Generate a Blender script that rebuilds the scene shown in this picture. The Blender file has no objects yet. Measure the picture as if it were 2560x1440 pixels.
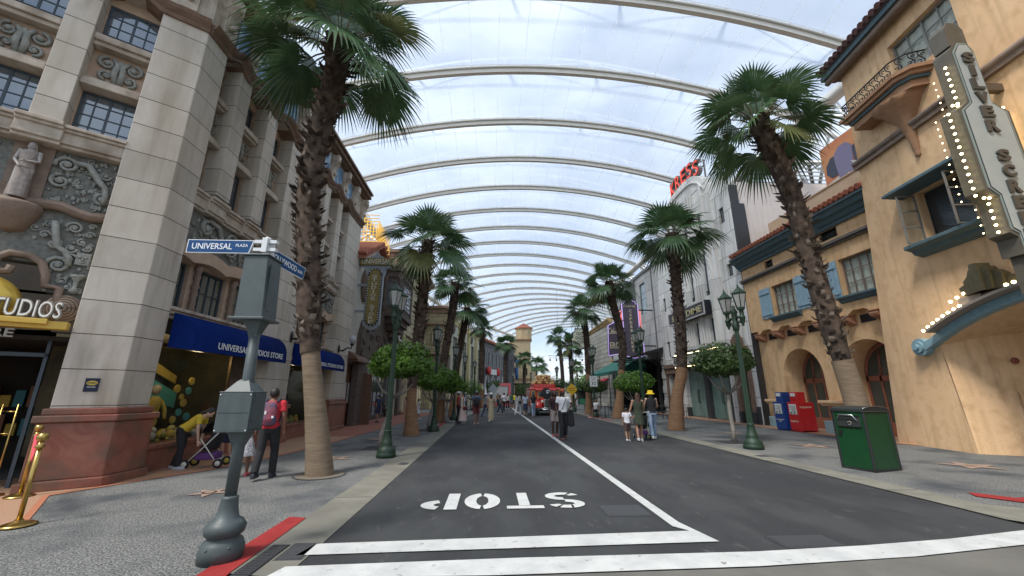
import bpy, bmesh, math, random
from mathutils import Vector, Matrix
R = math.radians
sc = bpy.context.scene
COL = sc.collection
# ---------------------------------------------------------------- camera, world, sun
cam = bpy.data.cameras.new('camera'); camo = bpy.data.objects.new('camera', cam)
COL.objects.link(camo); sc.camera = camo
cam.lens = 13.85; cam.sensor_width = 36; cam.clip_start = 0.05; cam.clip_end = 6000
camo.location = (0, 0, 1.6); camo.rotation_euler = (R(90 + 14.9), 0, R(-3.03))
SUN_EL, SUN_AZ = 55, 226          # degrees; azimuth clockwise from +Y
w = bpy.data.worlds.new('World'); sc.world = w; w.use_nodes = True
nt = w.node_tree; nt.nodes.clear()
def N(nt, t, **k):
    n = nt.nodes.new(t)
    for a, v in k.items(): setattr(n, a, v)
    return n
wo = N(nt, 'ShaderNodeOutputWorld'); bg = N(nt, 'ShaderNodeBackground')
sky = N(nt, 'ShaderNodeTexSky', sky_type='NISHITA', sun_disc=False)
sky.sun_elevation = R(SUN_EL); sky.sun_rotation = R(SUN_AZ); sky.ozone_density = 1.6; sky.air_density = 1.0
tc = N(nt, 'ShaderNodeTexCoord'); mp = N(nt, 'ShaderNodeMapping'); mp.inputs['Scale'].default_value = (1, 1, 2.6)
mp.inputs['Location'].default_value = (2.3, 0.4, 0.1)
no = N(nt, 'ShaderNodeTexNoise'); no.inputs['Scale'].default_value = 2.6; no.inputs['Detail'].default_value = 9; no.inputs['Roughness'].default_value = .58
cr = N(nt, 'ShaderNodeValToRGB'); cr.color_ramp.elements[0].position = .40; cr.color_ramp.elements[1].position = .62
cr.color_ramp.elements[0].color = (.42, .42, .42, 1)
no2 = N(nt, 'ShaderNodeTexNoise'); no2.inputs['Scale'].default_value = 5; no2.inputs['Detail'].default_value = 6
cc = N(nt, 'ShaderNodeValToRGB'); cc.color_ramp.elements[0].color = (4.2, 5.0, 6.3, 1); cc.color_ramp.elements[1].color = (6.6, 7.1, 7.8, 1)
cc.color_ramp.elements[0].position = .35; cc.color_ramp.elements[1].position = .6
mx = N(nt, 'ShaderNodeMix', data_type='RGBA')
L = nt.links.new
L(tc.outputs['Generated'], mp.inputs[0]); L(mp.outputs[0], no.inputs['Vector']); L(mp.outputs[0], no2.inputs['Vector'])
L(no.outputs[0], cr.inputs[0]); L(no2.outputs[0], cc.inputs[0])
L(cr.outputs[0], mx.inputs['Factor']); L(sky.outputs[0], mx.inputs['A']); L(cc.outputs[0], mx.inputs['B'])
L(mx.outputs['Result'], bg.inputs['Color']); bg.inputs['Strength'].default_value = .105
L(bg.outputs[0], wo.inputs[0])
sun = bpy.data.lights.new('sun', 'SUN'); suno = bpy.data.objects.new('sun', sun); COL.objects.link(suno)
sun.energy = 2.7; sun.angle = R(14); sun.color = (1, .955, .89)
_a, _e = R(SUN_AZ), R(SUN_EL)
_d = Vector((math.sin(_a) * math.cos(_e), math.cos(_a) * math.cos(_e), math.sin(_e)))
suno.rotation_euler = _d.to_track_quat('Z', 'Y').to_euler(); suno.location = (0, 0, 60)
sc.view_settings.view_transform = 'Standard'; sc.view_settings.look = 'None'; sc.view_settings.gamma = 1
sc.view_settings.exposure = 0.66
sc.cycles.transparent_max_bounces = 24; sc.cycles.max_bounces = 8; sc.cycles.diffuse_bounces = 3

# ---------------------------------------------------------------- helpers
class Fr:                                      # facade frame: s along the wall, d out of it, z up
    def __init__(s, ox, oy, az=0, side=1):
        a = R(az); s.o = (ox, oy); s.u = (math.sin(a), math.cos(a)); s.n = (math.cos(a) * side, -math.sin(a) * side)
    def __call__(f, p):
        return (f.o[0] + f.u[0] * p[0] + f.n[0] * p[1], f.o[1] + f.u[1] * p[0] + f.n[1] * p[1], p[2])
class MB:
    def __init__(s, fr=None): s.v = []; s.f = []; s.m = []; s.fr = fr; s.sm = []
    def add(s, vs, fs, m=0, sm=False):
        b = len(s.v); s.v += [tuple(p) for p in vs]
        for f in fs: s.f.append([b + i for i in f]); s.m.append(m); s.sm.append(sm)
    def box(s, x0, x1, y0, y1, z0, z1, m=0):
        s.add([(x0,y0,z0),(x1,y0,z0),(x1,y1,z0),(x0,y1,z0),(x0,y0,z1),(x1,y0,z1),(x1,y1,z1),(x0,y1,z1)],
              [(0,3,2,1),(4,5,6,7),(0,1,5,4),(1,2,6,5),(2,3,7,6),(3,0,4,7)], m)
        return s
    def hexa(s, b, t, m=0):                    # 4 bottom points, 4 top points
        s.add(b + t, [(0,3,2,1),(4,5,6,7),(0,1,5,4),(1,2,6,5),(2,3,7,6),(3,0,4,7)], m); return s
    def prism(s, poly, c0, c1, ax='y', m=0, sm=False):
        n = len(poly)
        if ax == 'y': f = lambda a, b, c: (a, c, b)       # polygon in x,z
        elif ax == 'x': f = lambda a, b, c: (c, a, b)     # polygon in y,z
        else: f = lambda a, b, c: (a, b, c)               # polygon in x,y
        s.add([f(a, b, c0) for a, b in poly] + [f(a, b, c1) for a, b in poly],
              [tuple(range(n)), tuple(range(2*n-1, n-1, -1))], m)
        s.add([f(a, b, c0) for a, b in poly] + [f(a, b, c1) for a, b in poly],
              [(i, (i+1) % n, n + (i+1) % n, n + i) for i in range(n)], m, sm)
        return s
    def tube(s, pts, r, n=8, m=0, cap=True, sm=True):
        pts = [Vector(p) for p in pts]; k = len(pts)
        rs = r if isinstance(r, (list, tuple)) else [r] * k
        vs = []; up = None
        for i, p in enumerate(pts):
            t = (pts[min(i+1, k-1)] - pts[max(i-1, 0)])
            if t.length < 1e-9: t = Vector((0, 0, 1))
            t.normalize()
            if up is None: up = Vector((0, 0, 1)) if abs(t.z) < .9 else Vector((1, 0, 0))
            a = t.cross(up)
            if a.length < 1e-6: a = t.cross(Vector((1, 0, 0)))
            a.normalize(); b = a.cross(t); up = b
            for j in range(n):
                q = 2 * math.pi * (j + .5) / n
                vs.append(p + (a * math.cos(q) + b * math.sin(q)) * rs[i])
        fs = [(i*n+j, i*n+(j+1) % n, (i+1)*n+(j+1) % n, (i+1)*n+j) for i in range(k-1) for j in range(n)]
        s.add(vs, fs, m, sm)
        if cap:
            s.add(vs[:n], [tuple(range(n))], m); s.add(vs[-n:], [tuple(range(n))], m)
        return s
    def lathe(s, prof, cx=0, cy=0, cz=0, n=20, m=0, sm=True, rot=0):
        vs = [(cx + r * math.cos(2*math.pi*j/n + rot), cy + r * math.sin(2*math.pi*j/n + rot), cz + z) for r, z in prof for j in range(n)]
        k = len(prof)
        s.add(vs, [(i*n+j, i*n+(j+1) % n, (i+1)*n+(j+1) % n, (i+1)*n+j) for i in range(k-1) for j in range(n)], m, sm)
        if prof[0][0] > .001: s.add(vs[:n], [tuple(range(n))], m)
        if prof[-1][0] > .001: s.add(vs[-n:], [tuple(range(n))], m)
        return s
    def ell(s, c, r, nu=12, nv=8, m=0):
        if not isinstance(r, (tuple, list)): r = (r, r, r)
        vs = []
        for i in range(nv + 1):
            t = math.pi * i / nv
            for j in range(nu):
                q = 2 * math.pi * j / nu
                vs.append((c[0] + r[0]*math.sin(t)*math.cos(q), c[1] + r[1]*math.sin(t)*math.sin(q), c[2] + r[2]*math.cos(t)))
        s.add(vs, [(i*nu+j, i*nu+(j+1) % nu, (i+1)*nu+(j+1) % nu, (i+1)*nu+j) for i in range(nv) for j in range(nu)], m, True)
        return s
    def loft(s, rings, m=0, cap=True):          # rings: list of equal-length point lists
        n = len(rings[0]); vs = [p for r in rings for p in r]; k = len(rings)
        s.add(vs, [(i*n+j, i*n+(j+1) % n, (i+1)*n+(j+1) % n, (i+1)*n+j) for i in range(k-1) for j in range(n)], m, True)
        if cap: s.add(rings[0], [tuple(range(n))], m); s.add(rings[-1], [tuple(range(n))], m)
        return s
    def quad(s, a, b, c, d, m=0): s.add([a, b, c, d], [(0, 1, 2, 3)], m); return s
    def scroll(s, cx, cz, r0, turns, y, t=.02, a0=0, sgn=1, m=0):   # spiral tube lying on the wall
        n = int(10 * turns) + 2; pts = []; rs = []
        for i in range(n):
            f = i / (n - 1); a = R(a0) + sgn * f * turns * 2 * math.pi; r = r0 * (1 - .92 * f)
            pts.append((cx + r * math.cos(a), y, cz + r * math.sin(a))); rs.append(t * (1.15 - .55 * f))
        s.tube(pts, rs, 6, m); s.ell((cx, y, cz), (t * 1.7, t * 1.4, t * 1.7), 8, 6, m)
        return s
def wmat(o):
    m = Matrix.Translation(o.location) @ o.rotation_euler.to_matrix().to_4x4() @ Matrix.Diagonal(Vector((*o.scale, 1)))
    return (wmat(o.parent) @ m) if o.parent else m
def fin(me, merge=True):
    bm = bmesh.new(); bm.from_mesh(me)
    if merge: bmesh.ops.remove_doubles(bm, verts=bm.verts, dist=1e-5)
    bmesh.ops.recalc_face_normals(bm, faces=bm.faces)
    bm.to_mesh(me); bm.free()
SPLIT = {'paper', 'carving', 'sill', 'dark_pier', 'post', 'bracket', 'handle', 'column', 'baluster', 'pane', 'door', 'door_panel', 'white_block', 'strut', 'vent_grille', 'support_frame', 'pilaster', 'side_window', 'red_rosette', 'dark_window', 'string_course', 'portal_pier', 'rubble_buttress', 'pale_jamb', 'yellow_line', 'trim', 'stem', 'alarm_box', 'open_door', 'tiled_dado', 'frame_side', 'black_edge', 'red_balloon'}
def B(mb, name, mats, parent=None, local=False, bevel=0, lab=None, fix=True, smooth_all=False):
    if name in SPLIT and parent is not None:       # pieces that do not touch become parts of their own
        ch = {}
        par_ = list(range(len(mb.v)))
        def fd(a):
            while par_[a] != a: par_[a] = par_[par_[a]]; a = par_[a]
            return a
        for f in mb.f:
            for i in f[1:]: par_[fd(i)] = fd(f[0])
        for fi, f in enumerate(mb.f): ch.setdefault(fd(f[0]), []).append(fi)
        if 1 < len(ch) < 400:
            bb = []
            for k, fs in ch.items():
                vs = [mb.v[i] for fi in fs for i in mb.f[fi]]; bb.append([[min(v[j] for v in vs) - .012 for j in range(3)], [max(v[j] for v in vs) + .012 for j in range(3)], fs, len(bb)])
            p2 = list(range(len(bb)))
            def f2(a):
                while p2[a] != a: a = p2[a]
                return a
            for i in range(len(bb)):
                for j in range(i): 
                    if all(bb[i][0][q] <= bb[j][1][q] and bb[j][0][q] <= bb[i][1][q] for q in range(3)): p2[f2(i)] = f2(j)
            gr = {}
            for i in range(len(bb)): gr.setdefault(f2(i), []).extend(bb[i][2])
            if len(gr) > 1:
                out = None
                for g in gr.values():
                    m_ = MB(mb.fr); ix = {}
                    for fi in g:
                        m_.f.append([ix.setdefault(i, len(ix)) for i in mb.f[fi]]); m_.m.append(mb.m[fi]); m_.sm.append(mb.sm[fi])
                    m_.v = [mb.v[i] for i in ix]; o = B1(m_, name, mats, parent, local, bevel, lab, fix, smooth_all); out = out or o
                return out
    return B1(mb, name, mats, parent, local, bevel, lab, fix, smooth_all)
def B1(mb, name, mats, parent=None, local=False, bevel=0, lab=None, fix=True, smooth_all=False):
    if not isinstance(mats, (list, tuple)): mats = [mats]
    vs = mb.v
    if mb.fr: vs = [mb.fr(p) for p in vs]
    if parent is not None and not local:
        inv = wmat(parent).inverted(); vs = [tuple(inv @ Vector(p)) for p in vs]
    me = bpy.data.meshes.new(name); me.from_pydata(vs, [], mb.f)
    for m in mats: me.materials.append(m)
    me.polygons.foreach_set('material_index', mb.m)
    me.polygons.foreach_set('use_smooth', [True] * len(mb.f) if smooth_all else mb.sm)
    if fix: fin(me)
    o = bpy.data.objects.new(name, me); COL.objects.link(o)
    if parent is not None: o.parent = parent
    if bevel:
        b = o.modifiers.new('bevel', 'BEVEL'); b.width = bevel; b.segments = 2; b.limit_method = 'ANGLE'; b.angle_limit = R(40)
    if lab: o['label'] = lab
    return o
def tag(o, label=None, cat=None, group=None, kind=None):
    if label: o['label'] = label
    if cat: o['category'] = cat
    if group: o['group'] = group
    if kind: o['kind'] = kind
    return o
def thing(name, label, cat, loc=(0, 0, 0), rz=0, group=None):
    o = bpy.data.objects.new(name, None); COL.objects.link(o); o.empty_display_size = .3
    o.location = loc; o.rotation_euler = (0, 0, R(rz)); return tag(o, label, cat, group)
def dup(o, loc, rz, label, parent=None):
    def cp(a, par):
        c = a.copy(); COL.objects.link(c); c.parent = par
        for ch in [x for x in kids.get(a.name, [])]: cp(ch, c)
        return c
    kids = {}
    for x in COL.objects:
        if x.parent: kids.setdefault(x.parent.name, []).append(x)
    c = cp(o, None); c.location = loc; c.rotation_euler = (0, 0, R(rz)); c['label'] = label
    return c
def struct(mb, name, mats, **k): return tag(B(mb, name, mats, **k), kind='structure')

# ---------------------------------------------------------------- materials
MC = {}
def mat(name, col, rough=.8, col2=None, scale=3, sharp=.16, bump=0, bscale=30, metal=0, joint=None, brick=None, col3=None, s3=.5,
        spec=None, emit=0, ecol=None, alpha=None, wear=None, trans=0, stretch=(1, 1, 1), dist=0, obj=False, coat=0, streak=0):
    if name in MC: return MC[name]
    m = bpy.data.materials.new(name); m.use_nodes = True; nt = m.node_tree; L = nt.links.new
    bs = nt.nodes['Principled BSDF']; out = nt.nodes['Material Output']
    bs.inputs['Roughness'].default_value = rough; bs.inputs['Metallic'].default_value = metal
    if spec is not None: bs.inputs['Specular IOR Level'].default_value = spec
    if coat: bs.inputs['Coat Weight'].default_value = coat; bs.inputs['Coat Roughness'].default_value = .1
    if obj: pos = N(nt, 'ShaderNodeTexCoord').outputs['Object']
    else: pos = N(nt, 'ShaderNodeNewGeometry').outputs['Position']
    mpn = N(nt, 'ShaderNodeMapping'); mpn.inputs['Scale'].default_value = stretch; L(pos, mpn.inputs[0]); vec = mpn.outputs[0]
    c = None
    if col2:
        n1 = N(nt, 'ShaderNodeTexNoise'); n1.inputs['Scale'].default_value = scale; n1.inputs['Detail'].default_value = 7
        n1.inputs['Roughness'].default_value = .6; n1.inputs['Distortion'].default_value = dist
        L(vec, n1.inputs['Vector']); rp = N(nt, 'ShaderNodeValToRGB'); L(n1.outputs[0], rp.inputs[0])
        e = rp.color_ramp.elements; e[0].position = .5 - sharp; e[1].position = .5 + sharp; e[0].color = (*col, 1); e[1].color = (*col2, 1)
        c = rp.outputs[0]
    else:
        rgb = N(nt, 'ShaderNodeRGB'); rgb.outputs[0].default_value = (*col, 1); c = rgb.outputs[0]
    def mix(fac, a, bcol, inv=False):
        x = N(nt, 'ShaderNodeMix', data_type='RGBA'); L(fac, x.inputs['Factor']); L(a, x.inputs['A'])
        if isinstance(bcol, tuple): x.inputs['B'].default_value = (*bcol, 1)
        else: L(bcol, x.inputs['B'])
        return x.outputs['Result']
    if col3:
        n3 = N(nt, 'ShaderNodeTexNoise'); n3.inputs['Scale'].default_value = s3; n3.inputs['Detail'].default_value = 4
        L(vec, n3.inputs['Vector']); r3 = N(nt, 'ShaderNodeValToRGB'); r3.color_ramp.elements[0].position = .48; r3.color_ramp.elements[1].position = .68
        L(n3.outputs[0], r3.inputs[0]); c = mix(r3.outputs[0], c, col3)
    if streak:                                  # rain streaks and grime running down the wall
        ms_ = N(nt, 'ShaderNodeMapping'); ms_.inputs['Scale'].default_value = (5, 5, .35); L(pos, ms_.inputs[0])
        ns = N(nt, 'ShaderNodeTexNoise'); ns.inputs['Scale'].default_value = 1.0; ns.inputs['Detail'].default_value = 6; L(ms_.outputs[0], ns.inputs['Vector'])
        rs_ = N(nt, 'ShaderNodeValToRGB'); rs_.color_ramp.elements[0].position = .50; rs_.color_ramp.elements[1].position = .72
        rs_.color_ramp.elements[0].color = (1, 1, 1, 1); k_ = 1 - streak; rs_.color_ramp.elements[1].color = (k_, k_*.98, k_*.94, 1); L(ns.outputs[0], rs_.inputs[0])
        x = N(nt, 'ShaderNodeMix', data_type='RGBA', blend_type='MULTIPLY'); x.inputs['Factor'].default_value = 1
        L(c, x.inputs['A']); L(rs_.outputs[0], x.inputs['B']); c = x.outputs['Result']
    hgt = None
    if joint:                                   # horizontal joints: (z0, step, width, colour)
        sx = N(nt, 'ShaderNodeSeparateXYZ'); L(pos, sx.inputs[0])
        a = N(nt, 'ShaderNodeMath', operation='SUBTRACT'); L(sx.outputs[2], a.inputs[0]); a.inputs[1].default_value = joint[0] - joint[2] / 2
        b = N(nt, 'ShaderNodeMath', operation='FLOORED_MODULO'); L(a.outputs[0], b.inputs[0]); b.inputs[1].default_value = joint[1]
        d = N(nt, 'ShaderNodeMath', operation='LESS_THAN'); L(b.outputs[0], d.inputs[0]); d.inputs[1].default_value = joint[2]
        # each course its own faint tone
        fl = N(nt, 'ShaderNodeMath', operation='DIVIDE'); L(a.outputs[0], fl.inputs[0]); fl.inputs[1].default_value = joint[1]
        fr_ = N(nt, 'ShaderNodeMath', operation='FLOOR'); L(fl.outputs[0], fr_.inputs[0])
        wn = N(nt, 'ShaderNodeTexWhiteNoise', noise_dimensions='1D'); L(fr_.outputs[0], wn.inputs['W'])
        mr = N(nt, 'ShaderNodeMapRange'); L(wn.outputs['Value'], mr.inputs[0]); mr.inputs[3].default_value = .86; mr.inputs[4].default_value = 1.1
        hs = N(nt, 'ShaderNodeHueSaturation'); L(c, hs.inputs['Color']); L(mr.outputs[0], hs.inputs['Value']); c = hs.outputs[0]
        c = mix(d.outputs[0], c, joint[3]); hgt = d.outputs[0]
    if brick:                                   # (width, height, mortar, mortar colour)
        sx = N(nt, 'ShaderNodeSeparateXYZ'); L(pos, sx.inputs[0])
        ad = N(nt, 'ShaderNodeMath', operation='ADD'); L(sx.outputs[0], ad.inputs[0]); L(sx.outputs[1], ad.inputs[1])
        cb = N(nt, 'ShaderNodeCombineXYZ'); L(ad.outputs[0], cb.inputs[0]); L(sx.outputs[2], cb.inputs[1])
        bt = N(nt, 'ShaderNodeTexBrick'); L(cb.outputs[0], bt.inputs['Vector']); bt.inputs['Scale'].default_value = 1
        bt.inputs['Brick Width'].default_value = brick[0]; bt.inputs['Row Height'].default_value = brick[1]
        bt.inputs['Mortar Size'].default_value = brick[2]; bt.inputs['Mortar Smooth'].default_value = .1
        bt.inputs['Color1'].default_value = (.82, .82, .82, 1); bt.inputs['Color2'].default_value = (1.1, 1.1, 1.1, 1)
        bt.inputs['Mortar'].default_value = (*brick[3], 1)
        if len(brick) > 4: bt.offset = brick[4]
        x = N(nt, 'ShaderNodeMix', data_type='RGBA', blend_type='MULTIPLY'); x.inputs['Factor'].default_value = 1
        L(c, x.inputs['A']); L(bt.outputs['Color'], x.inputs['B']); c = x.outputs['Result']; hgt = bt.outputs['Fac']
    if wear:                                    # worn-through patches: (colour, scale, threshold)
        nw = N(nt, 'ShaderNodeTexNoise'); nw.inputs['Scale'].default_value = wear[1]; nw.inputs['Detail'].default_value = 10; nw.inputs['Roughness'].default_value = .7
        L(vec, nw.inputs['Vector']); rw = N(nt, 'ShaderNodeValToRGB'); rw.color_ramp.elements[0].position = wear[2]; rw.color_ramp.elements[1].position = wear[2] + .06
        L(nw.outputs[0], rw.inputs[0]); c = mix(rw.outputs[0], c, wear[0])
    L(c, bs.inputs['Base Color'])
    if bump or hgt is not None:
        bn = N(nt, 'ShaderNodeTexNoise'); bn.inputs['Scale'].default_value = bscale; bn.inputs['Detail'].default_value = 5; L(vec, bn.inputs['Vector'])
        h = bn.outputs[0]
        bp = N(nt, 'ShaderNodeBump'); bp.inputs['Strength'].default_value = max(bump, .02); bp.inputs['Distance'].default_value = .02; L(h, bp.inputs['Height'])
        o_ = bp.outputs[0]
        if hgt is not None:
            b2 = N(nt, 'ShaderNodeBump', invert=True); b2.inputs['Strength'].default_value = .6; b2.inputs['Distance'].default_value = .02
            L(hgt, b2.inputs['Height']); L(o_, b2.inputs['Normal']); o_ = b2.outputs[0]
        L(o_, bs.inputs['Normal'])
    if emit: bs.inputs['Emission Color'].default_value = (*(ecol or col), 1); bs.inputs['Emission Strength'].default_value = emit
    if alpha is not None: bs.inputs['Alpha'].default_value = alpha
    if trans:
        tr = N(nt, 'ShaderNodeBsdfTranslucent'); L(c, tr.inputs['Color']); ms = N(nt, 'ShaderNodeMixShader'); ms.inputs[0].default_value = trans
        L(bs.outputs[0], ms.inputs[1]); L(tr.outputs[0], ms.inputs[2]); L(ms.outputs[0], out.inputs[0])
    MC[name] = m; return m
def glassmat(name, col, rough=.04, dark=.5, tint=(.8, .85, .85), met=0):       # window glass: reflective, partly see-through
    if name in MC: return MC[name]
    m = bpy.data.materials.new(name); m.use_nodes = True; nt = m.node_tree; L = nt.links.new
    bs = nt.nodes['Principled BSDF']; out = nt.nodes['Material Output']
    bs.inputs['Base Color'].default_value = (*col, 1); bs.inputs['Roughness'].default_value = rough; bs.inputs['Specular IOR Level'].default_value = .9; bs.inputs['Metallic'].default_value = met
    tn = N(nt, 'ShaderNodeTexNoise'); tn.inputs['Scale'].default_value = 1.3; g = N(nt, 'ShaderNodeNewGeometry'); L(g.outputs['Position'], tn.inputs['Vector'])
    bp = N(nt, 'ShaderNodeBump'); bp.inputs['Strength'].default_value = .25; L(tn.outputs[0], bp.inputs['Height']); L(bp.outputs[0], bs.inputs['Normal'])
    t = N(nt, 'ShaderNodeBsdfTransparent'); t.inputs[0].default_value = (*tint, 1)
    ms = N(nt, 'ShaderNodeMixShader'); ms.inputs[0].default_value = 1 - dark
    L(bs.outputs[0], ms.inputs[1]); L(t.outputs[0], ms.inputs[2]); L(ms.outputs[0], out.inputs[0])
    MC[name] = m; return m

STONE = mat('pier limestone', (.52, .465, .395), .85, (.62, .565, .49), 1.6, .16, .12, 40, streak=.22, joint=(3.31, .645, .016, (.10, .085, .07)), stretch=(1.5, 1.5, .5), dist=1.5, col3=(.45, .39, .31), s3=.6)
STONE2 = mat('moulded limestone', (.45, .385, .31), .85, (.57, .495, .41), 4, .16, .1, 40, streak=.25, col3=(.30, .235, .18), s3=1.5)
STONEP = mat('pinkish wall stone', (.44, .31, .225), .85, (.52, .39, .29), 4, .16, .08, 40)
GREYREL = mat('grey carved relief', (.12, .12, .105), .8, (.22, .22, .195), 12, .16, .5, 50)
GREYREL2 = mat('paler carved relief', (.22, .225, .20), .75, (.34, .345, .31), 10, .16, .3, 50)  # paler grey for the raised carving
BROWNST = mat('brown stone', (.19, .135, .10), .85, (.27, .20, .155), 5, .16, .15, 40)
REDMARB = mat('red marble', (.20, .06, .04), .4, (.28, .115, .075), 1.6, .16, 0, 30, col3=(.14, .08, .055), s3=2.2, dist=2.2)
BLUEMET = mat('blue steel frame', (.045, .065, .085), .5, (.06, .085, .105), 20)
BLACK = mat('black metal', (.012, .012, .013), .45)
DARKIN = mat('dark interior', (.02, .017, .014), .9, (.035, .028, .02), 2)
WINGL = glassmat('window glass', (.26, .30, .34), .05, .88, met=.55)
CLEARGL = glassmat('shop glass', (.02, .03, .03), .03, .12, (.95, .96, .95))
CURT = mat('pale curtain', (.74, .76, .68), .9, (.88, .89, .82), 9, .16, .3, 20, stretch=(1, 9, .2))
# ---------------------------------------------------------------- writing
def text(s, fr, box, d, mt, name, parent, flip=False, ext=.01, off=0.0, vertical=False, shear=0, lab=None, local=False, rot=None):
    """letters filling box=(s0,s1,z0,z1) on a facade frame, standing d proud of it"""
    cu = bpy.data.curves.new('t', 'FONT'); cu.body = s; cu.extrude = 0; cu.offset = off; cu.resolution_u = 3; cu.shear = shear
    cu.space_line = .82 if vertical else 1; cu.align_x = 'CENTER' if vertical or '\n' in s else 'LEFT'
    o = bpy.data.objects.new('t', cu); COL.objects.link(o)
    dg = bpy.context.evaluated_depsgraph_get(); me = bpy.data.meshes.new_from_object(o.evaluated_get(dg))
    vs = [v.co.copy() for v in me.vertices]; fs = [tuple(p.vertices) for p in me.polygons]
    bpy.data.objects.remove(o); bpy.data.curves.remove(cu); bpy.data.meshes.remove(me)
    x0 = min(v.x for v in vs); x1 = max(v.x for v in vs); y0 = min(v.y for v in vs); y1 = max(v.y for v in vs)
    s0, s1, z0, z1 = box; out = []
    for v in vs:
        a = (v.x - x0) / (x1 - x0); b = (v.y - y0) / (y1 - y0)
        if flip: a = 1 - a
        out.append((s0 + a * (s1 - s0), z0 + b * (z1 - z0)))
    mb = MB(fr); n = len(out)
    mb.add([(a, d + ext, b) for a, b in out], fs)
    # sides: boundary edges
    ec = {}
    for f in fs:
        for i in range(len(f)):
            e = (f[i], f[(i+1) % len(f)]); k = tuple(sorted(e)); ec.setdefault(k, []).append(e)
    bd = [v[0] for v in ec.values() if len(v) == 1]
    mb.add([(a, d + ext, b) for a, b in out] + [(a, d, b) for a, b in out], [(i, j, n + j, n + i) for i, j in bd])
    if rot:
        mb.v = [rot(p) for p in mb.v]
    return B(mb, name, mt, parent, local=local, lab=lab)
# ---------------------------------------------------------------- wall pieces
def wallh(mb, s0, s1, z0, z1, holes, d, th=.3, m=0):
    """wall sheet at depth d with rectangular holes and their reveals"""
    S = sorted({s0, s1, *[h[0] for h in holes], *[h[1] for h in holes]}); Z = sorted({z0, z1, *[h[2] for h in holes], *[h[3] for h in holes]})
    S = [x for x in S if s0 - 1e-6 <= x <= s1 + 1e-6]; Z = [x for x in Z if z0 - 1e-6 <= x <= z1 + 1e-6]
    for i in range(len(S) - 1):
        for j in range(len(Z) - 1):
            a = (S[i] + S[i+1]) / 2; b = (Z[j] + Z[j+1]) / 2
            if any(h[0] < a < h[1] and h[2] < b < h[3] for h in holes): continue
            mb.quad((S[i], d, Z[j]), (S[i+1], d, Z[j]), (S[i+1], d, Z[j+1]), (S[i], d, Z[j+1]), m)
    for a, b, c, e in holes:
        mb.quad((a, d, c), (a, d - th, c), (a, d - th, e), (a, d, e), m); mb.quad((b, d, c), (b, d - th, c), (b, d - th, e), (b, d, e), m)
        mb.quad((a, d, c), (b, d, c), (b, d - th, c), (a, d - th, c), m); mb.quad((a, d, e), (b, d, e), (b, d - th, e), (a, d - th, e), m)
def archfill(mb, s0, s1, zs, zt, d, th=.3, m=0, n=16, pointed=False, ry=None):
    """turn the rectangular hole s0..s1 up to zt into an arched one springing at zs"""
    c = (s0 + s1) / 2; r = (s1 - s0) / 2; ry = ry or (zt - zs - .001); pts = []
    for i in range(n + 1):
        t = math.pi * i / n; x = c - r * math.cos(t)
        z = zs + ry * (math.sin(t) if not pointed else (1 - abs(math.cos(t)) ** 1.6))
        pts.append((x, z))
    for i in range(n):
        a, b = pts[i], pts[i+1]
        mb.quad((a[0], d, a[1]), (b[0], d, b[1]), (b[0], d, zt), (a[0], d, zt), m)
        mb.add([(a[0], d, a[1]), (b[0], d, b[1]), (b[0], d - th, b[1]), (a[0], d - th, a[1])], [(0, 1, 2, 3)], m, True)
    return pts
def window(par, fr, s0, s1, z0, z1, d, nx, nz, fm, gm=None, fw=.05, mw=.025, curtain=None, back=True, name='window', lab=None, mull=True):
    mb = MB(fr); t = .06
    mb.box(s0, s0+fw, d-t, d, z0, z1); mb.box(s1-fw, s1, d-t, d, z0, z1); mb.box(s0+fw, s1-fw, d-t, d, z0, z0+fw); mb.box(s0+fw, s1-fw, d-t, d, z1-fw, z1)
    for i in range(1, nx):
        x = s0 + (s1-s0)*i/nx; ww = mw * (1.8 if mull and nx % 2 == 0 and i == nx//2 else 1)
        mb.box(x-ww/2, x+ww/2, d-t*.8, d-.006, z0+fw, z1-fw)
    for i in range(1, nz):
        z = z0 + (z1-z0)*i/nz; mb.box(s0+fw, s1-fw, d-t*.7, d-.01, z-mw/2, z+mw/2)
    o = B(mb, name, fm, par, lab=lab)
    p = MB(fr); p.box(s0+fw*.5, s1-fw*.5, d-t*.55, d-t*.4, z0+fw*.5, z1-fw*.5); B(p, 'pane', gm or (CLEARGL if curtain else WINGL), o)
    if curtain:
        c = MB(fr); n = 24
        for i in range(n):
            a = s0 + (s1-s0)*i/n; b = s0 + (s1-s0)*(i+1)/n; q = .03*math.sin(i*1.9); r = .03*math.sin((i+1)*1.9)
            c.add([(a, d-.10+q*.8, z0), (b, d-.10+r*.8, z0), (b, d-.10+r*.8, z1), (a, d-.10+q*.8, z1)], [(0, 1, 2, 3)], 0, True)
        B(c, 'curtain', curtain, o)
    if back:
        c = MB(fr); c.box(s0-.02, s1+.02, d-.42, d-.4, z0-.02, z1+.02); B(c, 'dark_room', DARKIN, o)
    return o
def bulbs(fr, pts, r, par, name='bulb', local=False, m=None, n=6):
    first = None; inv = wmat(par).inverted()
    for p in pts[:100]:
        w_ = inv @ Vector(fr(p) if not local else p) if not local else Vector(p)
        if first is None: mb = MB(); mb.ell((0, 0, 0), r, n, 5); first = o = B1(mb, name, m or BULB, par, local=True, fix=False)
        else: o = first.copy(); COL.objects.link(o)
        o.location = w_
    return first
BULB = mat('lit bulb', (1, .85, .5), .4, emit=7, ecol=(1, .80, .42))

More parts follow.
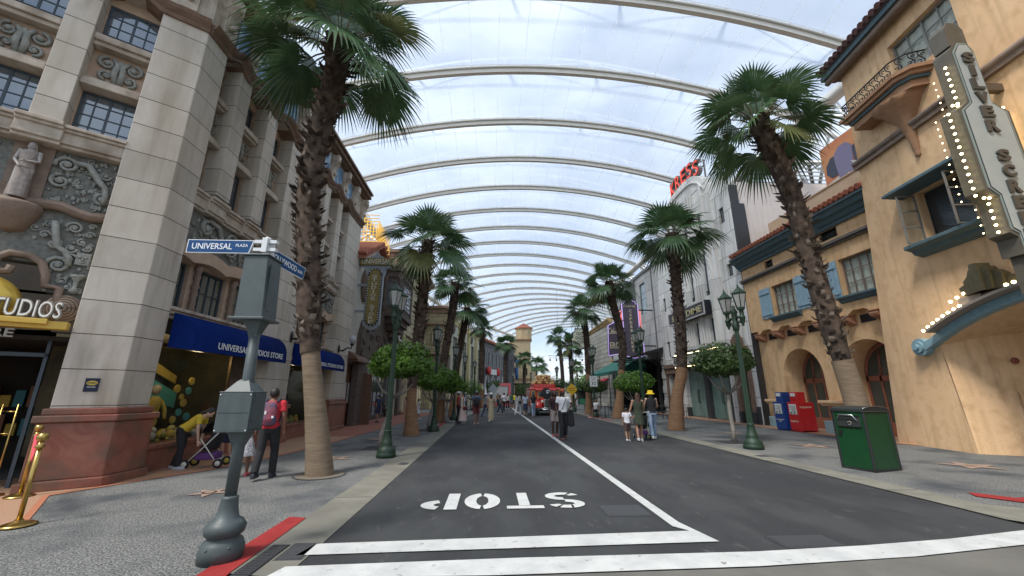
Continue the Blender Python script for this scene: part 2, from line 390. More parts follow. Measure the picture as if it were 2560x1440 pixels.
# ---------------------------------------------------------------- ground
ASPH = mat('asphalt', (.026, .028, .030), .85, (.042, .045, .046), 1.1, .07, .6, 160, col3=(.024, .026, .029), s3=.4, wear=((.070, .070, .068), 5, .60), stretch=(1, .45, 1))
CONC = mat('pale concrete', (.15, .145, .115), .9, (.21, .20, .165), 2.5, .16, .2, 120, col3=(.13, .125, .105), s3=.6)
AGG = mat('exposed aggregate', (.045, .048, .050), .85, (.245, .245, .23), 52, .08, .6, 90, col3=(.055, .062, .068), s3=.9)
PAINT = mat('worn white road paint', (.42, .43, .42), .75, (.54, .55, .53), 3, .16, .2, 120, wear=((.22, .22, .215), 9, .60))
LPAINT = mat('white road paint', (.46, .47, .46), .75, (.56, .57, .55), 5, .16, .2, 120, wear=((.22, .22, .21), 24, .60))
REDP = mat('red kerb paint', (.24, .012, .012), .7, (.30, .022, .02), 6, .16, .1, 100, wear=((.33, .07, .06), 14, .66))
TERR = mat('tan terrazzo', (.34, .20, .125), .6, (.40, .245, .16), 30, .16, .05, 80)
ORED = mat('terracotta edging', (.38, .14, .075), .6, (.44, .18, .10), 10, .16, .05, 80)
BRICKF = mat('red brick paving', (.24, .085, .055), .8, (.32, .13, .085), 9, .16, .2, 60)
def sheet(name, poly, z, m, nm=None):
    mb = MB(); mb.add([(x, y, z) for x, y in poly], [tuple(range(len(poly)))]); return struct(mb, name, m)
BIG = mat('far ground concrete', (.20, .19, .165), .9, (.27, .255, .22), .5, .16, .1, 20)
sheet('ground', [(-2500, -300), (2500, -300), (2500, 3500), (-2500, 3500)], -.03, BIG)
bend = [(-1.82, 27), (-1.2, 36), (.4, 48), (2.6, 62), (6.5, 82), (14, 110)]
bendr = [(6.72, 27), (7.1, 36), (8.4, 48), (10.6, 62), (14.5, 82), (22, 110)]
road = [(-1.83, -20), (-1.83, 4.1)] + [(-1.83, 10)] + bend + bendr[::-1] + [(6.72, 10), (6.72, 5.25), (6.9, 5.0), (7.4, 4.85), (40, 5.4), (40, -20)]
sheet('road', road, -.004, ASPH)
# the crossing street in the foreground is grey-brown concrete
CROSS = mat('crossing street concrete', (.105, .10, .088), .85, (.145, .138, .12), 1.5, .16, .2, 90)
sheet('crossing_street', [(-30, -25), (-30, 3.7), (-2.4, 4.05), (-1.9, 4.14), (.1, 4.10), (2.58, 4.16), (4.4, 4.32), (5.81, 4.54), (7.6, 5.05), (30, 9.5), (30, -25)], .0, CROSS)
left = [(-30, 3.9), (-3.2, 3.9), (-2.4, 4.4)] + [(-2.4, 27)] + [(x-.57, y) for x, y in bend[1:]] + [(-25, 115), (-30, 50)]
sheet('sidewalk', left, -.002, AGG)
right = [(7.3, 27)] + [(x+.57, y) for x, y in bendr[1:]] + [(50, 115), (60, 40), (60, 9), (9.2, 5.6), (7.9, 5.62), (7.3, 6.0)]
sheet('sidewalk', right, -.002, AGG)
sheet('kerb_strip', [(-2.42, 4.3), (-1.82, 4.16), (-1.82, 27)] + bend[1:] + [(x-.6, y) for x, y in bend[:0:-1]] + [(-2.42, 27)], .004, CONC)
sheet('kerb_strip', [(6.72, 27)] + bendr[1:] + [(x+.6, y) for x, y in bendr[:0:-1]] + [(7.32, 27), (7.32, 6.1), (7.95, 5.72), (9.3, 5.75), (30, 11.3), (30, 10.2), (9, 5.05), (7.6, 4.9), (7.0, 5.0), (6.75, 5.4)], .004, CONC)
# paint
sheet('stop_line', [(-1.95, 4.67), (-1.88, 4.98), (2.40, 5.18), (2.27, 5.35), (2.27, 46), (2.40, 46), (2.42, 5.5), (2.56, 4.82)], .008, PAINT)
sheet('crossing_line', [(-1.98, 4.22), (-1.92, 4.40), (.35, 4.49), (2.8, 4.52), (4.05, 4.62), (5.2, 4.76), (6.5, 5.0), (9.5, 5.65), (9.4, 5.35), (6.9, 4.8), (5.81, 4.55), (4.3, 4.31), (2.58, 4.17), (.1, 4.11), (-2.0, 4.15)], .008, PAINT)
sheet('kerb_paint', [(-2.62, 3.9), (-2.64, 5.98), (-2.40, 5.92), (-2.36, 4.3), (-2.3, 3.9)], .012, REDP)
sheet('kerb_paint', [(7.92, 6.77), (7.74, 6.52), (8.0, 6.14), (9.5, 6.3), (9.6, 6.62), (8.25, 6.38)], .012, REDP)
sheet('kerb_paint', [(-2.62, 20.3), (-2.44, 20.3), (-2.44, 24.5), (-2.62, 24.5)], .012, REDP)
sheet('kerb_paint', [(7.1, 24), (7.32, 24), (7.32, 28.5), (7.1, 28.5)], .012, REDP)
# STOP, stencilled, upside down from here
def stencil():
    mb = MB(); z = .008; x0, x1, y0, y1 = -1.0, 1.43, 6.22, 7.12
    def q(cell, pts):                              # cell coordinates: u 0..1 across the letter (upright reading), v 0..1
        cx = x1 - cell * .63; W = .54
        mb.add([(cx - u * W, y0 + (1 - v) * (y1 - y0), z) for u, v in pts], [tuple(range(len(pts)))])
    def arc(cell, cu, cv, ru, rv, iu, iv, a0, a1, n=14):
        for i in range(n):
            a = R(a0 + (a1-a0)*i/n); b = R(a0 + (a1-a0)*(i+1)/n)
            q(cell, [(cu+ru*math.cos(a), cv+rv*math.sin(a)), (cu+ru*math.cos(b), cv+rv*math.sin(b)), (cu+iu*math.cos(b), cv+iv*math.sin(b)), (cu+iu*math.cos(a), cv+iv*math.sin(a))])
    # S
    arc(0, .5, .74, .5, .26, .22, .09, 60, 270); arc(0, .5, .26, .5, .26, .22, .09, -120, 90)
    q(0, [(.42, 1.0), (.42, .83), (.36, .83), (.36, 1.0)]); arc(0, .5, .74, .5, .26, .22, .09, 12, 48); arc(0, .5, .26, .5, .26, .22, .09, 192, 228)
    # T
    q(1, [(0, 1), (0, .84), (1.0, .84), (1.0, 1)]); q(1, [(.36, .82), (.36, 0), (.66, 0), (.66, .82)])
    # O
    arc(2, .5, .5, .5, .5, .17, .3, 97, 263, 18); arc(2, .5, .5, .5, .5, .17, .3, -83, 83, 18)
    # P
    q(3, [(.0, 1), (.34, 1), (.34, 0), (.0, 0)]); arc(3, .45, .72, .55, .28, .2, .1, -78, 78, 14); 
    return mb
struct(stencil(), 'road_marking', LPAINT)
rc = random.Random(17); mb = MB()
for (x, y, a, n) in ((-.9, 5.6, .15, 16), (3.0, 7.5, 1.3, 18), (5.2, 6.0, .9, 14), (.6, 9.5, 1.9, 16), (4.6, 12, .4, 18), (-1.2, 13, 1.2, 14)):
    for i in range(n):
        a += rc.uniform(-.5, .5); L_ = rc.uniform(.07, .2); x2, y2 = x + L_*math.cos(a), y + L_*math.sin(a); w_ = .0035
        mb.add([(x-w_*math.sin(a), y+w_*math.cos(a), .003), (x2-w_*math.sin(a), y2+w_*math.cos(a), .003), (x2+w_*math.sin(a), y2-w_*math.cos(a), .003), (x+w_*math.sin(a), y-w_*math.cos(a), .003)], [(0, 1, 2, 3)]); x, y = x2, y2
for p_ in ([(3.2, 18), (5.2, 18), (5.2, 19.4), (3.2, 19.4)],):
    sheet('road_patch', p_, .001, mat('newer asphalt patch', (.021, .023, .026), .8, (.032, .035, .037), 3, .1, .6, 160))
# tan terrazzo and its edging
edge = [(-6.3, 4.6), (-5.84, 5.9), (-7.05, 7.35), (-6.6, 8.3), (-5.95, 9.5), (-5.5, 11.5), (-5.25, 13.5), (-5.1, 16.2)]
sheet('tan_paving', [(-12, 4.6)] + edge + [(-7.6, 16.2), (-9, 9)], .004, TERR)
mb = MB()
for (a, b), (c, d) in zip(edge[:-1], edge[1:]):
    mb.add([(a, b, .008), (c, d, .008), (c - .12, d + .02, .008), (a - .12, b + .02, .008)], [(0, 1, 2, 3)])
struct(mb, 'paving_edging', ORED)
sheet('tan_paving', [(-5.1, 16.2), (-4.9, 20), (-4.6, 34), (-9, 34), (-9, 16.2)], .006, BRICKF)
sheet('tan_paving', [(13.3, 36), (13.1, 23), (13.25, 16), (13.3, 13.1), (14.4, 10.7), (17.5, 8.2), (30, 8.2), (30, 36)], .004, TERR)
mb = MB(); e2 = [(13.3, 36), (13.1, 23), (13.25, 16), (13.3, 13.1), (14.4, 10.7), (17.5, 8.2)]
for (a, b), (c, d) in zip(e2[:-1], e2[1:]): mb.add([(a, b, .008), (c, d, .008), (c - .14, d - .02, .008), (a - .14, b - .02, .008)], [(0, 1, 2, 3)])
struct(mb, 'paving_edging', ORED)
STAR = mat('pink star inlay', (.27, .19, .15), .6, (.33, .24, .19), 30); BRASS = mat('brass', (.55, .38, .12), .28, metal=1, col2=(.45, .30, .10), scale=6)
def star(x, y, r, rot=0):
    pts = []
    for i in range(10):
        a = math.pi * i / 5 + R(rot); q = r if i % 2 == 0 else r * .4; pts.append((x + q * math.sin(a), y + q * math.cos(a)))
    mb = MB(); mb.add([(a, b, .010) for a, b in pts], [tuple(range(10))])
    mb.add([(x + .11 * math.cos(t), y + .11 * math.sin(t), .013) for t in [i * math.pi / 8 for i in range(16)]], [tuple(range(16))], 1)
    mb.add([(x + .075 * math.cos(t), y + .075 * math.sin(t), .015) for t in [i * math.pi / 8 for i in range(16)]], [tuple(range(16))], 0)
    struct(mb, 'star_inlay', [STAR, BRASS])
for a in [(-4.62, 7.42, .33, 20), (-4.0, 15.2, .5, 10), (10.9, 9.1, .62, 15), (10.05, 12.6, .6, 30), (9.9, 16.6, .55, 0), (-3.9, 10.9, .5, 40), (-3.8, 20, .5, 0)]: star(*a)
mb = MB()
for i in range(22):
    y = 7.0 + i*3.0
    for x in ((-2.40, -1.84) if y < 27 else ()), ((6.74, 7.30) if y < 27 else ()):
        if x: mb.box(x[0], x[1], y-.008, y+.008, 0, .0065)
struct(mb, 'kerb_joint', mat('dark joint line', (.07, .068, .06), .9))
# covers and drains
IRON = mat('dark cast iron', (.035, .037, .040), .6, (.055, .057, .06), 40, .16, .4, 150)
def cover(x0, x1, y0, y1, name='manhole_cover', z=.008):
    mb = MB(); mb.box(x0, x1, y0, y1, -.01, z - .003); mb.box(x0+.03, x1-.03, y0+.03, y1-.03, -.01, z); return struct(mb, name, IRON)
cover(1.6, 2.2, 5.80, 6.33); cover(3.18, 3.86, 4.60, 4.97); cover(-2.1, -1.9, 9.9, 10.2); cover(10.2, 11.2, 6.9, 7.4); cover(7.0, 7.3, 10.6, 10.9)
mb = MB(); mb.box(-2.33, -2.14, 3.95, 4.98, -.05, .005)
for i in range(26): mb.box(-2.315, -2.155, 3.97+i*.039, 3.985+i*.039, .0, .014, 1)
struct(mb, 'drain_grate', [BLACK, IRON])
cover(-2.12, -1.84, 4.55, 5.02)
# ---------------------------------------------------------------- canopy over the street
RIBM = mat('beige painted steel', (.76, .73, .66), .55, (.82, .79, .72), 2, .16, .03, 20)
RIBG = mat('grey gutter steel', (.54, .53, .48), .6, (.60, .59, .54), 2)
WHT = mat('white painted steel', (.85, .87, .88), .5)
WHTT = mat('thin white cable truss', (.95, .96, .97), .5, trans=.85)
def membrane():
    m = bpy.data.materials.new('clear roof film'); m.use_nodes = True; nt = m.node_tree; L = nt.links.new; nt.nodes.clear()
    out = N(nt, 'ShaderNodeOutputMaterial'); t = N(nt, 'ShaderNodeBsdfTransparent'); t.inputs[0].default_value = (.88, .93, .97, 1)
    tl = N(nt, 'ShaderNodeBsdfTranslucent'); tl.inputs[0].default_value = (.64, .72, .82, 1)
    df = N(nt, 'ShaderNodeBsdfDiffuse'); df.inputs[0].default_value = (.7, .75, .8, 1)
    g = N(nt, 'ShaderNodeNewGeometry'); n = N(nt, 'ShaderNodeTexNoise'); n.inputs['Scale'].default_value = .5; n.inputs['Detail'].default_value = 5
    L(g.outputs['Position'], n.inputs['Vector']); mr = N(nt, 'ShaderNodeMapRange'); L(n.outputs[0], mr.inputs[0]); mr.inputs[1].default_value = .35; mr.inputs[2].default_value = .65
    mr.inputs[3].default_value = .50; mr.inputs[4].default_value = .62
    a = N(nt, 'ShaderNodeMixShader'); a.inputs[0].default_value = .25; L(tl.outputs[0], a.inputs[1]); L(df.outputs[0], a.inputs[2])
    b = N(nt, 'ShaderNodeMixShader'); L(mr.outputs[0], b.inputs[0]); L(t.outputs[0], b.inputs[1]); L(a.outputs[0], b.inputs[2]); L(b.outputs[0], out.inputs[0])
    return m
FILM = membrane()
SEAM = mat('white roof seam', (.97, .98, .99), .5, emit=0, trans=.95)
CX, HW, ZC, KC = 3.2, 14.6, 19.6, .0128
arches = []                                     # (cx, cy, heading)
x, y, h = CX, 9.65 - 4.45, 0.0
for i in range(25):
    arches.append((x, y, h))
    if y > 47: h = min(h + 3.0, 24)
    x += 4.45 * math.sin(R(h)); y += 4.45 * math.cos(R(h))
def apt(i, t, dz=0, dy=0):                       # point of arch i at lateral t
    cx, cy, h = arches[i] if isinstance(i, int) else i
    z = ZC - KC * t * t + dz
    return (cx + t * math.cos(R(h)) + dy * math.sin(R(h)), cy - t * math.sin(R(h)) + dy * math.cos(R(h)), z)
canopy = thing('street_canopy', 'vast arched clear film roof on beige steel ribs spanning the whole street', 'canopy', (CX, 20, 0))
TT = [-HW + 2 * HW * k / 28 for k in range(29)]
for i in range(len(arches)):
    mb = MB()
    def prof(t): # closed section, lateral t
        return [apt(i, t, a, b) for b, a in [(-.11, -.05), (.11, -.05), (.11, -.30), (-.11, -.30)]]
    mb.loft([prof(t) for t in TT], 0)
    mb.loft([[apt(i, t, a, b) for b, a in [(-.20, .06), (.20, .06), (.20, -.05), (-.20, -.05)]] for t in TT], 1)
    mb.sm = [False] * len(mb.sm)
    B(mb, 'arch_rib', [RIBM, RIBG], canopy)
    if i < 22:                                   # outer truss above the film
        mb = MB(); posts = [-13, -7.8, -2.6, 2.6, 7.8, 13]
        mb.tube([apt(i, t, 2.0 - .006 * t * t, 1.2) for t in TT], .06, 6)
        for k, p in enumerate(posts):
            mb.tube([apt(i, p, .1), apt(i, p, 2.0 - .006 * p * p, 1.2)], .06, 6)
            if k < 5: mb.tube([apt(i, posts[k + (k % 2)], .1), apt(i, posts[k + 1 - (k % 2)], 1.9 - .006 * p * p, 1.2)], .035, 6)
        B(mb, 'outer_truss', WHTT, canopy)
def mid(i, f):
    a, b = arches[i], arches[i+1]; return tuple(a[k] + (b[k] - a[k]) * f for k in range(3))
for i in range(len(arches) - 1):
    mb = MB(); rows = []
    F_ = [.055, .2, .35, .5, .65, .8, .945]
    for f in F_: rows.append([apt(mid(i, f), t, .02 + .55 * math.sin(math.pi * f) ) for t in TT])
    n = len(TT); vs = [p for r in rows for p in r]
    mb.add(vs, [(a*n+b, a*n+b+1, (a+1)*n+b+1, (a+1)*n+b) for a in range(len(F_)-1) for b in range(n-1)], 0, True)
    for k in range(-9, 10):
        t = k * 1.5
        if abs(t) < HW: mb.tube([apt(mid(i, f), t, .0 + .55 * math.sin(math.pi * f)) for f in F_], .026, 4, 1, False)
    for f in (.055, .945): mb.tube([apt(mid(i, f), t, .04) for t in TT], .03, 4, 1, False)
    B(mb, 'roof_film', [FILM, SEAM], canopy, fix=False)
for sgn in (-1, 1):
    mb = MB(); T = sgn * HW
    mb.loft([[apt(i, T + a, b - .2) for a, b in [(-.2, -.2), (.2, -.2), (.2, .2), (-.2, .2)]] for i in range(len(arches))], 0)
    B(mb, 'edge_beam', RIBM, canopy)
    mb = MB()                                    # white raking truss outside the edge
    for i in range(0, len(arches) - 1):
        p = Vector(apt(i, T)); q = Vector(apt(i + 1, T)); o = Vector(apt(i, T + sgn * 4.0)); o.z = 14.2; o2 = Vector(apt(i+1, T + sgn * 4.0)); o2.z = 14.2
        u = Vector(apt(i, T + sgn * 2.2)); u.z = 18.2; u2 = Vector(apt(i + 1, T + sgn * 2.2)); u2.z = 18.2
        mb.tube([p, o], .14, 8); mb.tube([o, o2], .16, 8); mb.tube([o, q], .11, 8); mb.tube([u, u2], .12, 8); mb.tube([p, u], .1, 8); mb.tube([u, o], .11, 8); mb.tube([u, o2], .1, 8)
    for i in range(1, len(arches), 4):
        p = Vector(apt(i, T + sgn * 4.0)); p.z = 14.2; mb.tube([p, (p.x, p.y, 0)], .22, 10)
    B(mb, 'edge_truss', WHT, canopy)
# ---------------------------------------------------------------- stone department store on the left corner
rnd = random.Random(3)
FL = Fr(-7, 0, 0, 1); FC = Fr(-7, 8.1, 55, 1)
store = thing('stone_store', 'tall pale stone corner store with carved grey reliefs, blue awnings and red marble base', 'building', (-7.5, 12, 0))
def plan(pts, z0, z1, mb, m=0, fr=None): mb.add([(x, y, z0) for x, y in pts] + [(x, y, z1) for x, y in pts], [tuple(range(len(pts)))[::-1], tuple(range(len(pts), 2*len(pts)))] + [(i, (i+1) % len(pts), len(pts)+(i+1) % len(pts), len(pts)+i) for i in range(len(pts))], m)
def pierplan(o): # o outward growth
    a = FC((-.85 - o, o * .9, 0)); b = FC((.12 * 0 + o * .4, o, 0)); c = (-7 + o, 8.1 + o * .1); return [a[:2], b[:2], c, (-7 + o, 8.82 + o), (-7.6, 8.82 + o), (-8.1, 8.4)]
def pier(s0, s1, top=10.2):
    mb = MB(FL); mb.box(s0, s1, -.6, 0, 1.33, top); B(mb, 'pier', STONE, store)
    mb = MB(FL); mb.box(s0-.08, s1+.08, -.6, .1, .16, 1.1); mb.box(s0-.12, s1+.12, -.6, .15, 0, .16); mb.box(s0-.12, s1+.12, -.6, .15, 1.1, 1.22); mb.box(s0-.06, s1+.06, -.6, .08, 1.22, 1.33)
    B(mb, 'pier_base', REDMARB, store, bevel=.02)
mb = MB(); A = FC((-.85, 0, 0)); plan([A[:2], (-7, 8.1), (-7, 8.82), (-7.6, 8.82), (-8.1, 8.4)], 1.33, 10.3, mb)
g = MB(FC); B(mb, 'pier', STONE, store, bevel=.015)
mb = MB(); plan(pierplan(.10), .16, 1.1, mb); plan(pierplan(.15), 0, .16, mb); plan(pierplan(.15), 1.1, 1.22, mb); plan(pierplan(.07), 1.22, 1.335, mb)
B(mb, 'pier_base', REDMARB, store, bevel=.02)
pier(12.4, 14.4); pier(18.1, 19.9, 10.3)
# upper walls
UPW = [(8.86, 9.4), (9.95, 10.85), (11.4, 12.36), (14.45, 15.3), (15.85, 16.7), (17.25, 18.06)]
PIL = [(9.42, 9.93), (10.87, 11.38), (15.32, 15.83), (16.72, 17.23)]
ROW = [(6.62, 7.72), (9.05, 10.0)]
mb = MB(FL)
wallh(mb, 8.8, 12.4, 6.3, 10.3, [(a, b, c, e) for a, b in UPW[:3] for c, e in ROW], -.42, .25)
wallh(mb, 14.4, 18.1, 6.3, 10.3, [(a, b, c, e) for a, b in UPW[3:] for c, e in ROW], -.42, .25)
B(mb, 'wall', STONEP, store)
for a, b in UPW:
    for c, e in ROW: window(store, FL, a, b, c, e, -.50, 3 if b - a < .7 else 4, 4, BLUEMET, fw=.04, mw=.02)
    mb = MB(FL); mb.box(a-.0, b+.0, -.42, -.14, 7.72, 7.86); mb.box(a, b, -.42, -.2, 7.86, 7.95); mb.box(a, b, -.42, -.14, 8.9, 9.05); mb.box(a, b, -.42, -.2, 8.82, 8.9)
    B(mb, 'sill', STONE2, store, bevel=.02)
def grotesque(fr, s0, s1, z0, z1, d, par, k=1.0):
    mb = MB(fr); c = (s0 + s1) / 2; w_ = (s1 - s0) / 2; h = z1 - z0; zc = (z0 + z1) / 2
    for sg in (-1, 1):
        mb.scroll(c + sg*w_*.62, zc + h*.2, h*.21, 1.4, d + .04, .035, 90, -sg); mb.scroll(c + sg*w_*.55, zc - h*.2, h*.17, 1.4, d + .04, .03, -90, sg)
        mb.tube([(c + sg*w_*.1, d+.03, z0 + h*.08), (c + sg*w_*.2, d+.08, zc - h*.1), (c + sg*w_*.12, d+.07, zc + h*.2), (c + sg*w_*.4, d+.05, z1 - h*.1)], [.05, .06, .05, .03], 8)
        mb.ell((c + sg*w_*.62, d + .05, zc + h*.2), (.06, .06, .06), 8, 6)
    mb.ell((c, d + .06, zc + h*.25), (.06, .06, .08), 8, 6); mb.box(s0 + w_*.2, s1 - w_*.2, d, d + .03, z0, z0 + .04)
    B(mb, 'carved_scroll', GREYREL2, par)
for a, b in UPW: grotesque(FL, a+.05, b-.05, 7.98, 8.8, -.42, store)
for a, b in PIL:
    mb = MB(FL); mb.box(a, b, -.42, 0, 6.45, 10.2); B(mb, 'pilaster', STONE, store, bevel=.012)
# middle cornice
def cornice(fr, s0, s1, z, d, par, k=1, m=None, brk=()):
    mb = MB(fr)
    for dz, dd, hh in [(0, .00, .07), (.07, .05, .05), (.12, .02, .2), (.32, .07, .06), (.38, .12, .07)]:
        mb.box(s0, s1, d-.3, d+dd*k, z+dz*k, z+(dz+hh)*k)
        for a, b in brk: mb.box(a, b, d-.2, d+dd*k+.09, z+dz*k-.003, z+(dz+hh)*k+.003)
    B(mb, 'cornice', m or STONE2, par, bevel=.012)
cornice(FL, 8.84, 12.4, 5.93, -.18, store, brk=[(9.35, 10.0), (10.8, 11.45)]); cornice(FL, 14.4, 18.1, 5.93, -.18, store, brk=[(15.25, 15.9), (16.65, 17.3)])
# carved relief band and mezzanine windows
def reliefband(fr, s0, s1, z0, z1, d, par, seed, dens=1.0):
    r = random.Random(seed); mb = MB(fr); mb.box(s0, s1, d-.15, d, z0, z1); W = s1-s0; H = z1-z0
    mb2 = MB(fr); n = int(W * H * 16 * dens) + 4
    for i in range(n):
        a = s0 + .08 + (W-.16)*r.random(); b = z0 + .08 + (H-.16)*r.random(); q = r.random()
        if q < .5: mb2.scroll(a, b, r.uniform(.05, .13) * min(1.3, max(.8, H)), r.uniform(1, 1.7), d + .02, r.uniform(.012, .024), r.uniform(0, 360), r.choice((-1, 1)))
        elif q < .8: mb2.ell((a, d+.01, b), (r.uniform(.02, .05), r.uniform(.02, .05), r.uniform(.04, .09)), 8, 5)
        else: mb2.tube([(a, d+.015, b), (a+r.uniform(-.12, .12), d+.04, b+r.uniform(.03, .12)), (a+r.uniform(-.2, .2), d+.015, b+r.uniform(.06, .2))], [.03, .025, .008], 6)
    o = B(mb, 'relief_panel', GREYREL, par); B(mb2, 'carving', GREYREL2, o); return o
for s0, s1, sd in ((8.84, 12.4, 1), (14.4, 18.1, 2)):
    o = reliefband(FL, s0, s1, 4.98, 5.93, -.28, store, sd, 1.2)
    c = (s0 + s1) / 2; mb = MB(FL)
    for sg in (-1, 1):
        mb.scroll(c + sg * .95, 5.62, .2, 1.6, -.24, .05, 90, -sg); mb.tube([(c + sg*.95, -.22, 5.85), (c + sg*.6, -.2, 5.8), (c + sg*.4, -.2, 5.5), (c + sg*.45, -.2, 5.15)], [.05, .06, .05, .03], 8)
    mb.tube([(c + .25*math.sin(t), -.2, 5.5 + .3*math.cos(t)) for t in [i*math.pi/10 for i in range(21)]], .035, 6); mb.ell((c, -.26, 5.5), (.2, .06, .25), 12, 8)
    B(mb, 'cartouche', GREYREL2, o)
    mb = MB(FL); n = 30                              # scalloped pink lintel
    def zz(x, s0=s0, s1=s1): f = (x-s0)/(s1-s0)*3; return 4.74 + .10 * abs(math.cos(math.pi * f))
    for i in range(n):
        a = s0+(s1-s0)*i/n; b = s0+(s1-s0)*(i+1)/n
        mb.hexa([(a, -.45, zz(a)-.1), (b, -.45, zz(b)-.1), (b, -.18, zz(b)-.1), (a, -.18, zz(a)-.1)], [(a, -.45, zz(a)+.2), (b, -.45, zz(b)+.2), (b, -.18, zz(b)+.2), (a, -.18, zz(a)+.2)])
    B(mb, 'lintel', STONEP, store)
    holes = [(s0+.05, s0+.85, 3.52, 4.66), (s0+1.2, s0+2.25, 3.52, 4.66), (s0+2.6, s1-.08, 3.52, 4.66)]
    mb = MB(FL); wallh(mb, s0, s1, 3.1, 5.0, holes, -.45, .2); B(mb, 'wall', STONEP, store)
    for a, b, c_, e in holes:
        wn = window(store, FL, a, b, c_, e, -.55, 4, 2, BLUEMET, gm=CLEARGL, fw=.05, mw=.02, back=False)
        m2 = MB(FL); m2.box(a, b, -.80, -.78, c_, e)
        for i in range(26): m2.box(a+.06, b-.06, -.62, -.60, c_ + .06 + i*.043, c_+.075+i*.043 + .01)
        B(m2, 'louvre_blind', mat('cream blind', (.62, .59, .52), .7), wn)
    for sc_ in (s0+1.02, s0+2.42):
        mb = MB(FL); pr = [(.07, 0), (.1, .04), (.06, .1), (.08, .2), (.05, .3), (.085, .42), (.055, .52), (.09, .62), (.05, .74), (.08, .86), (.06, .98), (.1, 1.06), (.09, 1.14)]
        mb.lathe(pr, sc_, -.36, 3.52, 12); B(mb, 'baluster', BROWNST, store)
    mb = MB(FL); mb.box(s0-.0, s1, -.5, -.02, 3.38, 3.46); mb.box(s0, s1, -.5, -.08, 3.3, 3.38); mb.box(s0, s1, -.5, -.14, 3.2, 3.3); B(mb, 'sill', STONE2, store, bevel=.015)
# scalloped brown cap moulding, mosaic frieze, top cornice
BROWNM = mat('brown moulding', (.16, .10, .07), .7, (.24, .155, .11), 6, .16, .1, 40)
MOSAIC = mat('blue mosaic', (.05, .13, .24), .5, (.12, .24, .36), 7, .16, .2, 60, col3=(.45, .55, .62), s3=3.2, stretch=(1, 1.4, .6))
def topband(fr, s0, s1, bays, par, d=0.0, brackets=()):
    n = 60; mb = MB(fr)
    def zc(x):
        for a, b in bays:
            if a <= x <= b: f = (x-a)/(b-a); return 10.12 + .16 * min(1, 2.6*min(f, 1-f)) + .06*math.sin(math.pi*f)
        return 10.10
    def ring(x, k):
        z = zc(x); return [(x, d-.45, z), (x, d+.05, z), (x, d+.10, z+.07), (x, d+.06, z+.11), (x, d+.16, z+.2), (x, d+.2, z+.27), (x, d-.45, z+.27)]
    mb.loft([ring(s0 + (s1-s0)*i/n, 0) for i in range(n+1)]); mb.sm = [False]*len(mb.sm); B(mb, 'scalloped_moulding', BROWNM, par)
    mb = MB(fr); mb.box(s0, s1, d-.45, d-.02, 10.3, 11.75); B(mb, 'frieze', STONE2, par)
    for a, b in bays:
        mb = MB(fr); mb.box(a+.06, b-.06, d-.03, d+.02, 10.55, 11.55); B(mb, 'mosaic_panel', MOSAIC, par)
    for c in brackets:
        mb = MB(fr); mb.box(c-.16, c+.16, d-.1, d+.12, 10.45, 11.6); mb.prism([(d+.1, 11.6), (d+.32, 11.6), (d+.3, 11.3), (d+.18, 11.0), (d+.14, 10.7), (d+.1, 10.6)], c-.13, c+.13, 'x'); mb.ell((c, d+.24, 11.35), (.1, .12, .12), 10, 8); mb.ell((c, d+.16, 10.75), (.08, .08, .1), 10, 8)
        B(mb, 'bracket', STONE2, par, bevel=.015)
    mb = MB(fr)
    for dz, dd, hh in [(0, .22, .07), (.07, .36, .09), (.16, .3, .12), (.28, .46, .1), (.38, .2, .25)]: mb.box(s0, s1, d-.5, d+dd, 11.7+dz, 11.7+dz+hh)
    for i in range(int((s1-s0)/.12)): mb.lathe([(.0, -.05), (.035, -.03), (.04, .0), (.03, .04)], s0+.06+i*.12, d+.37, 11.83, 6)
    B(mb, 'top_cornice', BROWNM, par)
topband(FL, 8.1, 19.95, [(8.95, 9.55), (9.8, 10.95), (11.3, 12.4), (14.5, 15.4), (15.75, 16.8), (17.15, 18.1)], store, 0, (8.55, 9.67, 11.12, 12.65, 14.2, 15.57, 16.97, 18.3, 19.7))
topband(FC, -5, 0.02, [(-1.85, -.9), (-3.3, -2.2), (-4.7, -3.6)], store, 0, (-.45, -2.0, -3.45))
# backs so that no light leaks
mb = MB(); mb.box(-13, -7.95, 8.9, 19.8, 2.9, 11.6); mb.box(-13, -7.8, 19.5, 19.85, 0, 11.6); B(mb, 'inner_wall', DARKIN, store)
mb = MB(); mb.box(-13, -7.35, 9, 19.8, 11.7, 11.9); B(mb, 'roof', STONE2, store)
# chamfered corner with the entrance
CW = [(-1.75, -.87), (-3.15, -2.27), (-4.6, -3.72)]
mb = MB(FC); wallh(mb, -5, -.8, 6.35, 10.3, [(a, b, c, e) for a, b in CW for c, e in [(6.72, 7.78), (9.05, 10.05)]], -.38, .2); B(mb, 'wall', STONEP, store)
for a, b in CW:
    for c, e in [(6.72, 7.78), (9.05, 10.05)]:
        window(store, FC, a, b, c, e, -.42, 4, 4 if c < 8 else 4, BLUEMET, fw=.045, mw=.022)
    mb = MB(FC); mb.box(a-.02, b+.02, -.38, -.1, 7.78, 7.92); mb.box(a-.02, b+.02, -.38, -.16, 7.92, 8.0); mb.box(a-.02, b+.02, -.38, -.1, 8.9, 9.05); mb.box(a-.02, b+.02, -.38, -.16, 8.8, 8.9); B(mb, 'sill', STONE2, store, bevel=.015)
    grotesque(FC, a+.1, b-.1, 8.03, 8.78, -.38, store)
for a, b in [(-2.22, -1.77), (-3.68, -3.17), (-5, -4.62)]:
    mb = MB(FC); mb.box(a, b, -.38, 0, 6.65, 10.2); B(mb, 'pilaster', STONE, store, bevel=.012)
cornice(FC, -5, -.83, 6.25, -.1, store, brk=[(-2.35, -1.72)])
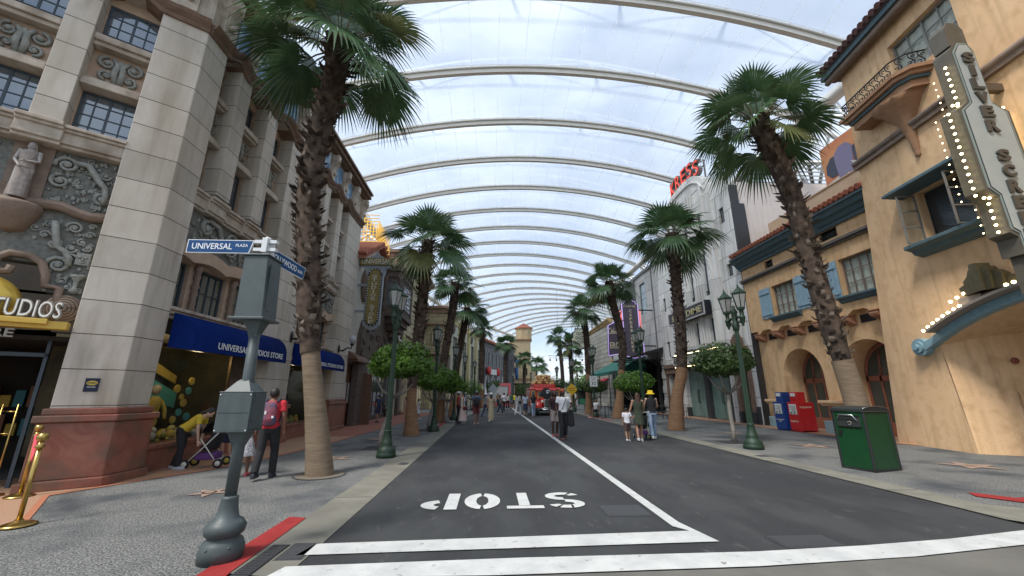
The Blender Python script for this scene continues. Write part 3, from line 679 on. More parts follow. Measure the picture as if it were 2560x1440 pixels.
# carved field round the doorway: wall with a stepped, scrolled opening
mb = MB(FC)
door = [(-1.17, 0), (-1.17, 3.42), (-1.34, 3.42), (-1.36, 3.7), (-1.5, 3.92), (-1.75, 4.0), (-3.5, 4.0), (-3.7, 3.42), (-3.9, 3.42), (-3.9, 0)]
wallh(mb, -5, -.8, 0, 6.3, [(-3.9, -.87, -.1, 2.7), (-3.9, -1.17, 2.7, 3.42), (-3.62, -1.40, 3.42, 3.95)], -.32, .3); B(mb, 'carved_wall', GREYREL, store)
def mold(pts, r, d, nm='door_moulding', m=BROWNST):
    mb = MB(FC); mb.tube([(a, d, b) for a, b in pts], r, 8); mb.tube([(a, d + r*.7, b) for a, b in pts], r * .35, 6); return B(mb, nm, m, store)
mold([(-1.2, 2.85), (-1.2, 3.5), (-1.4, 3.52), (-1.42, 3.72), (-1.52, 3.95), (-1.7, 4.06), (-1.92, 4.06), (-2.05, 3.95), (-2.06, 3.8), (-1.98, 3.7), (-1.88, 3.72), (-1.86, 3.82)], .065, -.25)
mb = MB(FC)
for i, r in enumerate((.24, .19, .14, .09, .04)): mb.tube([(-1.0 - .08 + r*math.cos(t), -.24 + i*.02, 3.12 + r*math.sin(t)) for t in [k*math.pi/8 for k in range(17)]], .028, 6)
mb.ell((-1.08, -.28, 3.12), (.22, .08, .22), 16, 8); B(mb, 'scroll_boss', BROWNST, store)
mb = MB(FC)
for (a, b, r, t, a0, sg, th) in [(-1.32, 3.95, .16, 1.8, 180, -1, .035), (-1.6, 5.98, .17, 1.9, 200, -1, .035), (-1.63, 5.62, .15, 1.7, 90, 1, .03), (-1.05, 5.92, .09, 1.5, 0, -1, .02), (-1.0, 5.4, .13, 1.7, 90, 1, .035),
    (-1.25, 4.72, .12, 1.8, 180, -1, .025), (-1.02, 4.62, .07, 1.5, 0, 1, .018), (-1.1, 4.45, .07, 1.5, 90, 1, .018), (-1.22, 4.3, .09, 1.5, 0, -1, .02), (-1.0, 4.35, .07, 1.4, 200, 1, .018), (-1.45, 4.35, .1, 1.5, 60, -1, .025),
    (-1.2, 4.1, .1, 1.4, 20, 1, .022), (-.98, 3.75, .06, 1.5, 0, 1, .016), (-1.12, 3.55, .06, 1.4, 90, -1, .016), (-.95, 3.48, .06, 1.4, 90, 1, .016), (-1.6, 4.5, .08, 1.4, 0, 1, .02), (-1.02, 4.8, .06, 1.5, 0, 1, .016)]:
    mb.scroll(a, b, r, t, -.27, th, a0, sg)
mb.tube([(-1.52, -.25, 4.78), (-1.45, -.24, 4.5), (-1.4, -.24, 4.3), (-1.28, -.24, 4.22), (-1.2, -.24, 4.1), (-1.18, -.24, 3.95)], [.06, .06, .05, .05, .05, .04], 8)
mb.tube([(-1.5, -.25, 6.05), (-1.3, -.23, 6.05), (-1.1, -.22, 5.75), (-1.0, -.22, 5.65), (-.96, -.22, 5.45), (-.97, -.22, 5.3)], [.05, .06, .06, .05, .05, .04], 8)
# mask, urn
mb.box(-1.12, -.92, -.32, -.25, 4.0, 4.24); mb.ell((-1.07, -.24, 4.15), (.03, .02, .025), 8, 6); mb.ell((-.98, -.24, 4.15), (.03, .02, .025), 8, 6); mb.tube([(-1.06, -.24, 4.07), (-1.02, -.23, 4.04), (-.98, -.24, 4.07)], .012, 6); mb.ell((-1.02, -.23, 4.11), (.014, .02, .04), 8, 6)
mb.lathe([(.03, 0), (.08, .05), (.03, .12), (.04, .25), (.09, .32), (.1, .36)], -1.02, -.24, 3.42, 10)
r2 = random.Random(8)
for i in range(70):
    a = r2.uniform(-1.75, -.88) if i % 3 else r2.uniform(-3.6, -2.35); b = r2.choice([r2.uniform(3.45, 4.85), r2.uniform(5.2, 6.2)])
    if b < 4.3 and a < -1.4: continue
    mb.scroll(a, b, r2.uniform(.035, .075), 1.3, -.30, .014, r2.uniform(0, 360), r2.choice((-1, 1)))
for i in range(90):
    a = r2.uniform(-1.75, -.88); b = r2.choice([r2.uniform(3.45, 4.85), r2.uniform(5.2, 6.2)])
    if b < 4.3 and a < -1.45: continue
    mb.ell((a, -.30, b), (r2.uniform(.015, .04), .03, r2.uniform(.02, .06)), 7, 5)
B(mb, 'carving', GREYREL2, store)
mold([(-2.6, 4.95), (-2.2, 5.02), (-1.8, 5.08), (-1.5, 5.1), (-1.3, 5.03), (-1.1, 4.98), (-.85, 5.02)], .10, -.25, 'curved_moulding')
# niche statue on its shelf
mb = MB(FC); mb.box(-2.32, -1.8, -.35, -.28, 5.05, 6.24); mb.lathe([(.0, -.5), (.2, -.42), (.32, -.15), (.36, 0), (.36, .07)], -2.06, -.3, 4.93, 20); B(mb, 'niche', BROWNST, store)
mb = MB(FC)
def er(c, z, rx, ry, tw=0): return [(c[0] + rx*math.cos(t), c[1] + ry*math.sin(t), z) for t in [k*math.pi/8 for k in range(16)]]
mb.loft([er((-2.06, -.14), z, a, b) for z, a, b in [(5.0, .14, .1), (5.15, .13, .09), (5.35, .13, .09), (5.55, .12, .085), (5.68, .1, .075), (5.8, .115, .07), (5.88, .12, .06), (5.92, .06, .045), (5.97, .035, .035)]])
mb.ell((-2.06, -.12, 6.04), (.055, .06, .075), 12, 8); mb.ell((-2.04, -.17, 6.06), (.065, .06, .08), 10, 8)
mb.tube([(-2.155, -.12, 5.86), (-2.17, -.08, 5.72), (-2.08, -.02, 5.62), (-1.98, -.04, 5.62)], [.035, .032, .026, .02], 8); mb.tube([(-1.95, -.12, 5.86), (-1.9, -.1, 5.7), (-1.97, -.04, 5.6)], [.035, .03, .02], 8)
for i in range(9): mb.tube([(-2.19 + i*.03, -.06, 5.02), (-2.16 + i*.025, -.03, 5.3), (-2.0 - i*.012, -.04, 5.56)], .014, 6)
pass
# doorway: dark hall, glass doors, gold bar, globe and letters
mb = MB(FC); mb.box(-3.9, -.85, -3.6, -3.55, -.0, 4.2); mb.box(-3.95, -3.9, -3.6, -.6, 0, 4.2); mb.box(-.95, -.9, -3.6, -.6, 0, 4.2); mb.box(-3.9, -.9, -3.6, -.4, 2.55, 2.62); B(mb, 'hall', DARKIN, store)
mb = MB(FC); mb.box(-1.22, -1.17, -.7, -.62, 0, 2.6); mb.box(-2.1, -2.05, -.7, -.62, 0, 2.6); mb.box(-3.9, -1.17, -.7, -.62, 2.25, 2.32); B(mb, 'door_frame', BLUEMET, store)
mb = MB(FC)
for i in range(14): mb.box(-2.6 + (i % 7)*.2, -2.45 + (i % 7)*.2, -3.4, -3.2, .7 + (i//7)*.6, .95 + (i//7)*.6 + .1*(i % 3), i % 3)
B(mb, 'shop_shelf', [mat('goods yellow', (.45, .3, .04), .7), mat('goods teal', (.04, .18, .2), .7), mat('goods brown', (.2, .09, .04), .7)], store)
GOLD = mat('yellow gold paint', (.62, .40, .05), .42, (.70, .47, .09), 5, .16, .02, 30)
sgn = thing('entrance_sign', 'yellow bar over the corner entrance carrying tall pale letters and a gold globe', 'sign', FC((-1.8, .1, 2.7)))
mb = MB(FC); mb.box(-4.2, -.9, -.1, .12, 2.70, 2.84); mb.box(-4.2, -1.14, .12, .2, 2.77, 2.86); B(mb, 'bar', GOLD, sgn, bevel=.008)
mb = MB(FC); mb.ell((-2.18, -.1, 3.12), (.62, .3, .5), 28, 16); B(mb, 'globe', mat('polished gold globe', (.75, .52, .10), .3, metal=.6, col2=(.62, .42, .08), scale=4), sgn)
LET = mat('grey sign letter', (.30, .28, .24), .5); LETW = mat('white neon tube', (.75, .73, .66), .4, emit=.15)
t = text('STUDIOS', FC, (-1.93, -1.0, 2.87, 3.19), .10, LET, 'letters', sgn, ext=.07, off=.03); text('STUDIOS', FC, (-1.91, -1.02, 2.89, 3.17), .171, LETW, 'letter_tubes', sgn, ext=.01, off=-.012)
text('UNIVERSAL', FC, (-3.3, -2.1, 2.87, 3.19), .10, LET, 'letters', sgn, ext=.07, off=.03)
text('STORE', FC, (-2.2, -1.5, 2.52, 2.67), .05, LET, 'letters', sgn, ext=.05, off=.02)
# blue awnings with their lettering
BLUEF = mat('royal blue canvas', (.004, .017, .11), .9, (.006, .022, .14), 8, .16, .15, 300, spec=.08); WTXT = mat('white lettering', (.75, .76, .78), .6)
def awning(s0, s1, lab, txt, ts):
    rt = thing('blue_awning', lab, 'awning', FL(((s0+s1)/2, 0, 2.6)), 0, 'blue shop awnings')
    mb = MB(FL); pr = [(.0, 3.32)] + [(.52*math.sin(t), 2.76 + .54*math.cos(t)) for t in [k*math.pi/20 for k in range(1, 11)]] + [(.53, 2.5)]
    k = len(pr); vs = [(s0, d, z) for d, z in pr] + [(s1, d, z) for d, z in pr]
    mb.add(vs, [(i, i+1, k+i+1, k+i) for i in range(k-1)], 0, True)
    vs2 = [(s0+.02, d-.012, z) for d, z in pr] + [(s1-.02, d-.012, z) for d, z in pr]; mb.add(vs2, [(i, i+1, k+i+1, k+i) for i in range(k-1)], 0, True)
    for s_ in (s0, s1): mb.add([(s_, 0, 2.56)] + [(s_, d, z) for d, z in pr], [tuple(range(k+1))])
    B(mb, 'canvas', BLUEF, rt)
    mb = MB(FL); mb.box(s0+.02, s1-.02, .49, .51, 2.5, 2.53); mb.box(s0+.02, s0+.05, 0, .5, 2.55, 2.58); mb.box(s1-.05, s1-.02, 0, .5, 2.55, 2.58); B(mb, 'frame', BLUEMET, rt)
    text(txt, FL, ts, .535, WTXT, 'lettering', rt, ext=.004, off=.012)
awning(8.95, 13.0, 'long royal blue awning with white store name over the first display window', 'UNIVERSAL STUDIOS STORE', (9.75, 12.75, 2.60, 2.76))
awning(14.45, 18.15, 'shorter royal blue awning behind the nearest palm trunk over the second display window', 'UNIVERSAL STUDIOS STORE', (15.0, 17.95, 2.6, 2.74))
# display windows
for s0, s1, sd in ((8.84, 12.4, 4), (14.4, 18.1, 5)):
    mb = MB(FL); mb.box(s0, s1, -.62, -.12, 0, .52); mb.box(s0, s1, -.64, -.08, .45, .53); B(mb, 'display_base', REDMARB, store, bevel=.01)
    mb = MB(FL); mb.box(s0, s1, -2.2, -2.15, .4, 2.9); mb.box(s0, s1, -2.2, -.3, .38, .44); mb.box(s0-.02, s0+.01, -2.2, -.6, .4, 2.9); mb.box(s1-.01, s1+.02, -2.2, -.6, .4, 2.9); mb.box(s0, s1, -2.2, -.2, 2.86, 3.2); B(mb, 'display_room', mat('display backing', (.05, .045, .03), .8, (.10, .085, .04), 2), store)
    mb = MB(FL); mb.box(s0+.0, s0+.08, -.4, -.34, .5, 2.9); mb.box(s1-.66, s1-.6, -.4, -.34, .5, 2.9); mb.box(s0, s1, -.4, -.34, 2.6, 2.68); B(mb, 'display_frame', mat('bronze frame', (.12, .08, .035), .4, metal=.5), store)
    mb = MB(FL); mb.box(s0+.05, s1-.6, -.38, -.37, .52, 2.62); B(mb, 'display_glass', CLEARGL, store)
    mb = MB(FL); mb.box(s1-.6, s1, -.4, -.36, .5, 2.9); B(mb, 'side_panel', mat('brown side panel', (.11, .08, .06), .8, (.15, .11, .085), 3), store)
# goods in the first window: boards, discs, mannequins, plain soft toys
YEL = mat('yellow goods', (.42, .31, .05), .8, (.55, .42, .10), 7); TEAL = mat('teal goods', (.08, .34, .33), .7); NAVY = mat('navy cloth', (.015, .02, .05), .85); SKINM = mat('mannequin', (.42, .36, .28), .6); GREYT = mat('grey plush', (.28, .29, .33), .95)
mb = MB(FL); mb.prism([(9.2, 2.75), (10.2, 2.7), (11.75, 2.05), (11.75, 1.85), (10.2, 2.4), (9.2, 2.6)], -1.8, -1.75); B(mb, 'yellow_banner', YEL, store)
mb = MB(FL); mb.prism([(9.2, 2.35), (10.3, 2.1), (11.6, 1.6), (11.6, 1.2), (9.2, 1.9)], -1.6, -1.55); B(mb, 'teal_board', TEAL, store)
lp = MB(FL); lp.lathe([(.09, 0), (.1, .12), (.04, .14)], 9.25, -.8, 2.62, 12); B(lp, 'display_lamp', mat('warm lamp', (1, .65, .15), .4, emit=3.5, ecol=(1, .6, .15)), store)
for s_, e_ in ((9.3, 26), (10.9, 22), (16.0, 18)):
    ld = bpy.data.lights.new('display_fill_light', 'POINT'); ld.energy = e_*.4; ld.color = (1, .78, .48); ld.shadow_soft_size = .12; lo = bpy.data.objects.new('display_fill_light', ld); COL.objects.link(lo); lo.parent = store; lo.location = Vector(FL((s_, -.75, 2.45))) - Vector((-7.5, 12, 0))  # only the first has a lamp beside it; the others are added to brighten the windows
def discs(pts, mm, nm='hanging_disc'):
    for s_, z_, r_ in pts:
        mb = MB(FL); mb.prism([(s_ + r_*math.cos(t), z_ + r_*math.sin(t)) for t in [k*math.pi/10 for k in range(20)]], -.95, -.92); B(mb, nm, mm, store)
discs([(9.25, 2.32, .1), (10.75, 1.7, .1), (11.05, 1.35, .1), (10.8, .95, .09), (11.2, 1.9, .1), (10.95, 1.5, .07)], YEL); discs([(11.15, 1.65, .09), (10.95, 1.12, .09), (11.25, 1.0, .1), (8.98, 1.3, .08)], TEAL); discs([(9.75, 1.75, .13)], mat('pale disc', (.6, .62, .55), .7))
def mannequin(s_, shirt, z=.44):
    mb = MB(FL); mb.loft([er((s_, -1.0), z+a, b, c) for a, b, c in [(.0, .1, .08), (.3, .12, .09), (.42, .16, .11), (.6, .13, .1), (.8, .17, .11), (.95, .19, .1), (1.02, .07, .06)]]); mb.tube([(s_-.19, -1, z+.92), (s_-.28, -.9, z+.68), (s_-.16, -.8, z+.5)], [.05, .045, .035], 8); mb.tube([(s_+.19, -1, z+.92), (s_+.3, -.95, z+.7), (s_+.22, -.85, z+.5)], [.05, .045, .035], 8)
    o = B(mb, 'mannequin', shirt, store); mb = MB(FL); mb.ell((s_, -1, z+1.17), (.09, .1, .12), 12, 8); B(mb, 'mannequin_head', SKINM, o)
mannequin(9.75, NAVY); mannequin(10.2, YEL, .5); mannequin(16.3, NAVY)
for i in range(46):
    a = rnd.uniform(8.95, 11.6) if i < 36 else rnd.uniform(14.6, 17.3); mb = MB(FL); q = rnd.uniform(.06, .13); h = rnd.uniform(0, .12)
    mb.ell((a, -.55 - rnd.random()*.35, .5 + q*.6 + h), (q, q, q*.9), 10, 7); mb.ell((a + rnd.uniform(-.05, .05), -.52 - rnd.random()*.2, .5 + q*1.6 + h), (q*.6, q*.6, q*.6), 8, 6); mb.ell((a - q, -.55, .5+q*.5), (q*.4, q*.4, q*.4), 7, 5)
    B(mb, 'soft_toy', [YEL, GREYT, mat('cream plush', (.5, .48, .38), .95), YEL, mat('olive plush', (.3, .32, .08), .95)][i % 5], store)
mb = MB(FL); mb.ell((9.35, -.75, .78), (.19, .15, .2), 14, 10); mb.ell((9.35, -.75, 1.02), (.15, .13, .13), 14, 10); B(mb, 'soft_toy', mat('pale yellow plush', (.5, .46, .16), .95), store)
# wall lamps on the second and third piers
for s_, z_, lb in ((14.15, 3.55, 'wall lamp with a curved black arm half hidden by the nearest palm trunk'), (18.6, 3.6, 'wall lamp with a white glass shade on the last stone pier')):
    t = thing('wall_lamp', lb, 'lamp', FL((s_, 0, z_)), 0, 'curved wall lamps on the stone store')
    mb = MB(FL); mb.ell((s_, .03, z_-.05), (.09, .04, .2), 12, 8); mb.tube([(s_, .05, z_-.12), (s_, .2, z_-.14), (s_, .4, z_), (s_, .58, z_-.02), (s_, .6, z_+.1)], [.035, .04, .035, .03, .04], 8); mb.lathe([(.05, 0), (.09, .04), (.08, .1)], s_, .6, z_+.1, 10); B(mb, 'arm', BLACK, t)
    mb = MB(FL); mb.lathe([(.08, 0), (.15, .14), (.16, .24), (.12, .32), (.05, .36), (0, .4)], s_, .6, z_+.2, 14); B(mb, 'shade', mat('white glass shade', (.62, .64, .66), .3, trans=.3), t)
# small dark notice on the corner pier
nt_ = thing('express_notice', 'small navy square notice with a yellow oval on the corner pier', 'notice', FC((-.55, .02, 1.8)))
mb = MB(FC); mb.box(-.50, -.31, .0, .015, 1.62, 1.86); B(mb, 'board', NAVY, nt_)
mb = MB(FC); mb.prism([(-.405 + .075*math.cos(t), 1.775 + .042*math.sin(t)) for t in [k*math.pi/12 for k in range(24)]], .015, .019); B(mb, 'oval', YEL, nt_)
text('EXPRESS', FC, (-.465, -.345, 1.76, 1.79), .019, NAVY, 'lettering', nt_, ext=.002, off=.005); text('SOLD HERE', FC, (-.46, -.35, 1.69, 1.715), .015, WTXT, 'lettering', nt_, ext=.002, off=.002)
# ================================================================ right side
FR = Fr(14, 0, 0, -1); FS = Fr(13.4, 12.2, 7.5, -1)
STUC = mat('ochre stucco', (.66, .41, .21), .92, (.75, .50, .28), 1.1, .25, .5, 34, streak=.18, col3=(.60, .365, .185), s3=3.2, stretch=(1, 1, .8))
STUC2 = mat('tan stucco', (.66, .43, .235), .92, (.76, .52, .31), .9, .25, .5, 34, streak=.2, col3=(.60, .385, .21), s3=3.6, stretch=(1, 1, .8))
PLAST = mat('pale tan plaster', (.50, .34, .22), .9, (.55, .39, .26), 2, .16, .05, 30)
PINKW = mat('pale pink wall', (.74, .665, .62), .9, (.78, .70, .655), 1.5, .16, .04, 30, streak=.08)
TEALP = mat('blue grey paint', (.065, .11, .13), .6, (.085, .14, .16), 6, .16, .04, 30)
SHUT = mat('light blue paint', (.24, .36, .44), .7, (.29, .42, .50), 8, .16, .05, 30)
TERC = mat('terracotta trim', (.36, .17, .09), .8, (.45, .22, .13), 6, .16, .1, 30)
TILE = mat('clay roof tile', (.30, .085, .045), .8, (.42, .15, .085), 9, .16, .15, 30)
BROWNW = mat('brown wood', (.11, .055, .03), .55, (.17, .085, .05), 8, .16, .05, 40)
REDW = mat('red brown joinery', (.26, .085, .05), .55, (.32, .12, .075), 8)
GREYG = glassmat('dim door glass', (.05, .065, .06), .08, .93)
WROUGHT = mat('wrought iron', (.01, .01, .011), .5)
def tiles(fr, s0, s1, d, z, par, slope=.45, run=1.2, step=.24, r=.11, m=None):
    """a slope of barrel tiles coming down to the eave at depth d, height z"""
    mb = MB(fr); n = int(abs(s1 - s0) / step)
    mb.add([(s0, d, z-.06), (s1, d, z-.06), (s1, d-run, z-.06+run*slope), (s0, d-run, z-.06+run*slope)], [(0, 1, 2, 3)])
    for i in range(n):
        a = s0 + step*(i+.5)
        for k in range(3):
            t0 = run*k/3; t1 = run*(k+1)/3 + .05
            mb.tube([(a, d+.06-t0, z+slope*t0+.02), (a, d+.06-t1, z+slope*t1-.0)], [r, r*.8], 8)
    return B(mb, 'tile_roof', m or TILE, par, fix=False)
# ---------------------------------------------------------------- arcade house
arc = thing('arcade_house', 'low ochre stucco house with two arches, blue shutters and a clay tile eave', 'building', (14.5, 16, 0))
mb = MB(FR)
A1, A2 = (16.6, 19.0), (13.2, 15.7)
W1, W2 = (16.95, 18.4), (13.0, 14.45)
wallh(mb, 12.2, 20.45, 4.7, 8.3, [(*W1, 5.25, 6.75), (*W2, 5.3, 6.8), (18.0, 18.6, 7.72, 8.1), (14.2, 15.1, 7.78, 8.18)], 0, .25)
B(mb, 'upper_wall', STUC, arc)
mb = MB(FR); wallh(mb, 12.2, 20.45, 0, 4.75, [(*A1, 0, 3.6), (*A2, 0, 3.6)], -.32, 1.0)
archfill(mb, *A1, 2.3, 3.6, -.32, 1.0); archfill(mb, *A2, 2.3, 3.6, -.32, 1.0)
mb.quad((12.2, 0, 4.7), (20.45, 0, 4.7), (20.45, -.33, 4.7), (12.2, -.33, 4.7)); B(mb, 'lower_wall', STUC, arc)
mb = MB(FR)                                      # scalloped skirt under the upper wall
br = [19.9, 18.6, 17.3, 16.0, 14.7, 13.4, 12.1]
for a, b in zip(br[1:], br[:-1]):
    n = 12; pts = [(a + (b-a)*i/n, 4.42 + .33*math.sin(math.pi*i/n)) for i in range(n+1)]
    for p, q in zip(pts[:-1], pts[1:]): mb.hexa([(p[0], -.32, p[1]), (q[0], -.32, q[1]), (q[0], .005, q[1]), (p[0], .005, p[1])], [(p[0], -.32, 4.86), (q[0], -.32, 4.86), (q[0], .005, 4.86), (p[0], .005, 4.86)])
B(mb, 'scalloped_skirt', STUC, arc)
for b in br[:-1]:
    mb = MB(FR); mb.prism([(-.32, 4.5), (.1, 4.5), (.12, 4.42), (.08, 4.32), (-.05, 4.28), (-.2, 4.2), (-.32, 4.15)], b-.17, b+.17, 'x'); mb.box(b-.2, b+.2, -.32, .14, 4.5, 4.56); B(mb, 'corbel', TERC, arc, bevel=.02)
for a, b in zip(br[1:], br[:-1]):
    c = (a+b)/2; mb = MB(FR); mb.box(c-.3, c+.3, -.34, -.30, 4.22, 4.52); B(mb, 'grille', BLACK, arc)
for a, b, c, e in [(18.0, 18.6, 7.72, 8.1), (14.2, 15.1, 7.78, 8.18)]:
    mb = MB(FR); mb.box(a, b, -.2, -.15, c, e)
    for i in range(5): mb.scroll(a + (b-a)*(i+.5)/5, (c+e)/2, .09, 1.2, -.06, .015, i*70, 1)
    mb.box(a, b, -.1, -.03, c, c+.03); mb.box(a, b, -.1, -.03, e-.03, e); B(mb, 'vent_grille', WROUGHT, arc)
mb = MB(FR); mb.box(12.2, 20.5, -.1, .12, 7.42, 7.5); mb.box(12.2, 20.5, -.1, .2, 7.5, 7.6); mb.box(12.2, 20.5, -.1, .1, 7.6, 7.66); B(mb, 'string_course', mat('grey brown trim', (.10, .085, .075), .6, (.14, .12, .105), 6), arc, bevel=.01)
mb = MB(FR); mb.prism([(-.1, 8.2), (.1, 8.2), (.14, 8.32), (.22, 8.36), (.3, 8.5), (.42, 8.56), (.5, 8.72), (.6, 8.76), (.6, 8.84), (-.1, 8.84)], 12.2, 20.55, 'x'); B(mb, 'eave_cornice', TEALP, arc)
tiles(FR, 12.2, 20.55, .62, 8.92, arc)
mb = MB(FR); mb.box(12.2, 20.4, -2.05, -2.0, 9.2, 11.1); mb.box(12.2, 17.6, -2.1, -1.95, 11.1, 11.16); B(mb, 'parapet', PLAST, arc)
for (a, b), sh in ((W1, [(18.48, 19.3), (16.05, 16.87)]), (W2, [(14.53, 15.3)])):
    z0 = 5.25 if a > 15 else 5.3
    window(arc, FR, a, b, z0, z0+1.5, -.14, 4, 3, mat('grey brown window bars', (.20, .15, .12), .6), fw=.06, mw=.03, curtain=CURT)
    mb = MB(FR); mb.prism([(0, z0-.02), (.22, z0-.02), (.22, z0-.1), (.14, z0-.14), (.1, z0-.22), (0, z0-.28)], a-.22, b+.22, 'x'); B(mb, 'sill', TEALP, arc, bevel=.01)
    for c, e in sh:
        mb = MB(FR); n = 4
        for i in range(n): mb.box(c+(e-c)*i/n+.012, c+(e-c)*(i+1)/n-.012, .02, .06, z0-.03 + .02*(i % 2), z0+1.52 - .02*(i % 2))
        mb.box(c+.03, e-.03, .06, .1, z0+.12, z0+.26); mb.box(c+.03, e-.03, .06, .1, z0+1.2, z0+1.34); B(mb, 'shutter', SHUT, arc, bevel=.008)
for a, b in (A1, A2):                            # glazed doors deep in the arches
    r = (b-a)/2; c = (a+b)/2; d = -1.3; zt = 3.4
    mb = MB(FR); mb.box(a, b, d-.5, d-.45, 0, 3.6); B(mb, 'dark_room', DARKIN, arc)
    o = MB(FR); o.box(a, a+.1, d-.06, d, 0, 2.3); o.box(b-.1, b, d-.06, d, 0, 2.3); o.box(c-.06, c+.06, d-.06, d+.01, 0, 3.4); o.box(a, b, d-.06, d, 2.05, 2.25); o.box(a, b, d-.06, d, 0, .5)
    o.tube([(c - (r-.05)*math.cos(t), d-.03, 2.3 + 1.2*math.sin(t)) for t in [k*math.pi/16 for k in range(17)]], .07, 6)
    for k in (-.5, .5): o.box(c+k*r-.04, c+k*r+.04, d-.06, d, .5, 2.3); o.tube([(c + k*r*.95, d-.03, 2.25), (c + k*r*.8, d-.03, 3.25)], .04, 6)
    fo = B(o, 'door_frame', REDW, arc)
    g = MB(FR); g.box(a, b, d-.04, d-.03, .05, 3.5); B(g, 'pane', GREYG, fo)
TEALB = mat('pale blue pedestal', (.22, .31, .33), .8, (.28, .38, .40), 5)
TILEP = mat('patterned tile', (.55, .52, .46), .4, (.04, .035, .035), 26)
for s_, rr in ((19.5, .32), (16.15, .3), (12.75, .3)):
    p = thing  # the squat column: pedestal, shaft, capital are parts of the house
    mb = MB(FR); mb.box(s_-.42, s_+.42, -.75, .12, 0, .48); B(mb, 'pedestal', TEALB, arc, bevel=.015)
    mb = MB(FR); mb.lathe([(rr+.05, .48), (rr+.05, .56), (rr-.06, .62), (rr-.04, .8), (rr-.08, 1.0), (rr-.02, 1.05)], s_, -.32, 0, 20)
    for i in range(6): mb.tube([(s_ + (rr-.03)*math.cos(q), -.32 + (rr-.03)*math.sin(q), .6 + .42*k/6) for k, q in [(k, i*math.pi/3 + k*.35) for k in range(7)]], .03, 6)
    B(mb, 'column_shaft', TERC, arc)
    mb = MB(FR); mb.box(s_-.44, s_+.44, -.78, .1, 1.08, 1.14)
    for i in range(7): mb.box(s_-.42+i*.125, s_-.36+i*.125, .1, .13, 1.08, 1.14)
    mb.loft([[(s_-a, -.32-b, z), (s_+a, -.32-b, z), (s_+a, -.32+b, z), (s_-a, -.32+b, z)] for a, b, z in [(.44, .46, 1.14), (.5, .5, 1.2), (.48, .48, 1.3)]])
    mb.sm = [False]*len(mb.sm); B(mb, 'capital', STUC2, arc, bevel=.02)
mb = MB(FR); mb.box(15.72, 16.58, -.7, -.66, .0, 1.1); mb.box(12.2, 13.2, -.7, -.66, 0, 1.1); B(mb, 'tiled_dado', TILEP, arc)
# ---------------------------------------------------------------- five-and-dime store
KRM = mat('cream terracotta blocks', (.74, .72, .68), .75, (.81, .79, .75), 1.2, .16, .05, 40, streak=.3, brick=(2.4, 1.35, .018, (.30, .28, .26), .5), col3=(.58, .55, .49), s3=.9, stretch=(1, 1, .5))
KRF = mat('cream fluting', (.74, .72, .68), .75, (.81, .79, .75), 1.5, .16, .05, 40, streak=.25, stretch=(1, 1, .4), joint=(4.6, 1.9, .02, (.25, .23, .2)))
BLK = mat('black granite', (.035, .036, .04), .3, (.055, .055, .06), 12)
kr = thing('dime_store', 'tall cream art deco store with narrow fluted windows and a stepped parapet', 'building', (14.5, 25, 0))
mb = MB(FR); H1 = [(21.25, 21.75, 11.6, 12.6), (21.2, 21.7, 8.2, 9.0)]
wallh(mb, 20.5, 22.4, 0, 14.0, H1 + [(21.0, 22.2, 0, 3.6)], 0, .3); mb.box(21.2, 22.4, -.35, .0, 14.0, 14.65)
B(mb, 'wing_wall', KRM, kr)
mb = MB(FR); H2 = [(30.3, 30.75, 7.9, 9.0), (30.3, 30.75, 4.3, 5.5), (29.2, 30.9, 0, 3.4)]
wallh(mb, 28.6, 31.4, 0, 13.4, H2, 0, .3); B(mb, 'wing_wall', KRM, kr)
for a, b, c, e in H1 + H2[:2]: window(kr, FR, a, b, c, e, -.12, 2, 2, BLACK, fw=.04, mw=.02, back=True)
mb = MB(FR); TW = [(23.35, 23.95), (25.2, 25.8), (27.05, 27.65)]
wallh(mb, 22.4, 28.6, 4.4, 15.2, [(a, b, 7.6, 13.2) for a, b in TW] + [(a, b, 4.65, 6.15) for a, b in TW], .22, .3)
mb.box(22.38, 22.6, -.1, .22, 0, 4.4); mb.quad((22.4, .22, 4.4), (28.6, .22, 4.4), (28.6, -.1, 4.4), (22.4, -.1, 4.4))
mb.box(22.39, 22.41, -.3, .22, 0, 15.2); mb.box(28.59, 28.61, -.3, .22, 0, 15.2); B(mb, 'tower_wall', KRF, kr)
mb = MB(FR)                                      # pilaster ribs
for a, b in TW:
    for k, o in enumerate((-.55, -.32, -.12)): mb.box(a+o, a+o+.10, .22, .42 - .06*k, 4.45, 15.0 - .15*k); mb.box(b-o-.10, b-o, .22, .42 - .06*k, 4.45, 15.0 - .15*k)
B(mb, 'flutes', KRF, kr, bevel=.01)
for a, b in TW:
    window(kr, FR, a, b, 4.65, 6.15, .06, 2, 3, BLACK, fw=.04, mw=.02); window(kr, FR, a, b, 7.9, 10.4, .06, 2, 5, BLACK, fw=.04, mw=.02)
    mb = MB(FR); mb.box(a, b, .0, .08, 10.4, 13.2)
    for i in range(9):
        for sg in (-1, 1): mb.scroll((a+b)/2 + sg*.13, 10.6 + i*.3, .1, 1.3, .09, .018, i*40, sg)
    B(mb, 'bronze_panel', mat('bronze ornament', (.14, .10, .075), .6, (.20, .15, .115), 14, .16, .3, 60), kr)
    mb = MB(FR); mb.box(a, b, .12, .16, 7.6, 7.64); mb.box(a, b, .12, .16, 7.88, 7.92)
    for i in range(6): mb.box(a+.04+i*.1, a+.06+i*.1, .12, .15, 7.6, 7.9)
    B(mb, 'window_guard', BLACK, kr)
mb = MB(FR); n = 24
def gz(s): f = (s-25.5)/3.1; return 16.35 - 1.1*f*f*f*f - .35*f*f
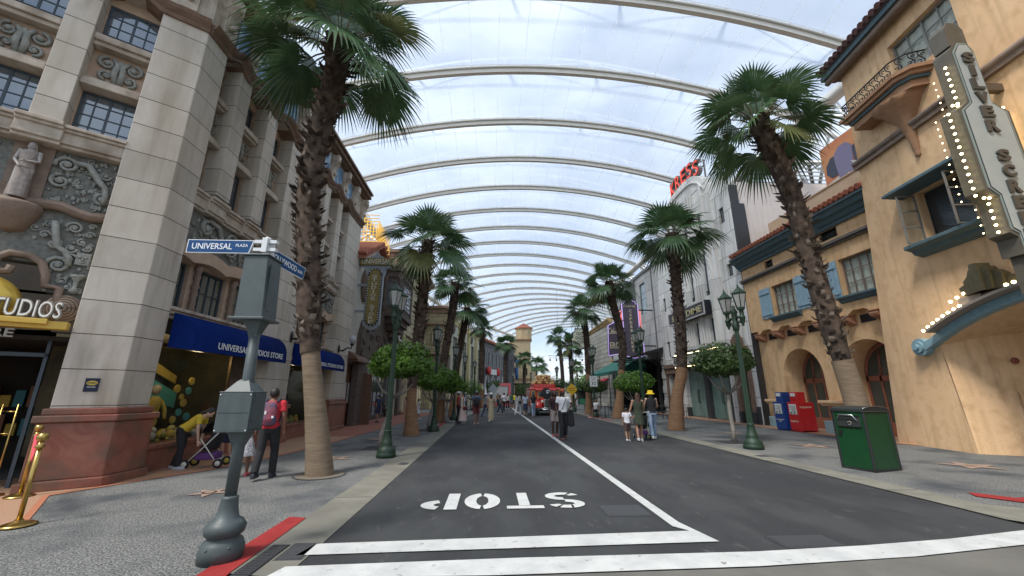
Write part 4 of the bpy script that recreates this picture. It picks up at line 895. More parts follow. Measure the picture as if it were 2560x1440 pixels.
mb.add([(22.4+6.2*i/n, .25, 14.9) for i in range(n+1)] + [(22.4+6.2*i/n, .25, gz(22.4+6.2*i/n)) for i in range(n+1)] + [(22.4+6.2*i/n, -.6, gz(22.4+6.2*i/n)) for i in range(n+1)] + [(22.4+6.2*i/n, -.6, 14.9) for i in range(n+1)],
       [(k*(n+1)+i, k*(n+1)+i+1, (k+1)*(n+1)+i+1, (k+1)*(n+1)+i) for i in range(n) for k in range(3)] + [(0, n+1, 2*n+2, 3*n+3), (n, 2*n+1, 3*n+2, 4*n+3)])
mb.loft([[(s, .25, gz(s)-.6), (s, .36, gz(s)-.58), (s, .36, gz(s)-.48), (s, .25, gz(s)-.46)] for s in [22.5+6.0*i/20 for i in range(21)]])
B(mb, 'curved_gable', KRF, kr)
mb = MB(); mb.box(14.02, 14.5, 20.42, 20.5, 0, 13.6); mb.box(14.5, 14.8, 20.42, 20.5, 0, 12.4); B(mb, 'black_edge', BLK, kr)
mb = MB(); mb.box(14.35, 24, 20.5, 20.6, 0, 13.85); B(mb, 'side_wall', PINKW, kr)
mb = MB(); mb.box(14.3, 24, 22, 31.4, 9, 13.2); mb.box(14.6, 24, 31.2, 31.4, 0, 13.2); B(mb, 'inner_wall', DARKIN, kr)
mb = MB(); mb.box(14.9, 15.2, 22.2, 22.4, 13.4, 15.6); B(mb, 'black_edge', BLK, kr)
# ground floor of the store
for a, b in ((23.15, 25.55), (26.0, 28.45)):
    mb = MB(FR); mb.box(a, b, -.34, -.30, .05, 3.2); do = B(mb, 'glass_door', mat('frosted green glass', (.13, .21, .18), .25, (.19, .28, .24), 1.4, .16, 0, 30, spec=.8), kr)
    c = (a+b)/2; h = MB(FR)
    for k in (-.09, .09): h.tube([(c+k, -.3, .95), (c+k, -.22, 1.0), (c+k, -.22, 1.75), (c+k, -.3, 1.8)], .018, 6)
    B(h, 'handle', BLACK, do); h = MB(FR); h.box(c-.012, c+.012, -.31, -.29, .05, 2.5); h.box(a, b, -.31, -.29, 2.48, 2.52)
    for k in (a+.05, b-.05, c-.3, c+.3): h.box(k-.05, k+.05, -.3, -.28, .05, .13)
    B(h, 'door_joint', mat('dark joint', (.06, .08, .075), .5), do)
mb = MB(FR); mb.box(22.6, 23.15, -.4, .0, 0, 3.5); mb.box(25.55, 26.0, -.4, -.05, 0, 3.5); mb.box(28.45, 29.2, -.4, .0, 0, .62); mb.box(20.6, 21.0, -.3, .05, 0, .9); B(mb, 'dark_pier', BLK, kr, bevel=.01)
mb = MB(FR); mb.box(28.45, 29.2, -.4, -.0, .62, 3.4); B(mb, 'pier', KRM, kr)
BRP = mat('brown portal', (.17, .10, .07), .8, (.23, .145, .105), 4, .16, .1, 40)
for s0, s1, zt in ((20.9, 22.3, 3.9), (28.95, 31.3, 3.5)):
    mb = MB(FR); mb.box(s0, s0+.25, -.2, .12, .6, zt); mb.box(s1-.25, s1, -.2, .12, .6, zt); mb.box(s0-.03, s1+.03, -.2, .18, zt-.5, zt); mb.box(s0-.1, s1+.1, -.2, .28, zt-.08, zt+.02)
    for i in range(int((s1-s0)/.18)): mb.box(s0+i*.18, s0+i*.18+.1, -.2, .24, zt+.02, zt+.2)
    if s0 < 25:
        for i in range(7): mb.box(s0+.2+i*.15, s0+.31+i*.15, .1, .2, zt, zt+.6+.35*math.sin(math.pi*(i+.5)/7))
    B(mb, 'portal', BRP, kr, bevel=.01); mb = MB(FR); mb.box(s0, s1, -.5, -.45, 0, 3.6); B(mb, 'dark_recess', mat('brown recess', (.10, .06, .04), .8), kr)
    mb = MB(FR); mb.box(s0, s0+.25, -.2, .14, 0, .6); mb.box(s1-.25, s1, -.2, .14, 0, .6); B(mb, 'dark_pier', BLK, kr)
mb = MB(FR); mb.box(22.4, 28.6, -.4, .02, 3.2, 4.42); B(mb, 'lintel', BRP, kr)
dm = thing('dime_sign', 'black framed shop sign with gold letters on the cream fluted store', 'sign', FR((25.9, .4, 6.4)))
mb = MB(FR); mb.box(23.4, 28.5, .3, .72, 6.35, 7.25); B(mb, 'box', mat('black enamel', (.02, .018, .03), .3), dm)
mb = MB(FR)
for z in (6.35, 7.17): mb.box(23.4, 28.5, .72, .78, z, z+.08)
for s_ in (23.4, 28.42): mb.box(s_, s_+.08, .72, .779, 6.43, 7.17)
B(mb, 'frame', mat('silver frame', (.5, .48, .47), .4), dm)
GLDT = mat('gold letter', (.55, .47, .22), .45, (.62, .55, .32), 10)
text('DIME', FR, (23.75, 25.75, 6.6, 7.0), .73, GLDT, 'lettering', dm, flip=True, ext=.03, off=.01); text('5 & 10', FR, (26.1, 27.9, 6.6, 7.0), .73, GLDT, 'lettering', dm, flip=True, ext=.03, off=.01)
ks = thing('rooftop_letters', 'red rooftop letters standing on the curved gable of the cream store', 'sign', FR((24.7, .1, 16.2)))
REDL = mat('red enamel letter', (.42, .02, .015), .4, (.50, .035, .025), 6); GRS = mat('grey letter side', (.20, .18, .17), .6)
REDN = mat('red neon', (.85, .12, .06), .4, emit=.5, ecol=(1, .1, .05))
for i, c in enumerate('KRESS'):
    a = 27.2 - i*.86; z = gz(a-.35) + .02; b = (a-.78, a, z, z+1.15)
    l = text(c, FR, b, -.15, GRS, 'letter', ks, flip=True, ext=.28, off=.03); text(c, FR, (b[0]+.03, b[1]-.03, b[2]+.03, b[3]-.03), .132, REDL, 'letter_face', l, flip=True, ext=.02, off=.02)
    text(c, FR, (b[0]+.09, b[1]-.09, b[2]+.09, b[3]-.09), .155, REDN, 'neon_tube', l, flip=True, ext=.015, off=-.025)
mb = MB(FR)
for i in range(6): mb.box(23.0+i*.85, 23.06+i*.85, -.35, -.25, 15.4, 17.0)
mb.box(23.0, 27.3, -.35, -.3, 16.6, 16.66); B(mb, 'support_frame', GRS, ks)
mq = thing('theatre_marquee', 'white marquee board with black letters and rows of lit bulbs over green glass doors', 'marquee', FR((25.4, .3, 3.5)))
mb = MB(FR); mb.box(22.6, 28.5, -.1, .75, 3.42, 4.12); B(mb, 'board', mat('cream board', (.58, .56, .50), .5), mq)
mb = MB(FR)
for z in (3.42, 4.06): mb.box(22.58, 28.52, .75, .79, z, z+.06)
mb.box(22.6, 28.5, -.1, .6, 3.3, 3.42); mb.box(22.6, 28.5, -.1, .6, 4.12, 4.26); B(mb, 'trim', BLACK, mq)
bulbs(FR, [(22.7+i*.13, .62, z) for i in range(45) for z in (3.35, 4.2)], .035, mq, 'bulb_row', m=mat('marquee bulb', (1, .85, .5), .4, emit=3.5, ecol=(1, .80, .45)))
text('AYED  W', FR, (26.4, 28.3, 3.56, 3.96), .76, BLACK, 'lettering', mq, flip=True, ext=.02, off=.03)
# ---------------------------------------------------------------- the stucco tower and its blade sign
sv = thing('stucco_tower', 'tall ochre stucco tower with an iron balcony and arched entrance on the near right corner', 'building', (14, 10, 0))
def cs(z): return 1.05 - .115*z if z < 9.8 else -.08 - .05*(z-9.8)
mb = MB(FS)                                      # battered wall, built in courses so that its edge leans
zs = [0, 3.2, 5.95, 7.65, 9.6, 11.2, 12.9, 13.2]; d = 0
def wcell(a, b, z0, z1): mb.quad((a, 0, z0), (b, 0, z0), (b, 0, z1), (a, 0, z1))
EN = (-9, -1.45)                                 # entrance opening below the arch
mb.add([(-1.45, 0, 0), (cs(0), 0, 0), (cs(3.75), 0, 3.75), (-1.2, 0, 3.75), (-1.2, 0, 2.93)], [(0, 1, 2, 3, 4)])
WN = (-3.15, -1.75, 5.98, 7.6); BW = (-4.2, -2.2, 11.3, 12.75)
mb.quad((WN[1], 0, 3.75), (cs(3.75), 0, 3.75), (cs(9.8), 0, 9.8), (WN[1], 0, 9.8))
wallh(mb, -10, WN[1], 4.3, 9.8, [WN], 0, .3)
wallh(mb, -10, cs(13.2), 9.8, 13.4, [BW], .0, .3)
n = 22                                           # wall over the entrance arch
def az(s): f = (s + 4.6)/3.6; return 3.82 - 1.0*f*f if abs(f) < 1 else 2.82
for i in range(n):
    a = -8.2 + 6.45*i/20 if i < 20 else -1.75 + .55*(i-20)/2; b = -8.2 + 6.45*(i+1)/20 if i < 20 else -1.75 + .55*(i-19)/2; zt_ = 4.3 if i < 20 else 3.75; mb.quad((a, 0, az(a)), (b, 0, az(b)), (b, 0, zt_), (a, 0, zt_)); mb.quad((a, 0, az(a)), (b, 0, az(b)), (b, -2.5, az(b)), (a, -2.5, az(a)))
mb.quad((-1.2, 0, 3.75), (WN[1], 0, 3.75), (WN[1], 0, 4.3), (-1.2, 0, 4.3)) if False else None
mb.quad((-10, 0, 0), (-8.2, 0, 0), (-8.2, 0, 4.3), (-10, 0, 4.3))
B(mb, 'wall', STUC2, sv)
mb = MB(FS); mb.quad((cs(0), 0, 0), (cs(0), -6, 0), (cs(9.8), -6, 9.8), (cs(9.8), 0, 9.8)); mb.quad((cs(9.8), 0, 9.8), (cs(9.8), -6, 9.8), (cs(13.4), -6, 13.4), (cs(13.4), 0, 13.4)); B(mb, 'side_wall', STUC2, sv)
mb = MB(FS)                                      # splayed jamb, inner wall and its panel
mb.quad((-1.45, 0, 0), (-1.75, -.75, 0), (-1.6, -.75, 3.4), (-1.2, 0, 3.6)); mb.box(-9, -1.5, -2.5, -2.4, 0, 4.3); mb.quad((-1.75, -.75, 0), (-2.1, -2.4, 0), (-1.95, -2.4, 3.8), (-1.6, -.75, 3.4)); mb.box(-9, -1.2, -2.5, -.3, 3.85, 3.95); B(mb, 'entrance_jamb', STUC2, sv)
JF = lambda p: FS((-1.75 - .207*p[0] - .978*p[1], -.75 - .978*p[0] + .207*p[1], p[2]))
mb = MB(JF); mb.box(.35, 1.25, 0, .02, .55, 1.6); mb.box(.33, 1.27, 0, .035, 1.6, 1.63); B(mb, 'access_panel', STUC, sv)
mb = MB(JF); mb.box(.72, .86, .02, .05, 1.0, 1.14); mb.box(1.25, 1.5, 0, .1, 1.7, 2.0); mb.ell((.45, .03, 2.45), (.09, .05, .09)); B(mb, 'alarm_box', mat('dull red box', (.20, .05, .03), .6), sv)
mb = MB(FS); mb.tube([(-8.6, .1, 9.72), (.0, .1, 9.72)], .1, 10); mb.box(-8.6, .05, 0, .12, 9.5, 9.68); B(mb, 'string_moulding', BROWNST, sv)
mb = MB(FS); mb.tube([(-9.5, .30, 13.36), (.05, .30, 13.36)], .10, 10); mb.box(-9.5, .0, 0, .36, 13.36, 13.5); B(mb, 'eave_moulding', BROWNST, sv)
mb = MB(FS); mb.box(-9.5, .12, -2, .46, 13.5, 13.68); B(mb, 'eave_board', TEALP, sv)
tiles(FS, -9.5, .2, .56, 13.78, sv, m=mat('dark clay tile', (.07, .03, .03), .8, (.13, .055, .045), 8, .16, .1, 30))
window(sv, FS, *BW, -.16, 4, 3, mat('grey window bars', (.22, .22, .21), .6), fw=.06, mw=.03, curtain=CURT)
wn = window(sv, FS, *WN, -.25, 1, 1, BLUEMET, fw=.05)
mb = MB(FS)
for i in range(30): mb.box(WN[0]+.06, WN[1]-.06, -.22, -.19, WN[2]+.06+i*.05, WN[2]+.08+i*.05)
B(mb, 'louvre_blind', BLACK, wn)
for a, sg in ((WN[1], 1), (WN[0], -1)):          # casements standing open
    mb = MB(FS); b = a + sg*.05
    for z in (6.0, 6.52, 7.05, 7.55): mb.box(b-.02, b+.02, .0, .55, z-.02, z+.02)
    mb.box(b-.02, b+.02, .0, .04, 6, 7.57); mb.box(b-.02, b+.02, .51, .55, 6, 7.57); o = B(mb, 'casement', mat('grey casement', (.20, .19, .17), .6), sv)
    mb = MB(FS); mb.box(b-.004, b+.004, .04, .51, 6, 7.55); B(mb, 'pane', CLEARGL, o)
mb = MB(FS); mb.prism([(0, 5.95), (.5, 5.95), (.5, 5.85), (.3, 5.78), (.24, 5.68), (0, 5.6)], -3.6, -1.45, 'x'); B(mb, 'sill', TEALP, sv, bevel=.01)
mb = MB(FS); mb.prism([(0, 8.0), (.3, 7.96), (.62, 7.76), (.62, 7.68), (.35, 7.66), (0, 7.62)], -3.6, -1.3, 'x'); B(mb, 'window_hood', TEALP, sv, bevel=.01)
# balcony
bal = MB(FS); o = [(-.75, 0), (-.75, .72), (-2.8, .72), (-3.15, .5), (-3.3, 0)]
def slab(mb, poly, z0, z1, k=0): mb.add([(a, b, z0) for a, b in poly] + [(a, b, z1) for a, b in poly], [tuple(range(len(poly))), tuple(range(2*len(poly)-1, len(poly)-1, -1))] + [(i, (i+1) % len(poly), len(poly)+(i+1) % len(poly), len(poly)+i) for i in range(len(poly))], k)
slab(bal, [(-.65, 0), (-.65, .8), (-2.85, .8), (-3.25, .55), (-3.4, 0)], 11.0, 11.12); slab(bal, o, 10.88, 11.0); slab(bal, [(-.9, 0), (-.9, .55), (-2.7, .55), (-3.0, .4), (-3.1, 0)], 10.55, 10.78)
bal.lathe([(.0, 8.62), (.09, 8.68), (.07, 8.8), (.1, 8.9), (.14, 9.3), (.28, 9.9), (.6, 10.4), (.8, 10.55)], -2.2, .0, 0, 12); bo = B(bal, 'balcony', mat('ochre brown balcony', (.30, .16, .085), .8, (.37, .21, .12), 5, .16, .1, 30), sv)
mb = MB(FS); slab(mb, [(-.83, 0), (-.83, .62), (-2.75, .62), (-3.08, .45), (-3.2, 0)], 10.78, 10.88); B(mb, 'balcony_band', TEALP, bo)
mb = MB(FS); path = [(-.75, .02), (-.75, .68), (-2.8, .68), (-3.12, .48), (-3.25, .02)]
for z in (11.16, 11.62): mb.tube([(a, b, z) for a, b in path], .026, 6)
for (a, b), (c, e) in zip(path[:-1], path[1:]):
    L_ = math.hypot(c-a, e-b); k = max(1, int(L_/.2))
    for i in range(k):
        f = (i+.5)/k; x, y = a+(c-a)*f, b+(e-b)*f; ux, uy = (c-a)/L_, (e-b)/L_
        mb.tube([(x+ux*.07*math.sin(q*2), y+uy*.07*math.sin(q*2), 11.16+.46*q/3) for q in [0, .5, 1, 1.5, 2, 2.5, 3]], .018, 5)
        mb.tube([(x+ux*(.05+.045*math.cos(q)), y+uy*(.05+.045*math.cos(q)), 11.5+.045*math.sin(q)) for q in [j*.8 for j in range(7)]], .015, 5)
        mb.tube([(x-ux*(.05+.04*math.cos(q)), y-uy*(.05+.04*math.cos(q)), 11.28+.04*math.sin(q)) for q in [j*.8 for j in range(7)]], .015, 5)
B(mb, 'iron_railing', WROUGHT, bo)
# arch band, scroll, marquee with bulbs
ARB = mat('light blue band', (.17, .29, .34), .6, (.22, .35, .40), 6, .16, .05, 30)
mb = MB(FS); S_ = [-.95 - 7.2*i/30 for i in range(31)]
mb.loft([[(s, 0, az(s)+.02), (s, .22, az(s)+.02), (s, .22, az(s)+.24), (s, 0, az(s)+.24)] for s in S_]); mb.sm = [False]*len(mb.sm)
mb.lathe([], 0, 0) if False else None
for r, dd in ((.26, .2), (.17, .27), (.08, .33)): mb.prism([(-.78 + r*math.cos(t), 2.95 + r*math.sin(t)) for t in [k*math.pi/10 for k in range(20)]], 0, dd)
B(mb, 'arch_band', ARB, sv)
mm = thing('entrance_marquee', 'curved entrance marquee edged with lit bulbs and a dark fan crest on the stucco tower', 'marquee', FS((-3.3, .2, 3.9)))
mb = MB(FS); mb.loft([[(s, 0, az(s)+.24), (s, .5, az(s)+.26), (s, .5, az(s)+.33), (s, .3, az(s)+.36), (s, .3, az(s)+.44), (s, 0, az(s)+.46)] for s in S_[2:28]]); mb.sm = [False]*len(mb.sm)
for k, s_ in enumerate((-2.5, -4.4)): mb.box(s_-.5, s_+.1, 0, .33, az(s_)+.4, az(s_)+.62)
B(mb, 'shelf', mat('cream brown shelf', (.26, .22, .19), .6), mm)
mb = MB(FS)
for i, (w_, h) in enumerate([(.62, .30), (.42, .46), (.24, .6), (.1, .72)]): mb.prism([(-3.2-w_, 4.12), (-3.2+w_, 4.12), (-3.2+w_*1.1, 4.12+h*.75), (-3.2+w_*.8, 4.12+h), (-3.2-w_*.8, 4.12+h), (-3.2-w_*1.1, 4.12+h*.75)], .2, .34+.07*i)
B(mb, 'crest', mat('dark bronze crest', (.07, .06, .03), .5, (.10, .085, .05), 8), mm)
bulbs(FS, [(s, .47, az(s)+.37) for s in [-1.35-.17*i for i in range(34)] if abs(s+3.2) > .5] + [(s, .33, az(s)+.68) for s in (-2.2, -2.4, -2.6, -2.8, -4.1, -4.3, -4.5, -4.7)], .042, mm)
sg = thing('blade_sign', 'tall pale vertical sign with dark letters, edged with lit bulbs, on the stucco tower', 'sign', (12.6, 7.5, 4.5))
class XZ:                                        # frame in a plane across the street: s = X, d towards the camera
    def __init__(s, y, o=0): s.y = y; s.ox = o
    def __call__(f, p): return (p[0] + f.ox, f.y - p[1], p[2])
FX = XZ(7.72, -.15)
oc = [(11.80, 4.55), (12.25, 4.55), (12.25, 4.95), (12.42, 5.05), (12.42, 5.9), (12.72, 6.1), (12.72, 8.25), (12.36, 8.5), (12.36, 10.05), (12.2, 10.35), (11.95, 10.35), (11.72, 10.05), (11.72, 8.5), (11.38, 8.25), (11.38, 6.1), (11.62, 5.9), (11.62, 5.05), (11.80, 4.95)]
mb = MB(FX); mb.prism(oc, -.22, .18); mb.prism([(11.78, 10.2), (12.3, 10.2), (12.3, 10.75), (12.15, 10.95), (11.93, 10.95), (11.78, 10.75)], -.2, .16); mb.box(11.9, 12.15, -.15, .1, 3.7, 4.6)
B(mb, 'cabinet', mat('dark olive cabinet', (.075, .068, .05), .55, (.10, .09, .07), 5), sg)
def inset(poly, k, c=(12.05, 7.3)): return [(c[0]+(x-c[0])*(1-k*2.2), c[1]+(z-c[1])*(1-k*.5)) for x, z in poly]
mb = MB(FX); mb.prism(inset(oc, .06), .18, .2); B(mb, 'border', mat('pale blue border', (.22, .27, .255), .5), sg)
mb = MB(FX); mb.prism(inset(oc, .085), .2, .206); B(mb, 'black_line', BLACK, sg); mb = MB(FX); mb.prism(inset(oc, .10), .206, .212); B(mb, 'face', mat('pale sign face', (.30, .335, .33), .5, (.34, .375, .365), 2), sg)
for i, c in enumerate('SILVER SCREEN'):
    if c == ' ': continue
    z = 9.92 - i*.40; w_ = .06 if c == 'I' else .15
    text(c, FX, (12.05-w_, 12.05+w_, z-.31, z), .212, mat('dark sign letter', (.06, .055, .045), .5), 'letter', sg, ext=.05, off=.05)
bp = []
for (a, z0, z1) in ((11.62, 8.35, 9.6), (12.47, 8.35, 9.6), (11.28, 6.0, 8.2), (12.83, 6.0, 8.2), (11.54, 5.1, 5.8), (12.5, 5.1, 5.8)):
    k = int((z1-z0)/.17)
    for i in range(k+1): bp.append((a, .05, z0+(z1-z0)*i/k))
for a in (11.4, 11.53, 12.58, 12.72): bp += [(a, .1, 8.42), (a, .1, 5.92)]
bulbs(FX, bp, .03, sg); bulbs(FX, [(11.3 + (.3 if z > 8.3 or z < 6 else 0), -.25, z) for z in [5.2+.2*i for i in range(22)]], .016, sg)
mb = MB(FX); mb.box(12.36, 13.3, -.05, .1, 8.95, 9.15); mb.box(12.42, 13.3, -.05, .1, 5.3, 5.5); B(mb, 'bracket', mat('brown bracket', (.10, .075, .05), .6), sg)
# painted hoarding, louvres on the roofs behind
hb = thing('elephant_hoarding', 'orange hoarding painted with grey elephants behind the tiled roof', 'billboard', (16, 15, 10.6))
FB = Fr(16.2, 0, 0, -1)
mb = MB(FB); mb.box(11.5, 16.4, -.1, 0, 10.7, 13.25); B(mb, 'panel', mat('orange painted panel', (.62, .26, .10), .6, (.55, .13, .07), .9, stretch=(1, .3, 1.2), col3=(.66, .38, .15), s3=.5), hb)
GE = mat('grey violet paint', (.22, .19, .30), .6); DE = mat('dark grey paint', (.055, .06, .085), .6); LE = mat('pale painted grass', (.55, .56, .50), .6)
mb = MB(FB); mb.prism([(11.5, 10.7), (16.4, 10.7), (16.4, 11.3), (15.2, 11.5), (14, 11.0), (11.5, 11.2)], 0, .01); B(mb, 'painted_grass', LE, hb)
def blob(pts, m, d, nm): mb = MB(FB); mb.prism(pts, d, d+.006); B(mb, nm, m, hb)
blob([(16.25, 11.8), (16.2, 12.2), (15.9, 12.5), (15.4, 12.5), (15.4, 11.9), (15.6, 11.5), (16.0, 11.5)], DE, .012, 'painted_ear')
blob([(15.7, 12.5), (15.4, 12.8), (15.0, 12.8), (14.75, 12.5), (14.8, 11.9), (14.9, 11.3), (14.85, 10.95), (15.05, 10.95), (15.15, 11.4), (15.4, 11.2), (15.4, 10.85), (15.65, 10.85), (15.65, 11.5), (15.7, 12.0)], GE, .02, 'painted_elephant')
blob([(14.75, 12.4), (14.4, 12.5), (14.0, 12.3), (13.8, 11.9), (13.9, 11.4), (14.2, 11.6), (14.5, 11.3), (14.75, 11.6)], DE, .028, 'painted_elephant')
blob([(14.95, 11.8), (14.75, 11.4), (14.4, 11.25), (14.7, 11.65)], LE, .036, 'painted_tusk')
lv = thing('roof_louvre', 'pale grey louvred screen on the roof beside the orange hoarding', 'louvre', (18, 22.5, 13.8))
mb = MB()
for i in range(8): mb.add([(16.2, 21.5, 13.9+i*.28), (26, 21.5, 13.9+i*.28), (26, 21.8, 14.05+i*.28), (16.2, 21.8, 14.05+i*.28)], [(0, 1, 2, 3)]); mb.box(16.2, 26, 21.48, 21.5, 13.86+i*.28, 13.94+i*.28)
for i in range(5): mb.box(16.2+i*2.2, 16.35+i*2.2, 21.8, 21.95, 13.2, 16.2)
for i in range(22): mb.box(16.2+i*.44, 16.28+i*.44, 21.5, 22.6, 16.15, 16.25)
B(mb, 'slats', mat('grey louvre', (.30, .30, .28), .6), lv)
# ---------------------------------------------------------------- cafe
CAF = mat('grey stone facing', (.50, .49, .47), .8, (.60, .59, .56), 1.4, .16, .05, 30, streak=.3, brick=(2.0, 1.3, .02, (.35, .34, .33), .5), stretch=(1, 1, .6))
cf = thing('grey_cafe', 'grey stone cafe building with fluted pilaster, flat roof and open dark terrace', 'building', (14.5, 38, 0))
mb = MB(FR); wh = [(34.2, 35.6, 8.6, 11.5), (40.3, 41.6, 8.0, 10.8)]
wallh(mb, 31.4, 45, 4.6, 12.3, wh, 0, .3); wallh(mb, 31.4, 45, 0, 4.6, [(32.2, 44, 0, 4.5)], 0, .3); B(mb, 'wall', CAF, cf)
for h in wh: window(cf, FR, *h, -.1, 1, 2, BLACK, fw=.08, gm=glassmat('pale window', (.30, .38, .40), .1, .95))
mb = MB(FR); mb.box(31.4, 45, -.3, .12, 12.3, 12.55)
for i in range(7): mb.box(36.6+i*.36, 36.8+i*.36, 0, .18, 7.5, 12.3)
mb.box(32.5, 32.56, 0, .1, 4, 12.3); B(mb, 'trim', mat('dark grey trim', (.16, .16, .16), .6), cf)
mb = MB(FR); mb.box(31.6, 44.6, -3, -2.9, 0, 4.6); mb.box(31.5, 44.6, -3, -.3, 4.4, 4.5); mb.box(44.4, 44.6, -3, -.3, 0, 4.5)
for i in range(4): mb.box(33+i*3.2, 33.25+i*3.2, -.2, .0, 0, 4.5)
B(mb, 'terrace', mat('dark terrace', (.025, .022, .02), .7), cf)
CHQ = mat('cream pilaster block', (.55, .54, .50), .6)
mb = MB(FR)
for i in range(4): mb.box(31.6, 32.2, -.1, .06, .5+i*1.1, 1.05+i*1.1); 
B(mb, 'white_block', CHQ, cf)
ga = thing('green_awning', 'dark green canvas canopy in front of the grey cafe', 'awning', FR((40, 1, 3.4)))
mb = MB(FR); GA = mat('green canvas', (.015, .12, .09), .7, (.02, .15, .115), 4, .16, .1, 60)
mb.add([(35.5, .0, 5.0), (45, .0, 5.0), (45.6, 2.6, 3.6), (34.9, 2.6, 3.6)], [(0, 1, 2, 3)]); mb.add([(34.9, 2.6, 3.6), (45.6, 2.6, 3.6), (45.6, 2.6, 3.3), (34.9, 2.6, 3.3)], [(0, 1, 2, 3)])
mb.add([(35.5, 0, 5.0), (34.9, 2.6, 3.6), (34.9, 2.6, 3.3), (35.5, 0, 3.3)], [(0, 1, 2, 3)]); B(mb, 'canvas', GA, ga)
mb = MB(FR)
for s_ in (35.0, 38.5, 42, 45.5): mb.tube([(s_, 2.55, 3.3), (s_, 2.55, 0)], .05, 8)
mb.box(36, 38, 2.6, 2.62, 3.38, 3.5); B(mb, 'post', BLACK, ga)
ta = thing('terrace_roof', 'black steel terrace roof hung from the grey cafe beside the purple sign', 'canopy', FR((33.5, 1.5, 4.6)))
mb = MB(FR); mb.prism([(0, 5.2), (3.2, 4.3), (3.2, 4.2), (0, 4.9)], 31.6, 35.0, 'x')
for s_ in (31.7, 33.3, 34.9): mb.tube([(s_, 0, 4.2), (s_, 3.1, 4.25)], .05, 6); mb.tube([(s_, 0, 3.4), (s_, 1.8, 4.6)], .03, 6)
B(mb, 'roof', BLACK, ta)
PUR = mat('purple grey sign', (.085, .07, .10), .45, (.10, .085, .12), 5); LAV = mat('lavender neon', (.55, .45, .75), .4, emit=.35, ecol=(.6, .4, 1)); REDS = mat('pink neon', (.75, .25, .22), .4, emit=.4, ecol=(1, .2, .2)); CRM = mat('cream letter', (.62, .55, .38), .45)
def blade(lab, y, poly, name='cafe_sign'):
    t = thing(name, lab, 'sign', (sum(p[0] for p in poly)/len(poly), y, min(p[1] for p in poly))); f = XZ(y)
    mb = MB(f); mb.prism(poly, -.15, .15); B(mb, 'board', PUR, t); mb = MB(f); mb.tube([(a, .17, b) for a, b in poly + poly[:1]], .04, 6); B(mb, 'neon_edge', LAV, t); return t, f
t, f = blade('tall narrow purple vertical sign with cream letters and pink neon bars', 33, [(11.3, 4.6), (12.0, 4.4), (12.9, 4.6), (12.9, 5.6), (12.65, 5.8), (12.65, 9.05), (12.45, 9.05), (12.45, 9.25), (12.2, 9.3), (11.95, 9.6), (11.7, 9.3), (11.45, 9.25), (11.45, 9.05), (11.25, 9.05), (11.3, 5.8)])
text('Celebrity', f, (11.4, 12.5, 8.72, 8.98), .16, CRM, 'lettering', t, ext=.02, off=.01, shear=.3)
for i, c in enumerate('CAFE&BAKERY'): text(c, f, (11.86, 12.08, 8.3-i*.34, 8.56-i*.34), .16, CRM, 'letter', t, ext=.03, off=.02)
mb = MB(f)
for k in (11.15, 11.05, 11.22, 12.72, 12.8, 12.88): mb.tube([(k, .05, 6.6 + abs(k-12)*.0), (k, .05, 8.5)], .03, 6)
B(mb, 'pink_bars', REDS, t); mb = MB(f); mb.box(12.65, 14, -.04, .04, 8.5, 8.6); mb.box(12.9, 14, -.04, .04, 5.4, 5.5); B(mb, 'bracket', BLACK, t)
t, f = blade('wide purple sign with cream script lettering behind the palm trunk and the vertical sign', 37.5, [(11.2, 5.0), (12.9, 5.3), (12.95, 7.6), (12.6, 8.35), (12.2, 8.5), (11.9, 8.2), (11.3, 7.9)])
text('Celebrity', f, (11.3, 12.8, 6.9, 7.7), .16, CRM, 'lettering', t, ext=.02, off=.015, shear=.3); text('ERON', f, (11.4, 12.7, 5.7, 6.3), .16, CRM, 'lettering', t, ext=.02, off=.01)
mb = MB(f); mb.box(12.9, 14, -.04, .04, 7.2, 7.3); B(mb, 'bracket', BLACK, t)
# ---------------------------------------------------------------- beige block house and beyond
blk = thing('beige_block_house', 'beige stone block house with an ochre cornice on the right beyond the cafe', 'building', (13, 50, 0))
BST = mat('beige stone blocks', (.44, .42, .35), .85, (.52, .49, .42), 1.5, .16, .05, 30, brick=(1.3, .52, .03, (.30, .28, .25), .5))
FK = Fr(12.4, 0, 2, -1)
mb = MB(FK); kh = [(46.3, 47.2, 6.0, 8.2), (49.6, 50.5, 6.0, 8.2), (53, 53.9, 6.0, 8.2), (46, 49.5, 2.9, 4.6)]
wallh(mb, 45, 57, 0, 9.4, kh + [(45.8, 48.5, 0, 2.4), (50, 52.6, 0, 2.6)], 0, .3); B(mb, 'wall', BST, blk)
mb = MB(); mb.box(13.9, 22, 45, 45.1, 0, 9.4); mb.box(13.9, 14.1, 45, 56, 0, 9.4); mb.quad((13.95, 45.02, 0), (13.95, 45.02, 9.4), (22, 45.02, 9.4), (22, 45.02, 0)); B(mb, 'end_wall', BST, blk)
for h in kh: window(blk, FK, *h, -.1, 2, 2, BROWNW, fw=.08)
for h in [(45.8, 48.5, 0, 2.4), (50, 52.6, 0, 2.6)]: window(blk, FK, h[0], h[1], .02, h[3], -.15, 3, 2, mat('cream joinery', (.5, .48, .42), .6), fw=.1, mw=.06)
OCH = mat('ochre cornice', (.50, .33, .14), .7, (.58, .40, .19), 4)
mb = MB(FK); mb.prism([(-.3, 9.3), (.1, 9.3), (.1, 9.5), (.25, 9.6), (.35, 9.8), (.5, 9.9), (.5, 10.05), (-.3, 10.05)], 44.8, 57.2, 'x'); mb.box(45, 57, 0, .12, 5.1, 5.3); B(mb, 'cornice', OCH, blk)
mb = MB(); mb.box(13.8, 22, 44.55, 45, 9.5, 10.05); B(mb, 'cornice', OCH, blk)
